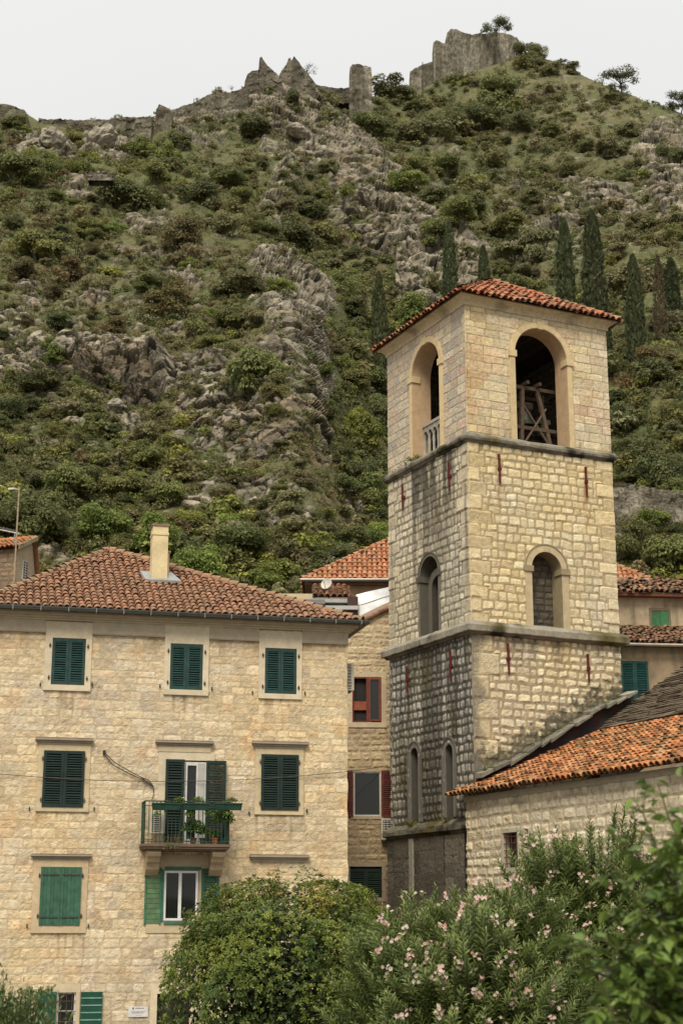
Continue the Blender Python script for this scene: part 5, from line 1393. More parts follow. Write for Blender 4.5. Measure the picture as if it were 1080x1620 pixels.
HN = np.cross(gxv, gyv); HN /= np.linalg.norm(HN, axis=-1, keepdims=True) + 1e-9
HN[HN[..., 1] > 0] *= -1
def capsules(px, py, L):
    out = np.zeros(np.shape(px))
    for x0, y0, x1, y1, r, s in L:
        d = np.array([x1 - x0, y1 - y0], float); l2 = max(d @ d, 1e-6)
        t = np.clip(((px - x0) * d[0] + (py - y0) * d[1]) / l2, 0, 1)
        k = np.hypot(px - x0 - t * d[0], py - y0 - t * d[1]) / r
        out = np.maximum(out, s * np.clip(1.6 - k * .8, 0, 1))
    return out
ROCKS = [(440, 130, 540, 240, 38, 1), (540, 240, 640, 350, 45, 1), (640, 350, 725, 440, 42, 1), (560, 290, 670, 450, 40, .95), (480, 250, 430, 330, 22, .85), (400, 165, 300, 195, 22, .8), (480, 170, 440, 210, 30, .95),
         (40, 235, 90, 240, 26, 1), (150, 222, 185, 225, 20, 1), (110, 300, 170, 310, 14, .8), (230, 350, 260, 345, 22, .7), (250, 375, 330, 480, 25, .6),
         (430, 440, 500, 540, 42, 1), (500, 540, 520, 640, 34, .95), (440, 560, 480, 600, 30, .8),
         (0, 570, 130, 570, 32, .9), (130, 570, 250, 595, 34, 1.1), (180, 640, 210, 690, 22, .9), (40, 460, 10, 520, 25, .7), (270, 530, 340, 560, 30, .75),
         (330, 590, 470, 690, 55, .78), (400, 700, 530, 750, 45, .66), (290, 740, 330, 820, 30, .6), (430, 840, 480, 880, 30, .6), (520, 680, 545, 780, 22, .7), (60, 520, 300, 520, 20, .5), (160, 700, 90, 640, 24, .6), (100, 880, 60, 860, 15, .7),
         (1055, 240, 1080, 320, 42, 1), (900, 290, 985, 330, 28, .72), (820, 410, 890, 330, 34, .75), (860, 130, 990, 195, 24, .45), (680, 225, 700, 260, 22, .7), (800, 330, 840, 320, 30, .55), (940, 240, 1020, 260, 30, .5), (570, 730, 572, 790, 12, .9), (960, 380, 900, 420, 25, .5)]
ROCKM = capsules(PX, PY, ROCKS)
wp = HB
base_n = fbm(wp / 26., 4, 201); mid_n = fbm(wp / 7., 4, 202)
SCREE = capsules(PX, PY, [(60, 500, 330, 520, 60, .62), (330, 590, 500, 700, 90, .70), (380, 720, 520, 770, 70, .62), (60, 660, 260, 660, 50, .5), (250, 740, 340, 840, 50, .5), (440, 840, 500, 900, 40, .55), (860, 330, 1060, 300, 70, .52), (820, 250, 1000, 190, 60, .38), (300, 330, 420, 430, 50, .42), (200, 400, 300, 460, 50, .45), (940, 620, 1080, 560, 40, .3), (600, 250, 700, 300, 40, .45)])
RM = np.maximum(ROCKM * .86, SCREE * .86)
RM = RM - .7 * sstep(515, 535, PX) * ((PX < 625) & (PY > 395)) * (capsules(PX, PY, [(570, 730, 572, 790, 14, 1)]) < .2)
rk = np.clip(RM + .24 * fbm(wp / 9., 4, 203) + .50 * fbm(wp / 2.8, 3, 221) + .30 * fbm(wp / 1.1, 2, 222) - .10, 0, 1.3)
rock = sstep(.44, .56, rk)
sc_d = DY / 160.
sgx = np.linalg.norm(gxv, axis=-1); sgy = np.linalg.norm(gyv, axis=-1); spc = np.maximum(sgx, sgy)
cs = np.clip(DY / 190., .75, 1.5)                              # block size grows with distance
strat = wp + .28 * fbm(wp / 3., 3, 204)[..., None]
leftm = sstep(600, 520, PX) * sstep(400, 460, PY)
lay = np.array([.75, .9, 1.25]) * (1 - leftm[..., None]) + np.array([.72, .8, 1.35]) * leftm[..., None]
rot = np.array([[.94, .0, .34], [0, 1, 0], [-.34, 0, .94]])
vp = (strat @ rot) * lay
# cells must not jump when the block size changes: use two fixed sizes and blend
vp = vp / np.where(DY + 12 * fbm(wp / 10., 2, 230) > 195, 1.6, 1.0)[..., None]
f1, f2, ra, rb, ta = voronoi(vp / 2.1, 301, True)
g1, g2, rc, rd, tb = voronoi(vp / .95 + 5, 305, True)
spc = spc * (1 + 1.5 * sstep(500, 530, PX) * ((PX < 625) & (PY > 395)))
wS, wB = np.clip(.5 / spc, 0, 1), np.clip(.85 / spc, 0, 1) ** 1.5
blk = ((ra - .5) * .75 + sstep(0, .14, f2 - f1) * .42 + ta * .70) * wB
sml = ((rc - .5) * .34 + sstep(0, .16, g2 - g1) * .24 + tb * .45) * wS
big = np.maximum(0, fbm(wp / 14., 3, 206)) * 3.
ledge = np.abs(((wp[..., 2] * .9 + wp[..., 0] * .22 + 2.2 * fbm(wp / 11., 3, 219)) / 5.5) % 1 - .5) * 2
amp = sstep(.30, .80, .65 * np.clip(RM + .24 * fbm(wp / 9., 4, 203), 0, 1.2) + .35 * rk)
disp = base_n * 3.2 + mid_n * 1.1 * (1 - rock * .5) + amp * (blk + sml + big * .25 * np.clip(.3 + wB, 0, 1) + sstep(.25, .75, ledge) * .7 * wB + .3 * fbm(wp / .9, 3, 207) * wS) + (1 - amp) * (.35 * fbm(wp / 1.2, 3, 208) * wS + .22 * sml)
# the overhanging cave band on the left cliff
cave = capsules(PX, PY, [(150, 608, 235, 614, 16, 1)]); disp = disp - cave * 4.5 + capsules(PX, PY, [(110, 575, 240, 588, 18, 1)]) * 2.4
disp *= np.clip(sc_d, .7, 1.35) * np.clip((tt[:, None]) / .04, 0, 1)
disp *= np.where(tt[:, None] > .97, 1 - (tt[:, None] - .97) / .03 * .6, 1)
DIRN = HN + .7 * np.stack([-u_ * .5, -np.ones_like(u_), 0 * u_], -1); DIRN /= np.linalg.norm(DIRN, axis=-1, keepdims=True)
HPT = HB + DIRN * disp[..., None]
# colours
q1_ = fbm(wp / 5., 4, 211); q2_ = fbm(wp / 2., 4, 212); q3_ = fbm(wp / 18., 3, 213)
rc1 = mixc((.155, .132, .098), (.375, .33, .255), np.clip(.5 + .6 * (ra - .5) + .9 * (rc - .5) + .4 * q2_, 0, 1))
rc1 = mixc(rc1, (.25, .185, .115), sstep(.15, .5, q1_) * .55)
rc1 = mixc(rc1, (.085, .078, .065), sstep(.05, .45, fbm(wp * np.array([.5, .5, .12]) , 3, 214)) * .6)
crack = (1 - sstep(0, .14, f2 - f1)) * .9 * wB + (1 - sstep(0, .15, g2 - g1)) * .65 * wS
rc1 = mixc(rc1, (.045, .042, .03), np.clip(crack, 0, .9))  # crevices between blocks darkened in the colour, like ambient shade
gr1 = mixc((.115, .120, .045), (.072, .092, .032), np.clip(.5 + q2_, 0, 1))
gr1 = mixc(gr1, (.145, .13, .060), sstep(.02, .55, q1_ + .25 * capsules(PX, PY, [(900, 220, 1060, 330, 110, 1), (380, 640, 500, 740, 70, .9), (60, 430, 200, 500, 60, .5), (200, 190, 160, 185, 40, .7)])) * .85)
gr1 = mixc(gr1, (.135, .09, .05), sstep(.2, .55, fbm(wp / 6. + 30, 3, 215)) * .55)
pebb = sstep(.15, .4, fbm(wp / 1.1, 3, 216)) * sstep(.18, .42, rk)
gr1 = mixc(gr1, rc1 * .9, pebb * .8)
HC = mixc(gr1, rc1, rock)
HC = mixc(HC, np.array([.02, .018, .015]), np.clip(cave - .2, 0, 1) * .7)
# back slope behind the skyline and skirt down to the ground in front
crest = HPT[-1]; back = [crest + np.array([0, 1., 0]) * d + UP * (-h) for d, h in ((3, .6), (12, 6), (40, 28), (90, 75), (150, 140), (220, 260))]
front = [HPT[0] * np.array([1, 1, 0]) + np.array([0, -d, z]) for d, z in ((16, -1), (6, 2))]
front = [f * np.array([1, 1, 0]) + UP * np.minimum(z, HPT[0][:, 2:3]) for f, (d, z) in zip(front, ((16, -1.), (6, 3.)))]
allP = np.concatenate([np.stack(front), HPT, np.stack(back)])
allC = np.concatenate([np.stack([HC[0]] * 2), HC, np.stack([HC[-1]] * 6)])
mb = MB(); mb.grid(allP, allC)
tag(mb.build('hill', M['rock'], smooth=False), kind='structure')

def hill_ij(px, py):
    j = np.clip(np.round((np.asarray(px, float) - X0) / DX).astype(int), 0, len(cx_) - 1)
    t = (np.asarray(py, float) - YB) / (skyl(px) - YB)
    i = np.clip(np.round(t * (nr - 1)).astype(int), 0, nr - 1); return i, j
def hill_at(px, py): i, j = hill_ij(px, py); return HPT[i, j]

# ------------------------------------------------------------------ foliage meshes
def leaf_quads(c, nrm, size, asp=.55, rg=rng, roll=True):
    """one bent quad per leaf"""
    n = len(c); nrm = nrm / (np.linalg.norm(nrm, axis=1, keepdims=True) + 1e-9)
    a = rg.normal(size=(n, 3)); t = np.cross(nrm, a); t /= np.linalg.norm(t, axis=1, keepdims=True) + 1e-9
    b = np.cross(nrm, t); s = np.asarray(size).reshape(-1, 1) * np.ones((n, 1))
    V = np.stack([c - t * s, c - b * s * asp + nrm * s * .12, c + t * s, c + b * s * asp + nrm * s * .12], 1)
    return V.reshape(-1, 3), np.arange(4 * n).reshape(-1, 4)

def blob_leaves(rg, nb, n, spread=(1, 1, .8), br=(.28, .5), zc=.75, up=.25, flat=False):
    """leaf centres and normals over a cloud of clumps"""
    C = []; Nn = []; K = []
    for k in range(nb):
        d = rg.normal(size=3); d /= np.linalg.norm(d); r = rg.random() ** .45 * .72
        c = d * r * np.array(spread); c[2] = c[2] * 1. + zc; c[2] = max(c[2], .15)
        R_ = rg.uniform(*br) * (1.1 - .35 * r)
        m = int(n / nb); e = rg.normal(size=(m, 3)); e /= np.linalg.norm(e, axis=1)[:, None]; e[:, 2] = np.where(e[:, 2] < -.3, -e[:, 2], e[:, 2])
        rr = R_ * (.55 + .5 * rg.random(m) ** .6)
        rr *= 1 + .25 * vnoise(e * 2.5 + k * 9.1, 5)
        C.append(c + e * rr[:, None] * np.array([1, 1, .85])); Nn.append(e + rg.normal(0, .45, (m, 3)) + np.array([0, 0, up])); K.append(np.full(m, rg.random()))
    return np.concatenate(C), np.concatenate(Nn), np.concatenate(K)

def bush_mesh(name, seed, cols, nb=16, n=1500, leaf=.055, spread=(1, 1, .7), br=(.28, .48), zc=.6, asp=.6, fleck=None):
    rg = np.random.default_rng(seed); C, Nn, K = blob_leaves(rg, nb, n, spread, br, zc)
    V, Fq = leaf_quads(C, Nn, leaf * rg.uniform(.6, 1.35, len(C)), asp, rg)
    cols = np.array(cols); t = np.clip(K * .7 + rg.normal(.15, .22, len(C)), 0, 1)
    c = mixc(cols[0], cols[1], t) * rg.uniform(.75, 1.25, (len(C), 1))
    if fleck is not None: c = np.where((rg.random(len(C)) < fleck[1] * (K > .4))[:, None], np.array(fleck[0]), c)
    mb = MB(); mb.add(V, Fq, None, np.repeat(c, 4, 0))
    for k in range(5):   # stems
        a = rg.uniform(0, 6.28); mb.tube([(0, 0, -.15), (.15 * math.cos(a), .15 * math.sin(a), .3), (.4 * math.cos(a), .4 * math.sin(a), .8)], [.04, .03, .012], 4, (.07, .055, .04), False)
    return mb.mesh(name)
KINDS = {
 'dark': dict(cols=((.078, .096, .034), (.165, .182, .066)), lab='dark green evergreen shrub'),
 'mid': dict(cols=((.122, .145, .042), (.255, .262, .082)), lab='mid green bushy shrub'),
 'olive': dict(cols=((.17, .168, .082), (.29, .272, .132)), lab='grey olive shrub'),
 'bright': dict(cols=((.15, .195, .036), (.30, .34, .075)), lab='bright yellow green leafy shrub'),
 'rust': dict(cols=((.115, .102, .040), (.20, .165, .066)), lab='shrub flecked with rusty brown leaves', fleck=((.20, .115, .05), .22)),
 'dry': dict(cols=((.115, .10, .045), (.185, .155, .075)), lab='dry straw coloured bush'),
}
BM = {}
for k, (kn, kd) in enumerate(KINDS.items()):
    BM[kn] = []
    for q in range(3):
        sp = [(1, 1, .6), (1.1, .9, .75), (.85, .85, .95)][q]
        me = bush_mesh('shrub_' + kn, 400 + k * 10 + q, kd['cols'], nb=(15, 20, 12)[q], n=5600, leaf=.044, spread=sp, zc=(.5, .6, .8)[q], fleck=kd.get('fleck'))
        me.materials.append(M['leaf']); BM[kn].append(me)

def where(px, py):
    if px < 545:
        if py < 300: z = 'below the left skyline wall'
        elif py < 450: z = 'on the upper left slope'
        elif py < 640: z = 'among the rocks of the left cliff'
        else: z = 'low on the slope above the house roofs'
    elif px < 745:
        z = 'on the ridge below the ruins' if py < 300 else ('beside the bare rock spur' if py < 450 else 'in the gully left of the bell tower')
    else: z = 'on the slope under the fortress' if py < 300 else ('on the hillside above the belfry roof' if py < 480 else 'on the slope right of the bell tower')
    return z
GROUPS = {}
def shrub(px, py, wpx, kn, v=None, tall=1., label=None, sink=.12):
    """shrub whose foot stands on the hill at the photo point, wpx wide"""
    P = hill_at(px, py); w_ = wpx / F * np.linalg.norm(P - EYE) / 2.15
    v = random.randrange(3) if v is None else v
    o = bpy.data.objects.new('hillside_shrub', BM[kn][v]); COL.objects.link(o)
    o.location = P - np.array([0, 0, sink * w_]); s = w_ * random.uniform(.92, 1.08)
    o.scale = (s, s, s * tall * random.uniform(.9, 1.1)); o.rotation_euler = (random.uniform(-.12, .12), random.uniform(-.12, .12), random.uniform(0, 6.28))
    tag(o, label or (KINDS[kn]['lab'] + ' ' + where(px, py)), 'shrub', ('%s shrubs %s' % (kn, where(px, py))) if not label else None)
    return o
# the larger bushes one can pick out, from the photograph (x, foot y, width, kind, tallness)
BIG = [(535, 470, 60, 'mid', 1), (545, 520, 62, 'dark', 1.1), (552, 570, 60, 'mid', 1.1), (548, 625, 58, 'mid', 1), (556, 675, 60, 'bright', 1.1), (545, 730, 58, 'dark', 1.1), (552, 790, 62, 'mid', 1.1), (525, 425, 55, 'olive', .9), (520, 560, 40, 'olive', .9), (580, 600, 62, 'dark', 1.2), (575, 530, 58, 'mid', 1.2), (515, 660, 44, 'mid', .9), (600, 800, 75, 'mid', 1.3), (575, 720, 70, 'bright', 1.2), (606, 690, 60, 'dark', 1.5), (585, 640, 70, 'mid', 1.2), (560, 560, 60, 'bright', 1.1), (600, 860, 70, 'bright', 1.1), (545, 880, 70, 'dark', 1), (610, 590, 55, 'mid', 1.2), (250, 870, 100, 'bright', .9), (370, 880, 100, 'mid', 1), (100, 800, 95, 'mid', 1), (20, 850, 90, 'dark', 1.1), (205, 790, 85, 'mid', 1), (300, 830, 70, 'bright', .9), (440, 900, 80, 'bright', .9), (160, 900, 90, 'mid', .9), (690, 400, 60, 'mid', 1.2), (800, 390, 70, 'mid', 1), (855, 430, 70, 'olive', 1.1), (20, 195, 45, 'mid', 1), (72, 285, 62, 'mid', 1), (108, 275, 50, 'dark', 1), (205, 320, 95, 'dark', 1), (245, 300, 60, 'mid', 1), (285, 225, 42, 'dark', 1.2), (215, 232, 50, 'bright', 1), (255, 235, 60, 'bright', 1), (30, 300, 80, 'mid', 1), (60, 400, 100, 'mid', .9), (125, 280, 60, 'bright', .8),
       (140, 365, 60, 'mid', .9), (290, 385, 75, 'rust', 1), (350, 360, 70, 'olive', 1), (410, 200, 75, 'dark', .8), (480, 375, 75, 'dark', 1), (500, 330, 55, 'dark', 1), (520, 275, 40, 'olive', 1), (455, 330, 50, 'olive', 1), (395, 625, 105, 'mid', 1.25), (370, 520, 80, 'mid', .9), (380, 455, 95, 'olive', .85), (265, 505, 85, 'rust', 1), (230, 450, 60, 'mid', .9), (310, 320, 70, 'dark', .9), (360, 290, 75, 'mid', .9), (400, 350, 50, 'mid', .9), (120, 430, 70, 'rust', 1),
       (60, 860, 110, 'dark', 1), (160, 850, 100, 'bright', 1), (235, 740, 80, 'mid', 1), (130, 780, 80, 'dark', 1), (320, 900, 105, 'bright', .9), (410, 915, 90, 'bright', .75), (560, 690, 60, 'bright', 1.1), (545, 600, 45, 'bright', 1.2), (640, 520, 95, 'bright', 1), (590, 560, 70, 'mid', 1.2), (575, 780, 60, 'dark', 1.6), (600, 700, 60, 'dark', 1.8), (560, 850, 60, 'mid', 1.1), (600, 840, 55, 'bright', 1), (510, 870, 50, 'mid', 1),
       (590, 215, 75, 'mid', 1), (650, 230, 70, 'olive', 1), (700, 225, 75, 'dark', 1), (760, 215, 85, 'dark', 1), (785, 160, 70, 'mid', 1), (820, 215, 55, 'dark', 1), (700, 290, 60, 'mid', 1), (650, 290, 60, 'mid', .9), (680, 340, 75, 'dark', .8), (640, 310, 60, 'bright', .8), (740, 350, 60, 'dark', .9), (720, 385, 70, 'mid', 1), (620, 145, 75, 'dark', .8), (570, 160, 40, 'olive', .8), (800, 440, 80, 'olive', 1), (770, 480, 60, 'mid', 1), (830, 470, 70, 'mid', 1.1), (835, 90, 45, 'dark', 1), (870, 120, 40, 'olive', 1), (850, 95, 35, 'mid', 1), (905, 115, 30, 'olive', .9), (640, 135, 40, 'olive', .9),
       (1000, 455, 95, 'olive', 1), (1060, 440, 70, 'olive', 1), (1020, 365, 50, 'dark', 1), (1040, 770, 90, 'dark', 1.1), (975, 690, 60, 'dark', 1.2), (1060, 590, 60, 'olive', 1), (1060, 690, 60, 'mid', 1), (985, 770, 60, 'mid', .8), (1075, 780, 50, 'mid', 1), (1030, 610, 70, 'rust', 1), (1000, 900, 95, 'mid', 1.2), (1060, 920, 100, 'mid', 1.2), (1030, 860, 60, 'bright', 1), (975, 860, 50, 'dark', 1), (850, 340, 55, 'olive', 1), (900, 270, 50, 'mid', .9), (960, 240, 45, 'olive', .9), (1060, 250, 50, 'dark', 1), (870, 210, 45, 'mid', .9),
       (270, 800, 70, 'mid', 1), (350, 780, 55, 'olive', .9), (460, 800, 55, 'olive', 1), (480, 760, 40, 'olive', 1.4), (440, 640, 50, 'rust', .9), (60, 620, 70, 'dark', .9), (130, 620, 55, 'dark', 1), (20, 660, 70, 'dark', 1), (80, 560, 45, 'mid', .9), (30, 430, 60, 'rust', .9), (180, 530, 55, 'rust', 1), (460, 170, 35, 'dark', 1.2), (424, 142, 24, 'mid', .7), (470, 160, 24, 'mid', .8), (200, 870, 70, 'mid', 1), (110, 920, 60, 'mid', .9), (480, 920, 60, 'mid', .9)]
for b_ in BIG: shrub(b_[0], b_[1] + 4, b_[2] * 1.22, b_[3], tall=b_[4])
DENS = capsules
def colour_kind(px, py, r):
    dry = capsules(px, py, [(900, 220, 1060, 330, 120, .8), (380, 640, 500, 740, 80, .8), (200, 480, 60, 440, 70, .5)])
    dk = capsules(px, py, [(560, 180, 800, 220, 90, .8), (600, 700, 590, 560, 60, .9), (30, 640, 100, 820, 90, .7), (700, 380, 560, 330, 60, .7), (1020, 700, 1000, 600, 80, .6)])
    rs = capsules(px, py, [(60, 430, 300, 470, 90, .9), (130, 380, 120, 420, 50, .9), (1000, 620, 1040, 560, 50, .8)])
    w_ = np.array([.16 + 1.1 * dk, .36, .22 + .4 * dry, .14 + .3 * (py > 700), .04 + .30 * rs, .04 + .40 * dry]); w_ /= w_.sum()
    return list(KINDS)[int(np.searchsorted(np.cumsum(w_), r))]
pts = []; tries = 0
rgp = np.random.default_rng(88)
while len(pts) < 205 and tries < 60000:
    tries += 1
    px = rgp.uniform(-20, 1100); py = rgp.uniform(skyl(px) + 6, 930)
    if 620 < px < 960 and py > 500: continue
    i, j = hill_ij(px, py)
    if rock[i, j] > .5 and rgp.random() > .10: continue
    w_ = min(24 + rgp.lognormal(2.9, .55), 95) * (.72 + .5 * (py - 100) / 800)
    if any(abs(px - a) < (w_ + c) * .27 and abs(py - b) < (w_ + c) * .2 for a, b, c in pts): continue
    pts.append((px, py, w_))
for px, py, w_ in pts: shrub(px, py, w_, colour_kind(px, py, rgp.random() * .999), tall=rgp.uniform(.7, 1.1))

# low scrub, grass tufts and small plants: nobody could count them
mb = MB(); nS = 10000; T = []
rg = np.random.default_rng(77)
tuft = []
for k in range(6):
    C, Nn, K = blob_leaves(np.random.default_rng(900 + k), 5, 46, (1, 1, .5), (.4, .6), .35)
    if k >= 4:   # grass: upright blades
        m = 34; a = np.random.default_rng(k).uniform(0, 6.28, m); r = np.random.default_rng(k + 1).random(m); C = np.stack([np.cos(a) * r * .8, np.sin(a) * r * .8, .2 + .5 * np.random.default_rng(k + 2).random(m)], -1); Nn = np.stack([np.cos(a * 3), np.sin(a * 3), a * 0 + .2], -1)
    V, Fq = leaf_quads(C, Nn, .2 if k < 4 else .26, .6 if k < 4 else .3, np.random.default_rng(k)); tuft.append((V, Fq))
sx_p = rg.uniform(-200, 1280, nS * 3); sy_p = skyl(sx_p) + (YB - 30 - skyl(sx_p)) * rg.random(nS * 3) ** .9
ii, jj = hill_ij(sx_p, sy_p); keep = (rock[ii, jj] < .5) | (rg.random(len(ii)) < .16)
keep &= ~((sx_p > 640) & (sx_p < 940) & (sy_p > 520) & (rg.random(len(ii)) < .9))
sel = np.where(keep)[0][:nS]
cn = fbm(HB[ii, jj] / 8., 3, 311); cn2 = fbm(HB[ii, jj] / 5. + 20, 3, 312)
for n_, s_ in enumerate(sel):
    P = HPT[ii[s_], jj[s_]]; D_ = DY[ii[s_], jj[s_]] / 160.
    k = rg.integers(0, 6); V, Fq = tuft[k]; sc0 = rg.uniform(.35, 1.0) * D_ ** .8
    a = rg.uniform(0, 6.28); ca, sa = math.cos(a), math.sin(a)
    W_ = np.stack([V[:, 0] * ca - V[:, 1] * sa, V[:, 0] * sa + V[:, 1] * ca, V[:, 2]], -1) * sc0 + P
    base = mixc((.095, .115, .036), (.195, .195, .072), np.clip(.5 + cn[s_] + rg.normal(0, .2), 0, 1))
    base = mixc(base, (.19, .155, .075), np.clip(sstep(.0, .4, cn2[s_]) * .9 + (k >= 4) * .25 - .1, 0, 1)); base = mixc(base, (.15, .085, .04), .6 * (rg.random() < .05))
    c = base * rg.uniform(.7, 1.3, (len(Fq), 1)); mb.add(W_, Fq, None, np.repeat(c, 4, 0))
tag(mb.build('hillside_scrub', M['leaf']), 'low scrub, grass and small plants covering the hillside', 'scrub', kind='stuff')

# bushes past the three hundred nearest ones
mb = MB(); rg = np.random.default_rng(79); lib = {}
for k, (kn, kd) in enumerate(KINDS.items()):
    lib[kn] = []
    for q in range(3):
        r2_ = np.random.default_rng(1300 + k * 5 + q); C, Nn, K = blob_leaves(r2_, 9, 340, [(1, 1, .6), (1.1, .9, .7), (.85, .85, .85)][q], (.34, .55), .5)
        V, Fq = leaf_quads(C, Nn, .115 * r2_.uniform(.6, 1.3, len(C)), .6, r2_); cols = np.array(kd['cols']); c = mixc(cols[0], cols[1], np.clip(K * .7 + r2_.normal(.15, .22, len(C)), 0, 1)) * r2_.uniform(.75, 1.25, (len(C), 1))
        if kd.get('fleck'): c = np.where((r2_.random(len(C)) < .25)[:, None], np.array(kd['fleck'][0]), c)
        lib[kn].append((V, Fq, np.repeat(c, 4, 0)))
THK = fbm(HB / 13., 3, 351); cnt = 0
for _ in range(120000):
    if cnt >= 3700: break
    px = rg.uniform(-240, 1320); py = skyl(px) + 4 + (YB - 60 - skyl(px)) * rg.random() ** .95
    if 630 < px < 950 and py > 520: continue
    i, j = hill_ij(px, py)
    if rock[i, j] > .45 and rg.random() > .2: continue
    lush = capsules(px, py, [(600, 180, 800, 200, 70, 1), (580, 500, 600, 860, 70, 1), (60, 780, 420, 900, 100, .9), (660, 270, 740, 380, 60, 1), (1000, 420, 1060, 850, 90, .8), (40, 250, 480, 370, 80, .6)])
    th_ = THK[i, j] + .5 * lush
    if rg.random() > .25 + 1.6 * th_: continue
    w_ = min(11 + rg.lognormal(2.35, .62), 62) * (.75 + .5 * (py - 100) / 800) * (.9 + .5 * lush)
    P = HPT[i, j]; s_ = w_ / F * np.linalg.norm(P - EYE) / 2.1; kn = colour_kind(px, py, rg.random() * .999); V, Fq, c = lib[kn][rg.integers(3)]
    a = rg.uniform(0, 6.28); ca, sa = math.cos(a), math.sin(a); tl2 = rg.uniform(.7, 1.15)
    mb.add(np.stack([V[:, 0] * ca - V[:, 1] * sa, V[:, 0] * sa + V[:, 1] * ca, V[:, 2] * tl2], -1) * s_ + P - UP * .1 * s_, Fq, None, c * rg.uniform(.75, 1.25) * np.array([rg.uniform(.9, 1.12), 1, rg.uniform(.85, 1.1)])); cnt += 1
tag(mb.build('hillside_bushes', M['leaf']), 'countless small bushes merging into the green cover of the hillside', 'bushes', kind='stuff')

# loose boulders that stand proud of the slope
def boulder_mesh(seed):
    n = 14; th = np.linspace(0, 2 * np.pi, 2 * n + 1); ph = np.linspace(.02, np.pi - .02, n)
    P = np.array([[[math.sin(p) * math.cos(t), math.sin(p) * math.sin(t), math.cos(p)] for t in th] for p in ph])
    P[:, -1] = P[:, 0]
    f1, f2, r1, r2 = voronoi(P * 1.3 + seed, seed); P2 = P * (.75 + .28 * r1 + .12 * sstep(0, .2, f2 - f1) + .15 * fbm(P * 3 + seed, 3, seed))[..., None] * np.array([1.2, .9, .75])
    mb = MB(); mb.grid(P2, mixc((.20, .18, .145), (.36, .325, .265), np.clip(.5 + fbm(P * 2.5 + seed, 4, seed), 0, 1)), flip=True); me = mb.mesh('boulder', smooth=False); me.materials.append(M['rock']); return me
BO = [boulder_mesh(s) for s in range(1, 6)]
for px, py, w_, lab in ((455, 470, 22, 'blocky boulder on top of the jointed left cliff edge'), (452, 495, 26, 'tall split boulder at the cliff edge'), (480, 490, 22, 'dark leaning boulder at the edge of the left cliff'), (430, 475, 26, 'pale square boulder beside the cliff edge'), (492, 510, 22, 'rounded boulder low at the cliff edge'), (105, 578, 30, 'pale split boulder at the left mouth of the rock overhang'), (160, 232, 42, 'large pale domed boulder below the skyline wall'), (55, 238, 30, 'flat grey boulder on the upper left outcrop'), (85, 240, 34, 'broad grey boulder on the upper left outcrop'), (186, 660, 28, 'pale upright boulder low on the left slope'), (470, 215, 26, 'round boulder on the ridge under the twin ruins'), (215, 345, 26, 'pale boulder beside the dry stone wall')):
    P = hill_at(px, py); w_ *= 1.15; s = w_ / F * np.linalg.norm(P - EYE) / 2; P = P - np.array([0, s * .5, 0]); o = bpy.data.objects.new('boulder', random.choice(BO)); COL.objects.link(o); o.location = P + UP * s * .2; o.scale = (s, s, s * random.uniform(.9, 1.3)); o.rotation_euler = (random.uniform(-.3, .3), random.uniform(-.3, .3), random.uniform(0, 6)); tag(o, lab, 'boulder')

# cypresses
def cypress_parts(seed, cols, n=3600):
    rg = np.random.default_rng(seed); h = rg.random(n) ** .85; a = rg.uniform(0, 6.283, n)
    prof = np.interp(h, [0, .06, .2, .5, .8, .95, 1], [.45, .8, 1, .92, .62, .3, .04])
    lump = 1 + .34 * vnoise(np.stack([np.cos(a) * 1.6, np.sin(a) * 1.6, h * 9], -1), seed) + .22 * vnoise(np.stack([np.cos(a) * 4, np.sin(a) * 4, h * 26], -1), seed + 1)
    r = prof * lump * (.72 + .3 * rg.random(n)) * .085
    C = np.stack([np.cos(a) * r, np.sin(a) * r, h * .97 + .02], -1)
    out = np.stack([np.cos(a), np.sin(a), a * 0], -1)
    t = np.array([0, 0, 1.]) + out * .45 + rg.normal(0, .32, (n, 3)); t /= np.linalg.norm(t, axis=1)[:, None]
    b = np.cross(t, out + rg.normal(0, .5, (n, 3))); b /= np.linalg.norm(b, axis=1)[:, None]
    s = (.011 * rg.uniform(.7, 1.5, n))[:, None]
    V = np.stack([C - t * s * 1.3, C - b * s * .8, C + t * s * 1.8, C + b * s * .8], 1).reshape(-1, 3)
    cols = np.array(cols); c = mixc(cols[0], cols[1], np.clip(rg.random(n) * .7 + .5 * (lump - 1) + .1, 0, 1)) * rg.uniform(.75, 1.2, (n, 1))
    m1 = MB(); m1.add(V, np.arange(4 * n).reshape(-1, 4), None, np.repeat(c, 4, 0)); me = m1.mesh('crown'); me.materials.append(M['leaf'])
    m2 = MB(); m2.tube([(0, 0, -.06), (0, 0, .3), (0, 0, .9)], [.016, .012, .004], 6, (.09, .07, .05)); mt = m2.mesh('trunk'); mt.materials.append(M['bark'])
    return me, mt
CY = [cypress_parts(s, ((.030, .048, .020), (.078, .104, .042))) for s in (1, 2, 3)]; CYD = cypress_parts(9, ((.085, .055, .036), (.16, .105, .065)), 1300)
def cypress(px, y0, y1, wpx, lab, parts, Y=None):
    P = hill_at(px, y0) if Y is None else at_y(px, y0, Y); D_ = np.linalg.norm(P - EYE)
    top = at_y(px, y1, P[1]); h = top[2] - P[2]; root = bpy.data.objects.new('cypress_tree', None); COL.objects.link(root); root.location = P - UP * h * .02
    ws = wpx / F * D_ / .17; root.scale = (ws, ws, h * 1.02); root.rotation_euler = (0, 0, random.uniform(0, 6)); tag(root, lab, 'cypress', 'cypresses on the hillside')
    for nm, me in zip(('crown', 'trunk'), parts):
        o = bpy.data.objects.new(nm, me); COL.objects.link(o); o.parent = root
cypress(713, 490, 350, 23, 'slender dark cypress rising just left of the tower roof corner', CY[0])
cypress(597, 650, 430, 30, 'tall dark cypress left of the belfry eave', CY[1])
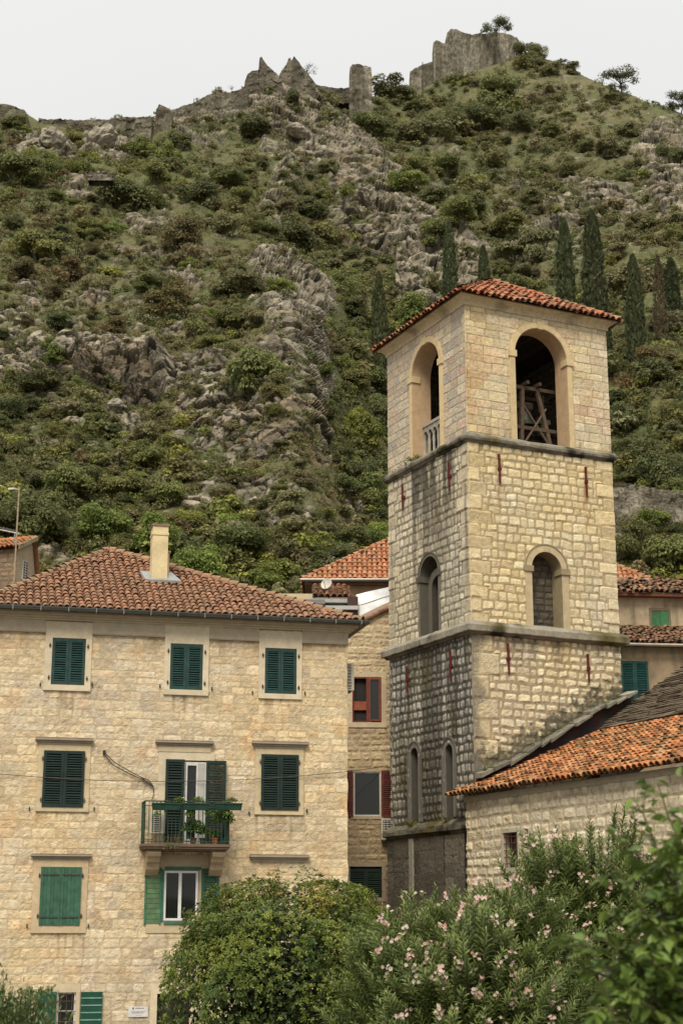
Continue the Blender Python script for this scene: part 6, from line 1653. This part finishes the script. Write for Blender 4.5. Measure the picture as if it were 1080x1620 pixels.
cypress(893, 500, 345, 32, 'cypress behind the right half of the tower roof, left of the tallest one', CY[1])
cypress(940, 515, 332, 36, 'tallest dark cypress behind the right corner of the tower roof', CY[0])
cypress(962, 600, 500, 20, 'short dark cypress touching the right edge of the belfry', CY[2])
cypress(1011, 612, 402, 30, 'tall slim cypress to the right of the tower, left of the dead brown tree', CY[2])
cypress(1066, 500, 408, 26, 'small cypress right of the dead brown tree', CY[1])
cypress(1047, 545, 403, 21, 'dead brown conifer between two green cypresses', CYD)
cypress(768, 470, 388, 22, 'faint slim conifer behind the tower roof', CY[1])

# trees with visible trunks on the skyline
def open_tree(px, y0, y1, wpx, lab, seed, cols=((.035, .05, .02), (.075, .095, .036)), n=2400, Y=None, leaf=.05, nb=16, crown_z=.62):
    P = hill_at(px, y0) if Y is None else at_y(px, y0, Y); D_ = np.linalg.norm(P - EYE); h = (y0 - y1) / F * D_; w_ = wpx / F * D_
    rg = np.random.default_rng(seed); root = thing('hill_tree', lab, 'tree', P)
    mb = MB(); ends = []
    tp = P + np.array([rg.normal(0, .05) * h, 0, h * .42]); mb.tube([P - UP * .3, P + (tp - P) * .5 + np.array([.02 * h, 0, 0]), tp], [.035 * h, .026 * h, .02 * h], 6, (.06, .05, .04), False)
    for k in range(nb):
        a = rg.uniform(0, 6.28); r = rg.random() ** .5; e_ = P + np.array([math.cos(a) * r * w_ * .42, math.sin(a) * r * w_ * .42, h * rg.uniform(.45, .95 - .25 * r)])
        s_ = P + (tp - P) * rg.uniform(.55, 1); mb.tube([s_, (s_ + e_) / 2 + UP * h * .03, e_], [.014 * h, .009 * h, .004 * h], 4, (.06, .05, .04), False); ends.append(e_)
    mb.build('trunk', M['bark'], root)
    C, Nn = [], []
    for e_ in ends:
        m = n // nb; d = rg.normal(size=(m, 3)); d /= np.linalg.norm(d, axis=1)[:, None]; C.append(e_ + d * (rg.random(m) ** .5)[:, None] * w_ * rg.uniform(.10, .17) * np.array([1.2, 1.2, .7])); Nn.append(d + rg.normal(0, .5, (m, 3)) + UP * .4)
    C, Nn = np.concatenate(C), np.concatenate(Nn); V, Fq = leaf_quads(C, Nn, leaf * w_ * rg.uniform(.5, 1.1, len(C)) * .52, .6, rg)
    c = mixc(cols[0], cols[1], rg.random(len(C))); mb = MB(); mb.add(V, Fq, None, np.repeat(c, 4, 0)); mb.build('crown', M['leaf'], root)
open_tree(785, 56, 32, 52, 'small spreading tree growing on top of the fortress wall', 1, Y=338)
open_tree(981, 152, 103, 62, 'lone round tree on the right skyline', 2)
open_tree(1076, 178, 142, 50, 'tree cut by the right edge of the picture on the skyline', 3)
open_tree(891, 112, 92, 22, 'tiny tree on the right shoulder of the fortress hill', 4)
open_tree(483, 122, 90, 34, 'small tree leaning against the right ruined gable', 5, cols=((.06, .06, .04), (.10, .10, .06)), n=500)
open_tree(366, 142, 129, 14, 'tiny bare tree on the skyline left of the twin ruins', 6, n=160)
open_tree(143, 192, 181, 14, 'tiny round tree on the left skyline wall', 7, n=260); open_tree(122, 194, 184, 12, 'tiny dark tree left of another on the skyline wall', 8, n=200)
open_tree(120, 425, 345, 60, 'dead bare branched tree on the upper left slope', 9, cols=((.10, .075, .05), (.14, .10, .06)), n=120)

# ------------------------------------------------------------------ ruins
def ruin(name, lab, cat, prof, Y, thick, seed, col=(.20, .18, .145), foot=25, group=None, parent=None, part=None, back=0.):
    """wall of broken masonry: prof = photo points along its top, left to right; built at distance Y"""
    prof = np.array(prof, float); xs = np.linspace(prof[0, 0], prof[-1, 0], max(12, int((prof[-1, 0] - prof[0, 0]) / .7)))
    rg = np.random.default_rng(seed)
    ys = np.interp(xs, prof[:, 0], prof[:, 1]) + 1.0 * fbm(np.stack([xs / 4, xs * 0, xs * 0 + seed], -1), 3, seed)
    Yv = Y + back * np.linspace(0, 1, len(xs))
    top = np.array([at_y(x, y, yy) for x, y, yy in zip(xs, ys, Yv)]); zb = min(t[2] for t in top) - 2.1 * foot / F * Y
    nv = 26; rows = []
    for k in range(nv + 1): rows.append(top * np.array([1, 1, 0]) + UP * (zb + (top[:, 2:3] - zb) * k / nv))
    Pf = np.stack(rows); f1, f2, r1, r2 = voronoi(Pf * np.array([1, 1, 1.3]) / .9, seed); n1 = fbm(Pf / 2.5, 4, seed)
    c = np.array(col) * (.75 + .5 * r1 + .35 * n1)[..., None]; c = mixc(c, np.array([.05, .047, .04]), sstep(.0, .5, fbm(Pf * np.array([.45, .45, .07]), 3, seed + 1)) * .65); c = mixc(c, (.055, .05, .04), (1 - sstep(0, .12, f2 - f1)) * .5)
    c = mixc(c, c * np.array([.50, .48, .46]), sstep(.0, .25, vnoise(np.stack([Pf[..., 0] * .7, Pf[..., 2] * .03, Pf[..., 0] * 0], -1), seed)) * .7)
    Pf = Pf + np.array([0, -1, 0]) * (.25 * r1 + .7 * n1)[..., None]
    Pb = rows[-1] + np.array([0, thick, 0]); Pbb = Pb * np.array([1, 1, 0]) + UP * zb
    G = np.concatenate([Pf, Pb[None], Pbb[None]]); Cc = np.concatenate([c, c[-1:], c[-1:]])
    mb = MB(); mb.grid(G, Cc); mb.grid(np.stack([G[:, 0], np.broadcast_to(G[0, 0] + np.array([0, thick, 0]), G[:, 0].shape) * np.array([1, 1, 0]) + UP * G[:, 0, 2:3]], 1), (.18, .16, .13)); 
    mb.grid(np.stack([G[:, -1], G[:, -1] * np.array([1, 1, 0]) + np.array([0, thick, 0]) + UP * G[:, -1, 2:3]], 1), (.18, .16, .13))
    o = mb.build(part or name, M['rock'], parent)
    if parent is None: tag(o, lab, cat, group)
    return o
fort = thing('ruined_fortress', 'large ruined stone fortress crowning the hilltop', 'fortress', at_y(760, 110, 335))
ruin('', '', '', [(704, 64), (707, 52), (713, 46), (722, 47), (728, 50), (740, 54), (760, 54), (780, 52), (800, 53), (818, 60), (823, 72)], 333, 8, 1, (.29, .262, .21), 60, parent=fort, part='keep_wall', back=14)
ruin('', '', '', [(685, 68), (690, 64), (697, 67), (700, 70), (706, 69)], 334, 5, 2, (.31, .275, .215), 70, parent=fort, part='corner_turret')
ruin('', '', '', [(648, 114), (660, 106), (672, 100), (686, 97)], 337, 4, 3, (.20, .18, .145), 45, parent=fort, part='outer_wall')
ruin('ruined_gable', 'left ruined gable with a pointed spike on the ridge', 'ruin', [(387, 130), (391, 119), (398, 112), (409, 111), (410.5, 91), (414, 90), (417, 96), (424, 105), (433, 113), (439, 117), (446, 130)], 286, 3, 4, (.16, .14, .115), 16)
ruin('ruined_gable', 'right ruined gable with twin broken points on the ridge', 'ruin', [(440, 122), (446, 111), (452, 104), (456, 95), (459, 92), (461, 97), (465, 90), (471, 97), (479, 108), (488, 118), (499, 132)], 289, 3, 5, (.17, .15, .12), 18)
ruin('ruined_tower', 'square stump of a ruined tower standing alone on the ridge', 'ruin', [(552, 124), (553, 108), (558, 103), (568, 102), (580, 104), (587, 108), (588, 124)], 300, 5, 6, (.24, .215, .17), 55)
ruin('fortification_wall', 'low ruined wall running along the ridge from the twin ruins to the stump', 'wall', [(495, 132), (515, 137), (535, 140), (553, 138)], 304, 2, 7, (.13, .115, .09), 14)
ruin('fortification_wall', 'dark wall climbing the ridge toward the twin ruins', 'wall', [(266, 178), (285, 170), (305, 164), (322, 154), (342, 146), (352, 150), (378, 142), (392, 134)], 280, 2, 8, (.16, .145, .11), 22)
ruin('ruined_tower', 'broken corner tower ending the climbing ridge wall', 'ruin', [(247, 174), (252, 166), (258, 168), (268, 172), (272, 178)], 270, 4, 9, (.19, .165, .13), 60)
ruin('fortification_wall', 'long low wall along the left skyline', 'wall', [(62, 188), (90, 190), (130, 192), (165, 190), (190, 186), (215, 186), (240, 184)], 268, 2, 10, (.15, .135, .10), 22)
ruin('fortification_wall', 'crumbling grassy wall corner at the far left skyline', 'wall', [(-30, 160), (0, 166), (16, 166), (30, 172), (41, 176), (42, 186)], 262, 4, 11, (.13, .12, .085), 18)
ruin('terrace_wall', 'dark dry stone wall under the large left bush', 'wall', [(140, 272), (146, 270), (165, 272), (180, 274)], 208, 1.5, 12, (.17, .155, .125), 7)
ruin('fortification_wall', 'tall stone wall with vines below the cypresses right of the tower', 'wall', [(955, 764), (1000, 768), (1040, 774), (1090, 780), (1160, 786)], 106, 3, 13, (.24, .215, .17), 62)
mb = MB(); p0, p1 = hill_at(668, 160), None; p0 = at_y(668, 158, 325); p1 = at_y(668, 98, 325); mb.bar(p0, p1, .16, .1, 6, (.05, .045, .04)); tag(mb.build('flagpole', M['iron']), 'thin dark pole standing before the fortress outer wall', 'pole')
# ------------------------------------------------------------------ foreground planting
def leaf_blades(base, d, nrm, L, Wd, rg, fold=.18, droop=.15):
    """pointed leaf of two folded halves with a middle row: 8 points, 6 faces"""
    n = len(base); d = d / (np.linalg.norm(d, axis=1, keepdims=True) + 1e-9)
    s = np.cross(d, nrm); s /= np.linalg.norm(s, axis=1, keepdims=True) + 1e-9; up = np.cross(s, d)
    L = np.asarray(L).reshape(-1, 1) * np.ones((n, 1)); Wd = np.asarray(Wd).reshape(-1, 1) * np.ones((n, 1))
    m1 = base + d * L * .38 - up * L * droop * .12; m2 = base + d * L * .72 - up * L * droop * .45; tip = base + d * L - up * L * droop
    V = np.stack([base, m1 + s * Wd * .5 + up * Wd * fold, m1, m1 - s * Wd * .5 + up * Wd * fold, m2 + s * Wd * .38 + up * Wd * fold, m2, m2 - s * Wd * .38 + up * Wd * fold, tip], 1)
    k = np.arange(n)[:, None] * 8
    f4 = np.concatenate([k + [[1, 2, 5, 4]], k + [[2, 3, 6, 5]]]); f3 = np.concatenate([k + [[0, 2, 1]], k + [[0, 3, 2]], k + [[4, 5, 7]], k + [[5, 6, 7]]])
    return V.reshape(-1, 3), f4, f3

def unit(v): return v / (np.linalg.norm(v, axis=-1, keepdims=True) + 1e-9)

# round evergreen bush in front of the house
BY = 38.
bc = at_y(458, 1530, BY); bg_ = np.array([bc[0], BY, 0]); rx = 186 / F * BY * 1.07; ztop = at_y(450, 1368, BY)[2]
rg = np.random.default_rng(501)
bush = thing('round_bush', 'large rounded glossy green bush in front of the cream house', 'bush', bg_)
def crown_r(dr): return 1 + .13 * fbm(dr * 2.1 + 3, 3, 91) + .10 * vnoise(dr * 5.2, 92)
nR_ = 23000
dr = unit(rg.normal(size=(nR_, 3))); dr = dr[dr[:, 2] > -.75]; dr = dr[(dr[:, 1] < .45) | (rg.random(len(dr)) < .4)]
ell = np.array([rx, rx * .92, (ztop - .1) * .54]); cz = bg_ + UP * (ztop * .47)
sh_ = np.sign(dr) * np.abs(dr) ** .70; sh_ = sh_ / np.linalg.norm(sh_, axis=1, keepdims=True) * (1 + .08 * (1 - np.abs(dr[:, 2:3])))
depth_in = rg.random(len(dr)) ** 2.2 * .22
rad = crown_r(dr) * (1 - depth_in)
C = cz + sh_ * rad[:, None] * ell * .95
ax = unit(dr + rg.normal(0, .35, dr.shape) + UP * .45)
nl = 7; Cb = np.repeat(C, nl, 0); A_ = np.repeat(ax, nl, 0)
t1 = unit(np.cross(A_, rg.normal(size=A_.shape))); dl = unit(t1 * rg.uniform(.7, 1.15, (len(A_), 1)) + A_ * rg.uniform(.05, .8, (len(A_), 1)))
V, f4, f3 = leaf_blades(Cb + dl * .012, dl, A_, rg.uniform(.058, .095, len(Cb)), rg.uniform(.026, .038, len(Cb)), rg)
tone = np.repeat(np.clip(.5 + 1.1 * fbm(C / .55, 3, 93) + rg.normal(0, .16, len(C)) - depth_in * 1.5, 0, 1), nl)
col = mixc((.052, .090, .013), (.225, .265, .042), tone) * rg.uniform(.75, 1.25, (len(Cb), 1))
px_, py_ = project(Cb); yel = np.exp(-((px_ - 505) / 28) ** 2 - ((py_ - 1425) / 22) ** 2)
col = np.where((rg.random(len(Cb)) < yel * .75 + .012)[:, None], np.array([.30, .26, .03]), col)
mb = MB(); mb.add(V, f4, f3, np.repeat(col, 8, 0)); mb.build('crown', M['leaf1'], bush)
mb = MB()
for k in range(7):
    a = k * .9 + .3; e_ = cz + np.array([math.cos(a) * rx * .55, math.sin(a) * rx * .5, rg.uniform(-.3, 1.2)]); s_ = bg_ + np.array([math.cos(a) * .15, math.sin(a) * .15, -.05])
    mb.tube([s_, s_ * .5 + e_ * .5 + UP * .3, e_], [.11, .08, .03], 7, (.09, .07, .05)); 
mb.build('trunk', M['bark'], bush)
mb = MB()   # dense dark twigs inside the crown
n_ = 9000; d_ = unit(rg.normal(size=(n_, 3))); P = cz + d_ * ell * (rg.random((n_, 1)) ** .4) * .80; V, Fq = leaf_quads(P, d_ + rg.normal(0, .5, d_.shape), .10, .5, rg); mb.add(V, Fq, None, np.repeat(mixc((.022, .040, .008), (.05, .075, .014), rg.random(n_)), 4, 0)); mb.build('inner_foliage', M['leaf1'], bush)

# oleanders
def oleander(lab, cx, ctop, half, Y, seed, nsh, nfl, lean=0., skew=None, ysq=.8):
    rg = np.random.default_rng(seed); c0 = at_y(cx, 1464, Y) * np.array([1, 1, 0]); w_ = half / F * Y; H = at_y(cx, ctop, Y)[2]
    root = thing('oleander', lab, 'oleander', c0, 'flowering oleanders')
    Cb, D, Nn, Lf, T = [], [], [], [], []; tips = []; stems = MB()
    for k in range(nsh):
        d = unit(rg.normal(size=3)); d[2] = abs(d[2]) * 1.0 - .25
        if d[1] > .3 and rg.random() < .5: d[1] *= -1
        rr = rg.uniform(.84, 1.06) if k % 3 else rg.uniform(.5, .85)
        bump = 1 + .22 * vnoise(d[None] * 2.4, seed)[0] + .1 * vnoise(d[None] * 6, seed + 1)[0]
        tip = c0 + np.array([d[0] * w_, d[1] * w_ * ysq, H * .52 + d[2] * H * .48]) * np.array([1, 1, 1]) ; tip = c0 + (tip - c0) * np.array([rr * bump, rr * bump, 1 - (1 - rr * bump) * (d[2] > 0) * .6])
        if tip[2] < .2: continue
        tip[2] = min(tip[2], H * 1.02)
        org = c0 + np.array([d[0] * w_ * .25, d[1] * w_ * .2, max(.1, tip[2] - H * rg.uniform(.35, .6))])
        ln = np.linalg.norm(tip - org); q = np.linspace(0, 1, 8)[:, None]
        sd = unit(tip - org); pts = org + (tip - org) * q + UP * (np.sin(q * np.pi / 2) - q) * ln * .18 + rg.normal(0, .012, (8, 3))
        stems.tube(pts, np.linspace(.014, .005, 8), 4, (.10, .11, .05), False)
        nw = int(min(ln, 1.3) / .056); t = 1 - np.arange(nw) * .056 / ln
        ii = np.clip(t * 7, 0, 6.999); i0 = ii.astype(int); Pp = pts[i0] + (pts[i0 + 1] - pts[i0]) * (ii - i0)[:, None]
        tg = unit(pts[np.minimum(i0 + 1, 7)] - pts[i0])
        for w in range(3):
            a = np.arange(nw) * 1.05 + w * 2.094 + rg.normal(0, .25, nw)
            s1 = unit(np.cross(tg, UP + rg.normal(0, .01, 3))); s2 = np.cross(tg, s1); o_ = np.cos(a)[:, None] * s1 + np.sin(a)[:, None] * s2
            spread = np.interp(np.arange(nw), [0, 4, 14], [.5, .95, 1.2])[:, None]
            dd = unit(tg * .8 + o_ * spread + rg.normal(0, .1, (nw, 3)))
            Cb.append(Pp); D.append(dd); Nn.append(unit(tg - o_ * .4)); Lf.append(np.interp(np.arange(nw), [0, 5, 25], [.10, .17, .15]) * rg.uniform(.8, 1.2, nw)); T.append(np.full(nw, rg.random()) * .6 + .4 * np.interp(np.arange(nw), [0, 6, 20], [1, .6, .2]))
        tips.append((tip if False else pts[-1], sd, (pts[-1] - c0) @ np.array([0, -1, .6])))
    Cb, D, Nn, Lf, T = [np.concatenate(x) for x in (Cb, D, Nn, Lf, T)]
    V, f4, f3 = leaf_blades(Cb, D, Nn, Lf, Lf * .235, rg, .12, .12)
    col = mixc((.075, .120, .030), (.25, .305, .090), np.clip(T + rg.normal(0, .12, len(T)), 0, 1)) * rg.uniform(.8, 1.2, (len(T), 1))
    col = np.where((rg.random(len(T)) < .012)[:, None], np.array([.24, .20, .04]), col)
    mb = MB(); mb.add(V, f4, f3, np.repeat(col, 8, 0)); mb.build('foliage', M['leaf1'], root)
    stems.build('stems', M['bark'], root)
    vis = [t for t in tips if t[2] > .1]; vis.sort(key=lambda t: -t[2]); vis = vis[:max(nfl * 4, 1)]; rg.shuffle(vis)
    bl = [MB() for _ in range(nfl)]
    for k in range(min(nfl, len(vis))):
        tp, sd, _ = vis[k]; tp = np.array(tp) + np.array([0, -.05, .03])
        for b in range(rg.integers(3, 10)):
            p = tp + unit(rg.normal(size=3) + UP * .5) * rg.uniform(.02, .13); ax_ = unit(np.array([0, -.7, .5]) + rg.normal(0, .5, 3)); s1 = unit(np.cross(ax_, UP + .01)); s2 = np.cross(ax_, s1); r_ = rg.uniform(.024, .038)
            cl_ = mixc((.78, .50, .45), (.84, .70, .64), rg.random()) if rg.random() < .9 else np.array([.70, .36, .32])
            Pv = [p]
            for q in range(5):
                for e_, rr2 in ((-.5, .95), (.0, 1.15), (.5, .95)):
                    a = (q + e_ * .8) * 1.2566; Pv.append(p + (np.cos(a) * s1 + np.sin(a) * s2) * r_ * rr2 + ax_ * r_ * .35)
            bl[k].add(Pv, [[0, 1 + 3 * q, 2 + 3 * q, 3 + 3 * q] for q in range(5)], None, np.vstack([cl_ * .8] + [cl_] * 15))
    for k in range(nfl):
        if bl[k].n: bl[k].build('flower_cluster', M['petal'], root)
oleander('wide oleander covered in pale pink flowers in front of the tower foot', 742, 1325, 200, 31., 601, 1300, 99)
oleander('taller oleander with sparse pink flowers in front of the chapel wall', 940, 1250, 185, 33.5, 611, 1350, 70)
oleander('low oleander sprays between the round bush and the tower foot', 668, 1335, 80, 32.5, 621, 280, 20)

# leafy tree close to the camera at the right edge
rg = np.random.default_rng(701); NY = 9.
nb0 = at_y(1120, 1464, NY) * np.array([1, 1, 0]); near = thing('leafy_tree', 'leafy green tree close by, out of focus at the lower right edge', 'tree', nb0)
targets = [(1040, 1235, 9.0), (1075, 1228, 9.3), (1005, 1262, 8.9), (985, 1330, 9.1), (960, 1360, 8.7), (1060, 1290, 8.6), (940, 1480, 8.8), (905, 1520, 9.0), (1000, 1420, 8.6), (1075, 1380, 8.7), (930, 1590, 8.8), (1020, 1520, 8.5), (1085, 1470, 8.8), (985, 1580, 8.6), (1050, 1620, 8.6), (910, 1640, 9.1), (1030, 1330, 9.4), (1095, 1320, 9.1), (960, 1440, 9.2), (1100, 1560, 9.0), (950, 1530, 9.4), (1010, 1660, 8.8), (1060, 1440, 9.3), (1120, 1260, 9.0), (1150, 1400, 9.0), (975, 1660, 9.0), (890, 1490, 8.9), (1040, 1560, 9.4), (1000, 1480, 9.5)]
wood = MB(); Cb, D, T = [], [], []
hub = at_y(1130, 1660, 9.1)
wood.tube([nb0 - UP * .1, (nb0 + hub) / 2 + np.array([.03, 0, 0]), hub], [.09, .07, .05], 8, (.10, .085, .055))
for k, (x, y, Y) in enumerate(targets):
    tip = at_y(x, y, Y); mid_ = hub * .45 + tip * .55 + np.array([.10, 0, .02]); q = np.linspace(0, 1, 14)[:, None]
    pts = hub * (1 - q) ** 2 + 2 * mid_ * q * (1 - q) + tip * q * q + rg.normal(0, .006, (14, 3)); wood.tube(pts, np.linspace(.016, .003, 14), 5, (.11, .10, .05), False)
    for m in range(9):
        t = rg.uniform(.38, 1.0); i = min(int(t * 13), 12); s_ = pts[i]; e_ = s_ + unit(rg.normal(size=3) + UP * .5 + np.array([-.3, 0, 0])) * rg.uniform(.08, .19)
        wood.tube([s_, (s_ + e_) / 2 + UP * .008, e_], [.004, .003, .0018], 4, (.12, .12, .05), False)
        nn = 8
        for j in range(nn):
            u = (j + .6) / nn; p = s_ + (e_ - s_) * u; sd = (e_ - s_); side = unit(np.cross(sd, UP)) * (1 if j % 2 else -1)
            Cb.append(p); D.append(unit(unit(sd) * .55 + side * .8 + rg.normal(0, .25, 3) + np.array([0, 0, -.2]))); T.append(rg.random())
    for j in range(7):
        p = pts[13 - j]; Cb.append(p); D.append(unit(rg.normal(size=3) + np.array([-.2, 0, .2]))); T.append(.7 + .3 * rg.random())
Cb, D, T = np.array(Cb), np.array(D), np.array(T)
Lf = rg.uniform(.065, .112, len(Cb)); V, f4, f3 = leaf_blades(Cb, D, unit(UP + rg.normal(0, .35, Cb.shape)), Lf, Lf * .56, rg, .10, .22)
col = mixc((.07, .125, .022), (.175, .25, .05), np.clip(T + rg.normal(0, .1, len(T)), 0, 1)); mb = MB(); mb.add(V, f4, f3, np.repeat(col, 8, 0)); mb.build('crown', M['leaf1'], near); wood.build('trunk', M['bark'], near)

# feathery shrub at the lower left
rg = np.random.default_rng(711); SY = 20.; s0 = at_y(18, 1464, SY) * np.array([1, 1, 0]); fsh = thing('feathery_shrub', 'feathery green shrub at the lower left edge before the barred window', 'shrub', s0)
wood = MB(); Cb, D = [], []
for k in range(110):
    x, y = rg.normal(24, 30), 1562 + abs(rg.normal(0, 34)); 
    if k == 0: x, y = 6, 1532
    tip = at_y(x, y, SY + rg.uniform(-.4, .4)); q = np.linspace(0, 1, 9)[:, None]; mid_ = s0 * .4 + tip * .6 + np.array([0, 0, .35]); pts = (s0 + UP * .2) * (1 - q) ** 2 + 2 * mid_ * q * (1 - q) + tip * q * q
    wood.tube(pts, np.linspace(.014, .003, 9), 4, (.10, .10, .05), False)
    for m in range(80):
        t = rg.uniform(.45, 1); i = min(int(t * 8), 7); Cb.append(pts[i] + (pts[i + 1] - pts[i]) * rg.random() + rg.normal(0, .03, 3)); D.append(unit(rg.normal(size=3) + (pts[i + 1] - pts[i]) * 5))
Cb, D = np.array(Cb), np.array(D); V, f4, f3 = leaf_blades(Cb, D, unit(UP + rg.normal(0, .5, Cb.shape)), rg.uniform(.05, .10, len(Cb)), .024, rg)
mb = MB(); mb.add(V, f4, f3, np.repeat(mixc((.06, .10, .025), (.13, .18, .06), rg.random(len(Cb))), 8, 0)); mb.build('foliage', M['leaf1'], fsh); wood.build('stems', M['bark'], fsh)

# planters along the balcony rail and pots on its floor
def tuft_leaves(c, r, n, L, cols, rg, squash=.7, trail=0.):
    d = unit(rg.normal(size=(n, 3))); d[:, 2] = np.abs(d[:, 2]) * (1 - trail) - trail * rg.random(n); P = c + d * (rg.random((n, 1)) ** .5) * np.array([r, r * .6, r * squash]); dd = unit(d + rg.normal(0, .5, d.shape))
    V, f4, f3 = leaf_blades(P, dd, unit(UP + rg.normal(0, .4, d.shape)), L * rg.uniform(.7, 1.3, n), L * .6, rg)
    mb = MB(); mb.add(V, f4, f3, np.repeat(mixc(cols[0], cols[1], rg.random(n)), 8, 0)); return mb
GC = ((.075, .15, .025), (.20, .30, .06))
for x0, x1, y, lab, fx, fl in ((240, 285, 1277, 'long dark green balcony trough holding red and white flowers', 283, ((.45, .05, .04), (.8, .8, .75))), (288, 330, 1279, 'dark green balcony trough with a bright leafy plant in the middle of the rail', 313, ()), (340, 382, 1279, 'green balcony trough at the right end of the rail with pinkish flowers', 366, ((.5, .12, .10), (.75, .72, .7)))):
    wv = FW + .02; a, b, v1 = HF.uv(x0, y, wv)[0], HF.uv(x1, y, wv)[0], HF.uv((x0 + x1) / 2, 1271, wv)[1]; v0 = v1 - .21
    t = thing('planter_box', lab, 'planter', HF((a + b) / 2, v0, wv), 'troughs hung on the balcony rail')
    mb = MB(); q = [HF(a + .03, v0, wv - .03), HF(b - .03, v0, wv - .03), HF(b - .03, v0, wv + .15), HF(a + .03, v0, wv + .15), HF(a, v1, wv - .05), HF(b, v1, wv - .05), HF(b, v1, wv + .19), HF(a, v1, wv + .19)]; mb.hexa(q, (.016, .052, .036)); mb.box(HF, a - .01, b + .01, v1 - .03, v1 + .004, wv + .191, wv + .205, (.02, .065, .045)); mb.build('trough', M['paint'], t)
    c = HF(HF.uv(fx, y, wv)[0], v1 + .05, wv + .06); r_ = .17 if fl else .2
    m2 = tuft_leaves(c, r_, 130, .06, GC, rg); mm = tuft_leaves(HF((a + b) / 2, v1 + .01, wv + .06), (b - a) * .42, 60, .05, ((.08, .09, .04), (.16, .15, .07)), rg, .2)
    for k in range(len(mm.V)): m2.add(mm.V[k], mm.F4[k], mm.F3[k], mm.C[k])
    m2.build('foliage', M['leaf1'], t)
    for k, fc_ in enumerate(fl):
        mb = tuft_leaves(c + HF.e1 * (.05 + .12 * k - .06) + UP * .08, .08, 26, .035, (fc_, np.array(fc_) * 1.1), rg); mb.build('flower', M['petal'], t)
pots = ((306, 1315, 'leafy potted plant on the balcony floor left of the door panel', .36, (.10, .06, .04), 'dark'), (321, 1318, 'small potted plant beside the white door panel on the balcony', .17, (.05, .05, .045), 'dark'), (340, 1322, 'plant in a terracotta pot on the balcony', .12, (.36, .13, .06), 't'), (353, 1300, 'tall potted plant at the right corner of the balcony', .38, (.03, .06, .05), 'd'))
for x, y, lab, r_, pc_, _ in pots:
    u = HF.uv(x, y, .72)[0]; c0 = HF(u, sl_v + .03, .72); v = HF.uv(x, y, .72)[1]; t = thing('potted_plant', lab, 'potted plant', c0, 'pots on the balcony floor')
    mb = MB(); mb.lathe(c0, [(0, .0), (.075, .0), (.10, .17), (.115, .17), (.115, .2), (.09, .2), (.0, .18)], 12, pc_); mb.build('pot', M['plaster'], t)
    tuft_leaves(np.array([c0[0], c0[1], max(v, c0[2] + .3)]), r_, int(300 * r_ / .2), .085, GC, rg, 1.0).build('foliage', M['leaf1'], t)
for x, n_, sg in ((250, 60, 0), (300, 80, 1), (330, 70, 0), (360, 110, 1)):   # trailing greenery along the rail
    cc = HF(HF.uv(x, 1290, FW + .1)[0], HF.uv(x, 1286, FW + .1)[1], FW + .12); tv = thing('trailing_plant', 'trailing green plant hanging over the balcony rail ' + {250: 'at its left end', 300: 'left of the door panel', 330: 'below the middle trough', 360: 'at its right end'}[x], 'plant', cc)
    tuft_leaves(cc, .15, n_, .065, GC, rg, 1.7, .6).build('foliage', M['leaf1'], tv)
c0 = HF(HF.uv(270, 1310, FW - .02)[0], sl_v + .1, FW - .02); t = thing('trailing_plant', 'straggly half dead plant trailing over the left of the balcony edge', 'plant', c0)
mb = MB()
for k in range(16):
    a = rg.normal(0, .14); p0 = c0 + HF.e1 * a * .4 + UP * rg.uniform(.0, .2); mb.tube([p0, p0 + HF.e1 * a + HF.e3 * .12 + UP * .1, p0 + HF.e1 * a * 1.6 + HF.e3 * .16 - UP * rg.uniform(.1, .45)], [.006, .005, .003], 4, (.16, .13, .06), False)
mb.build('stems', M['bark'], t); tuft_leaves(c0 - UP * .15 + HF.e3 * .12, .22, 120, .05, ((.10, .11, .05), (.17, .18, .09)), rg, 1.2, .5).build('foliage', M['leaf1'], t)

# weeds on ledges, coping and roof edges
mb = MB(); rg = np.random.default_rng(731)
def weed(P, r, n, cols, up=.6):
    d = unit(rg.normal(size=(n, 3)) * np.array([1, 1, .4]) + UP * up); B = P + rg.normal(0, r * .3, (n, 3)) * np.array([1, 1, .1]); V, f4, f3 = leaf_blades(B, d, unit(rg.normal(size=(n, 3))), r * rg.uniform(.5, 1.3, n), r * .12, rg); mb.add(V, f4, f3, np.repeat(mixc(cols[0], cols[1], rg.random(n)), 8, 0))
WC = ((.07, .10, .025), (.15, .16, .05)); DC = ((.09, .085, .04), (.19, .165, .08))
for x, y, r, n in ((655, 716, .30, 40), (662, 712, .22, 30), (685, 700, .25, 45), (640, 728, .3, 14), (622, 742, .2, 16), (690, 697, .2, 40)): u, v = TL.uv(x, y, .1); weed(TL(u, Z2 + .12, .05 - .3 * (x > 680)), r, n, WC)
for x, r, n in ((650, .32, 60), (655, .2, 30), (706, .26, 50), (640, .15, 20)): u, v = TL.uv(x, 1305, .1); weed(TL(u, Z0 + .24, .08), r, n, ((.12, .12, .03), (.22, .19, .05)))
for k in range(90): u = rg.uniform(.1, TW - .2); weed(TR(u, coping_v(u) + .10, rg.uniform(.02, .4)), rg.uniform(.06, .17), 12, DC if k % 3 else WC)
for k in range(24): u = rg.uniform(1, 11); v_ = rg.uniform(.5, 3.0); weed(e_h + TR.e3 * u + sUp * v_ + nR * .08, .13, 7, DC)
tag(mb.build('ledge_weeds', M['leaf1']), 'weeds and dry grass rooted on the tower ledges and roof coping', 'weeds', kind='stuff')
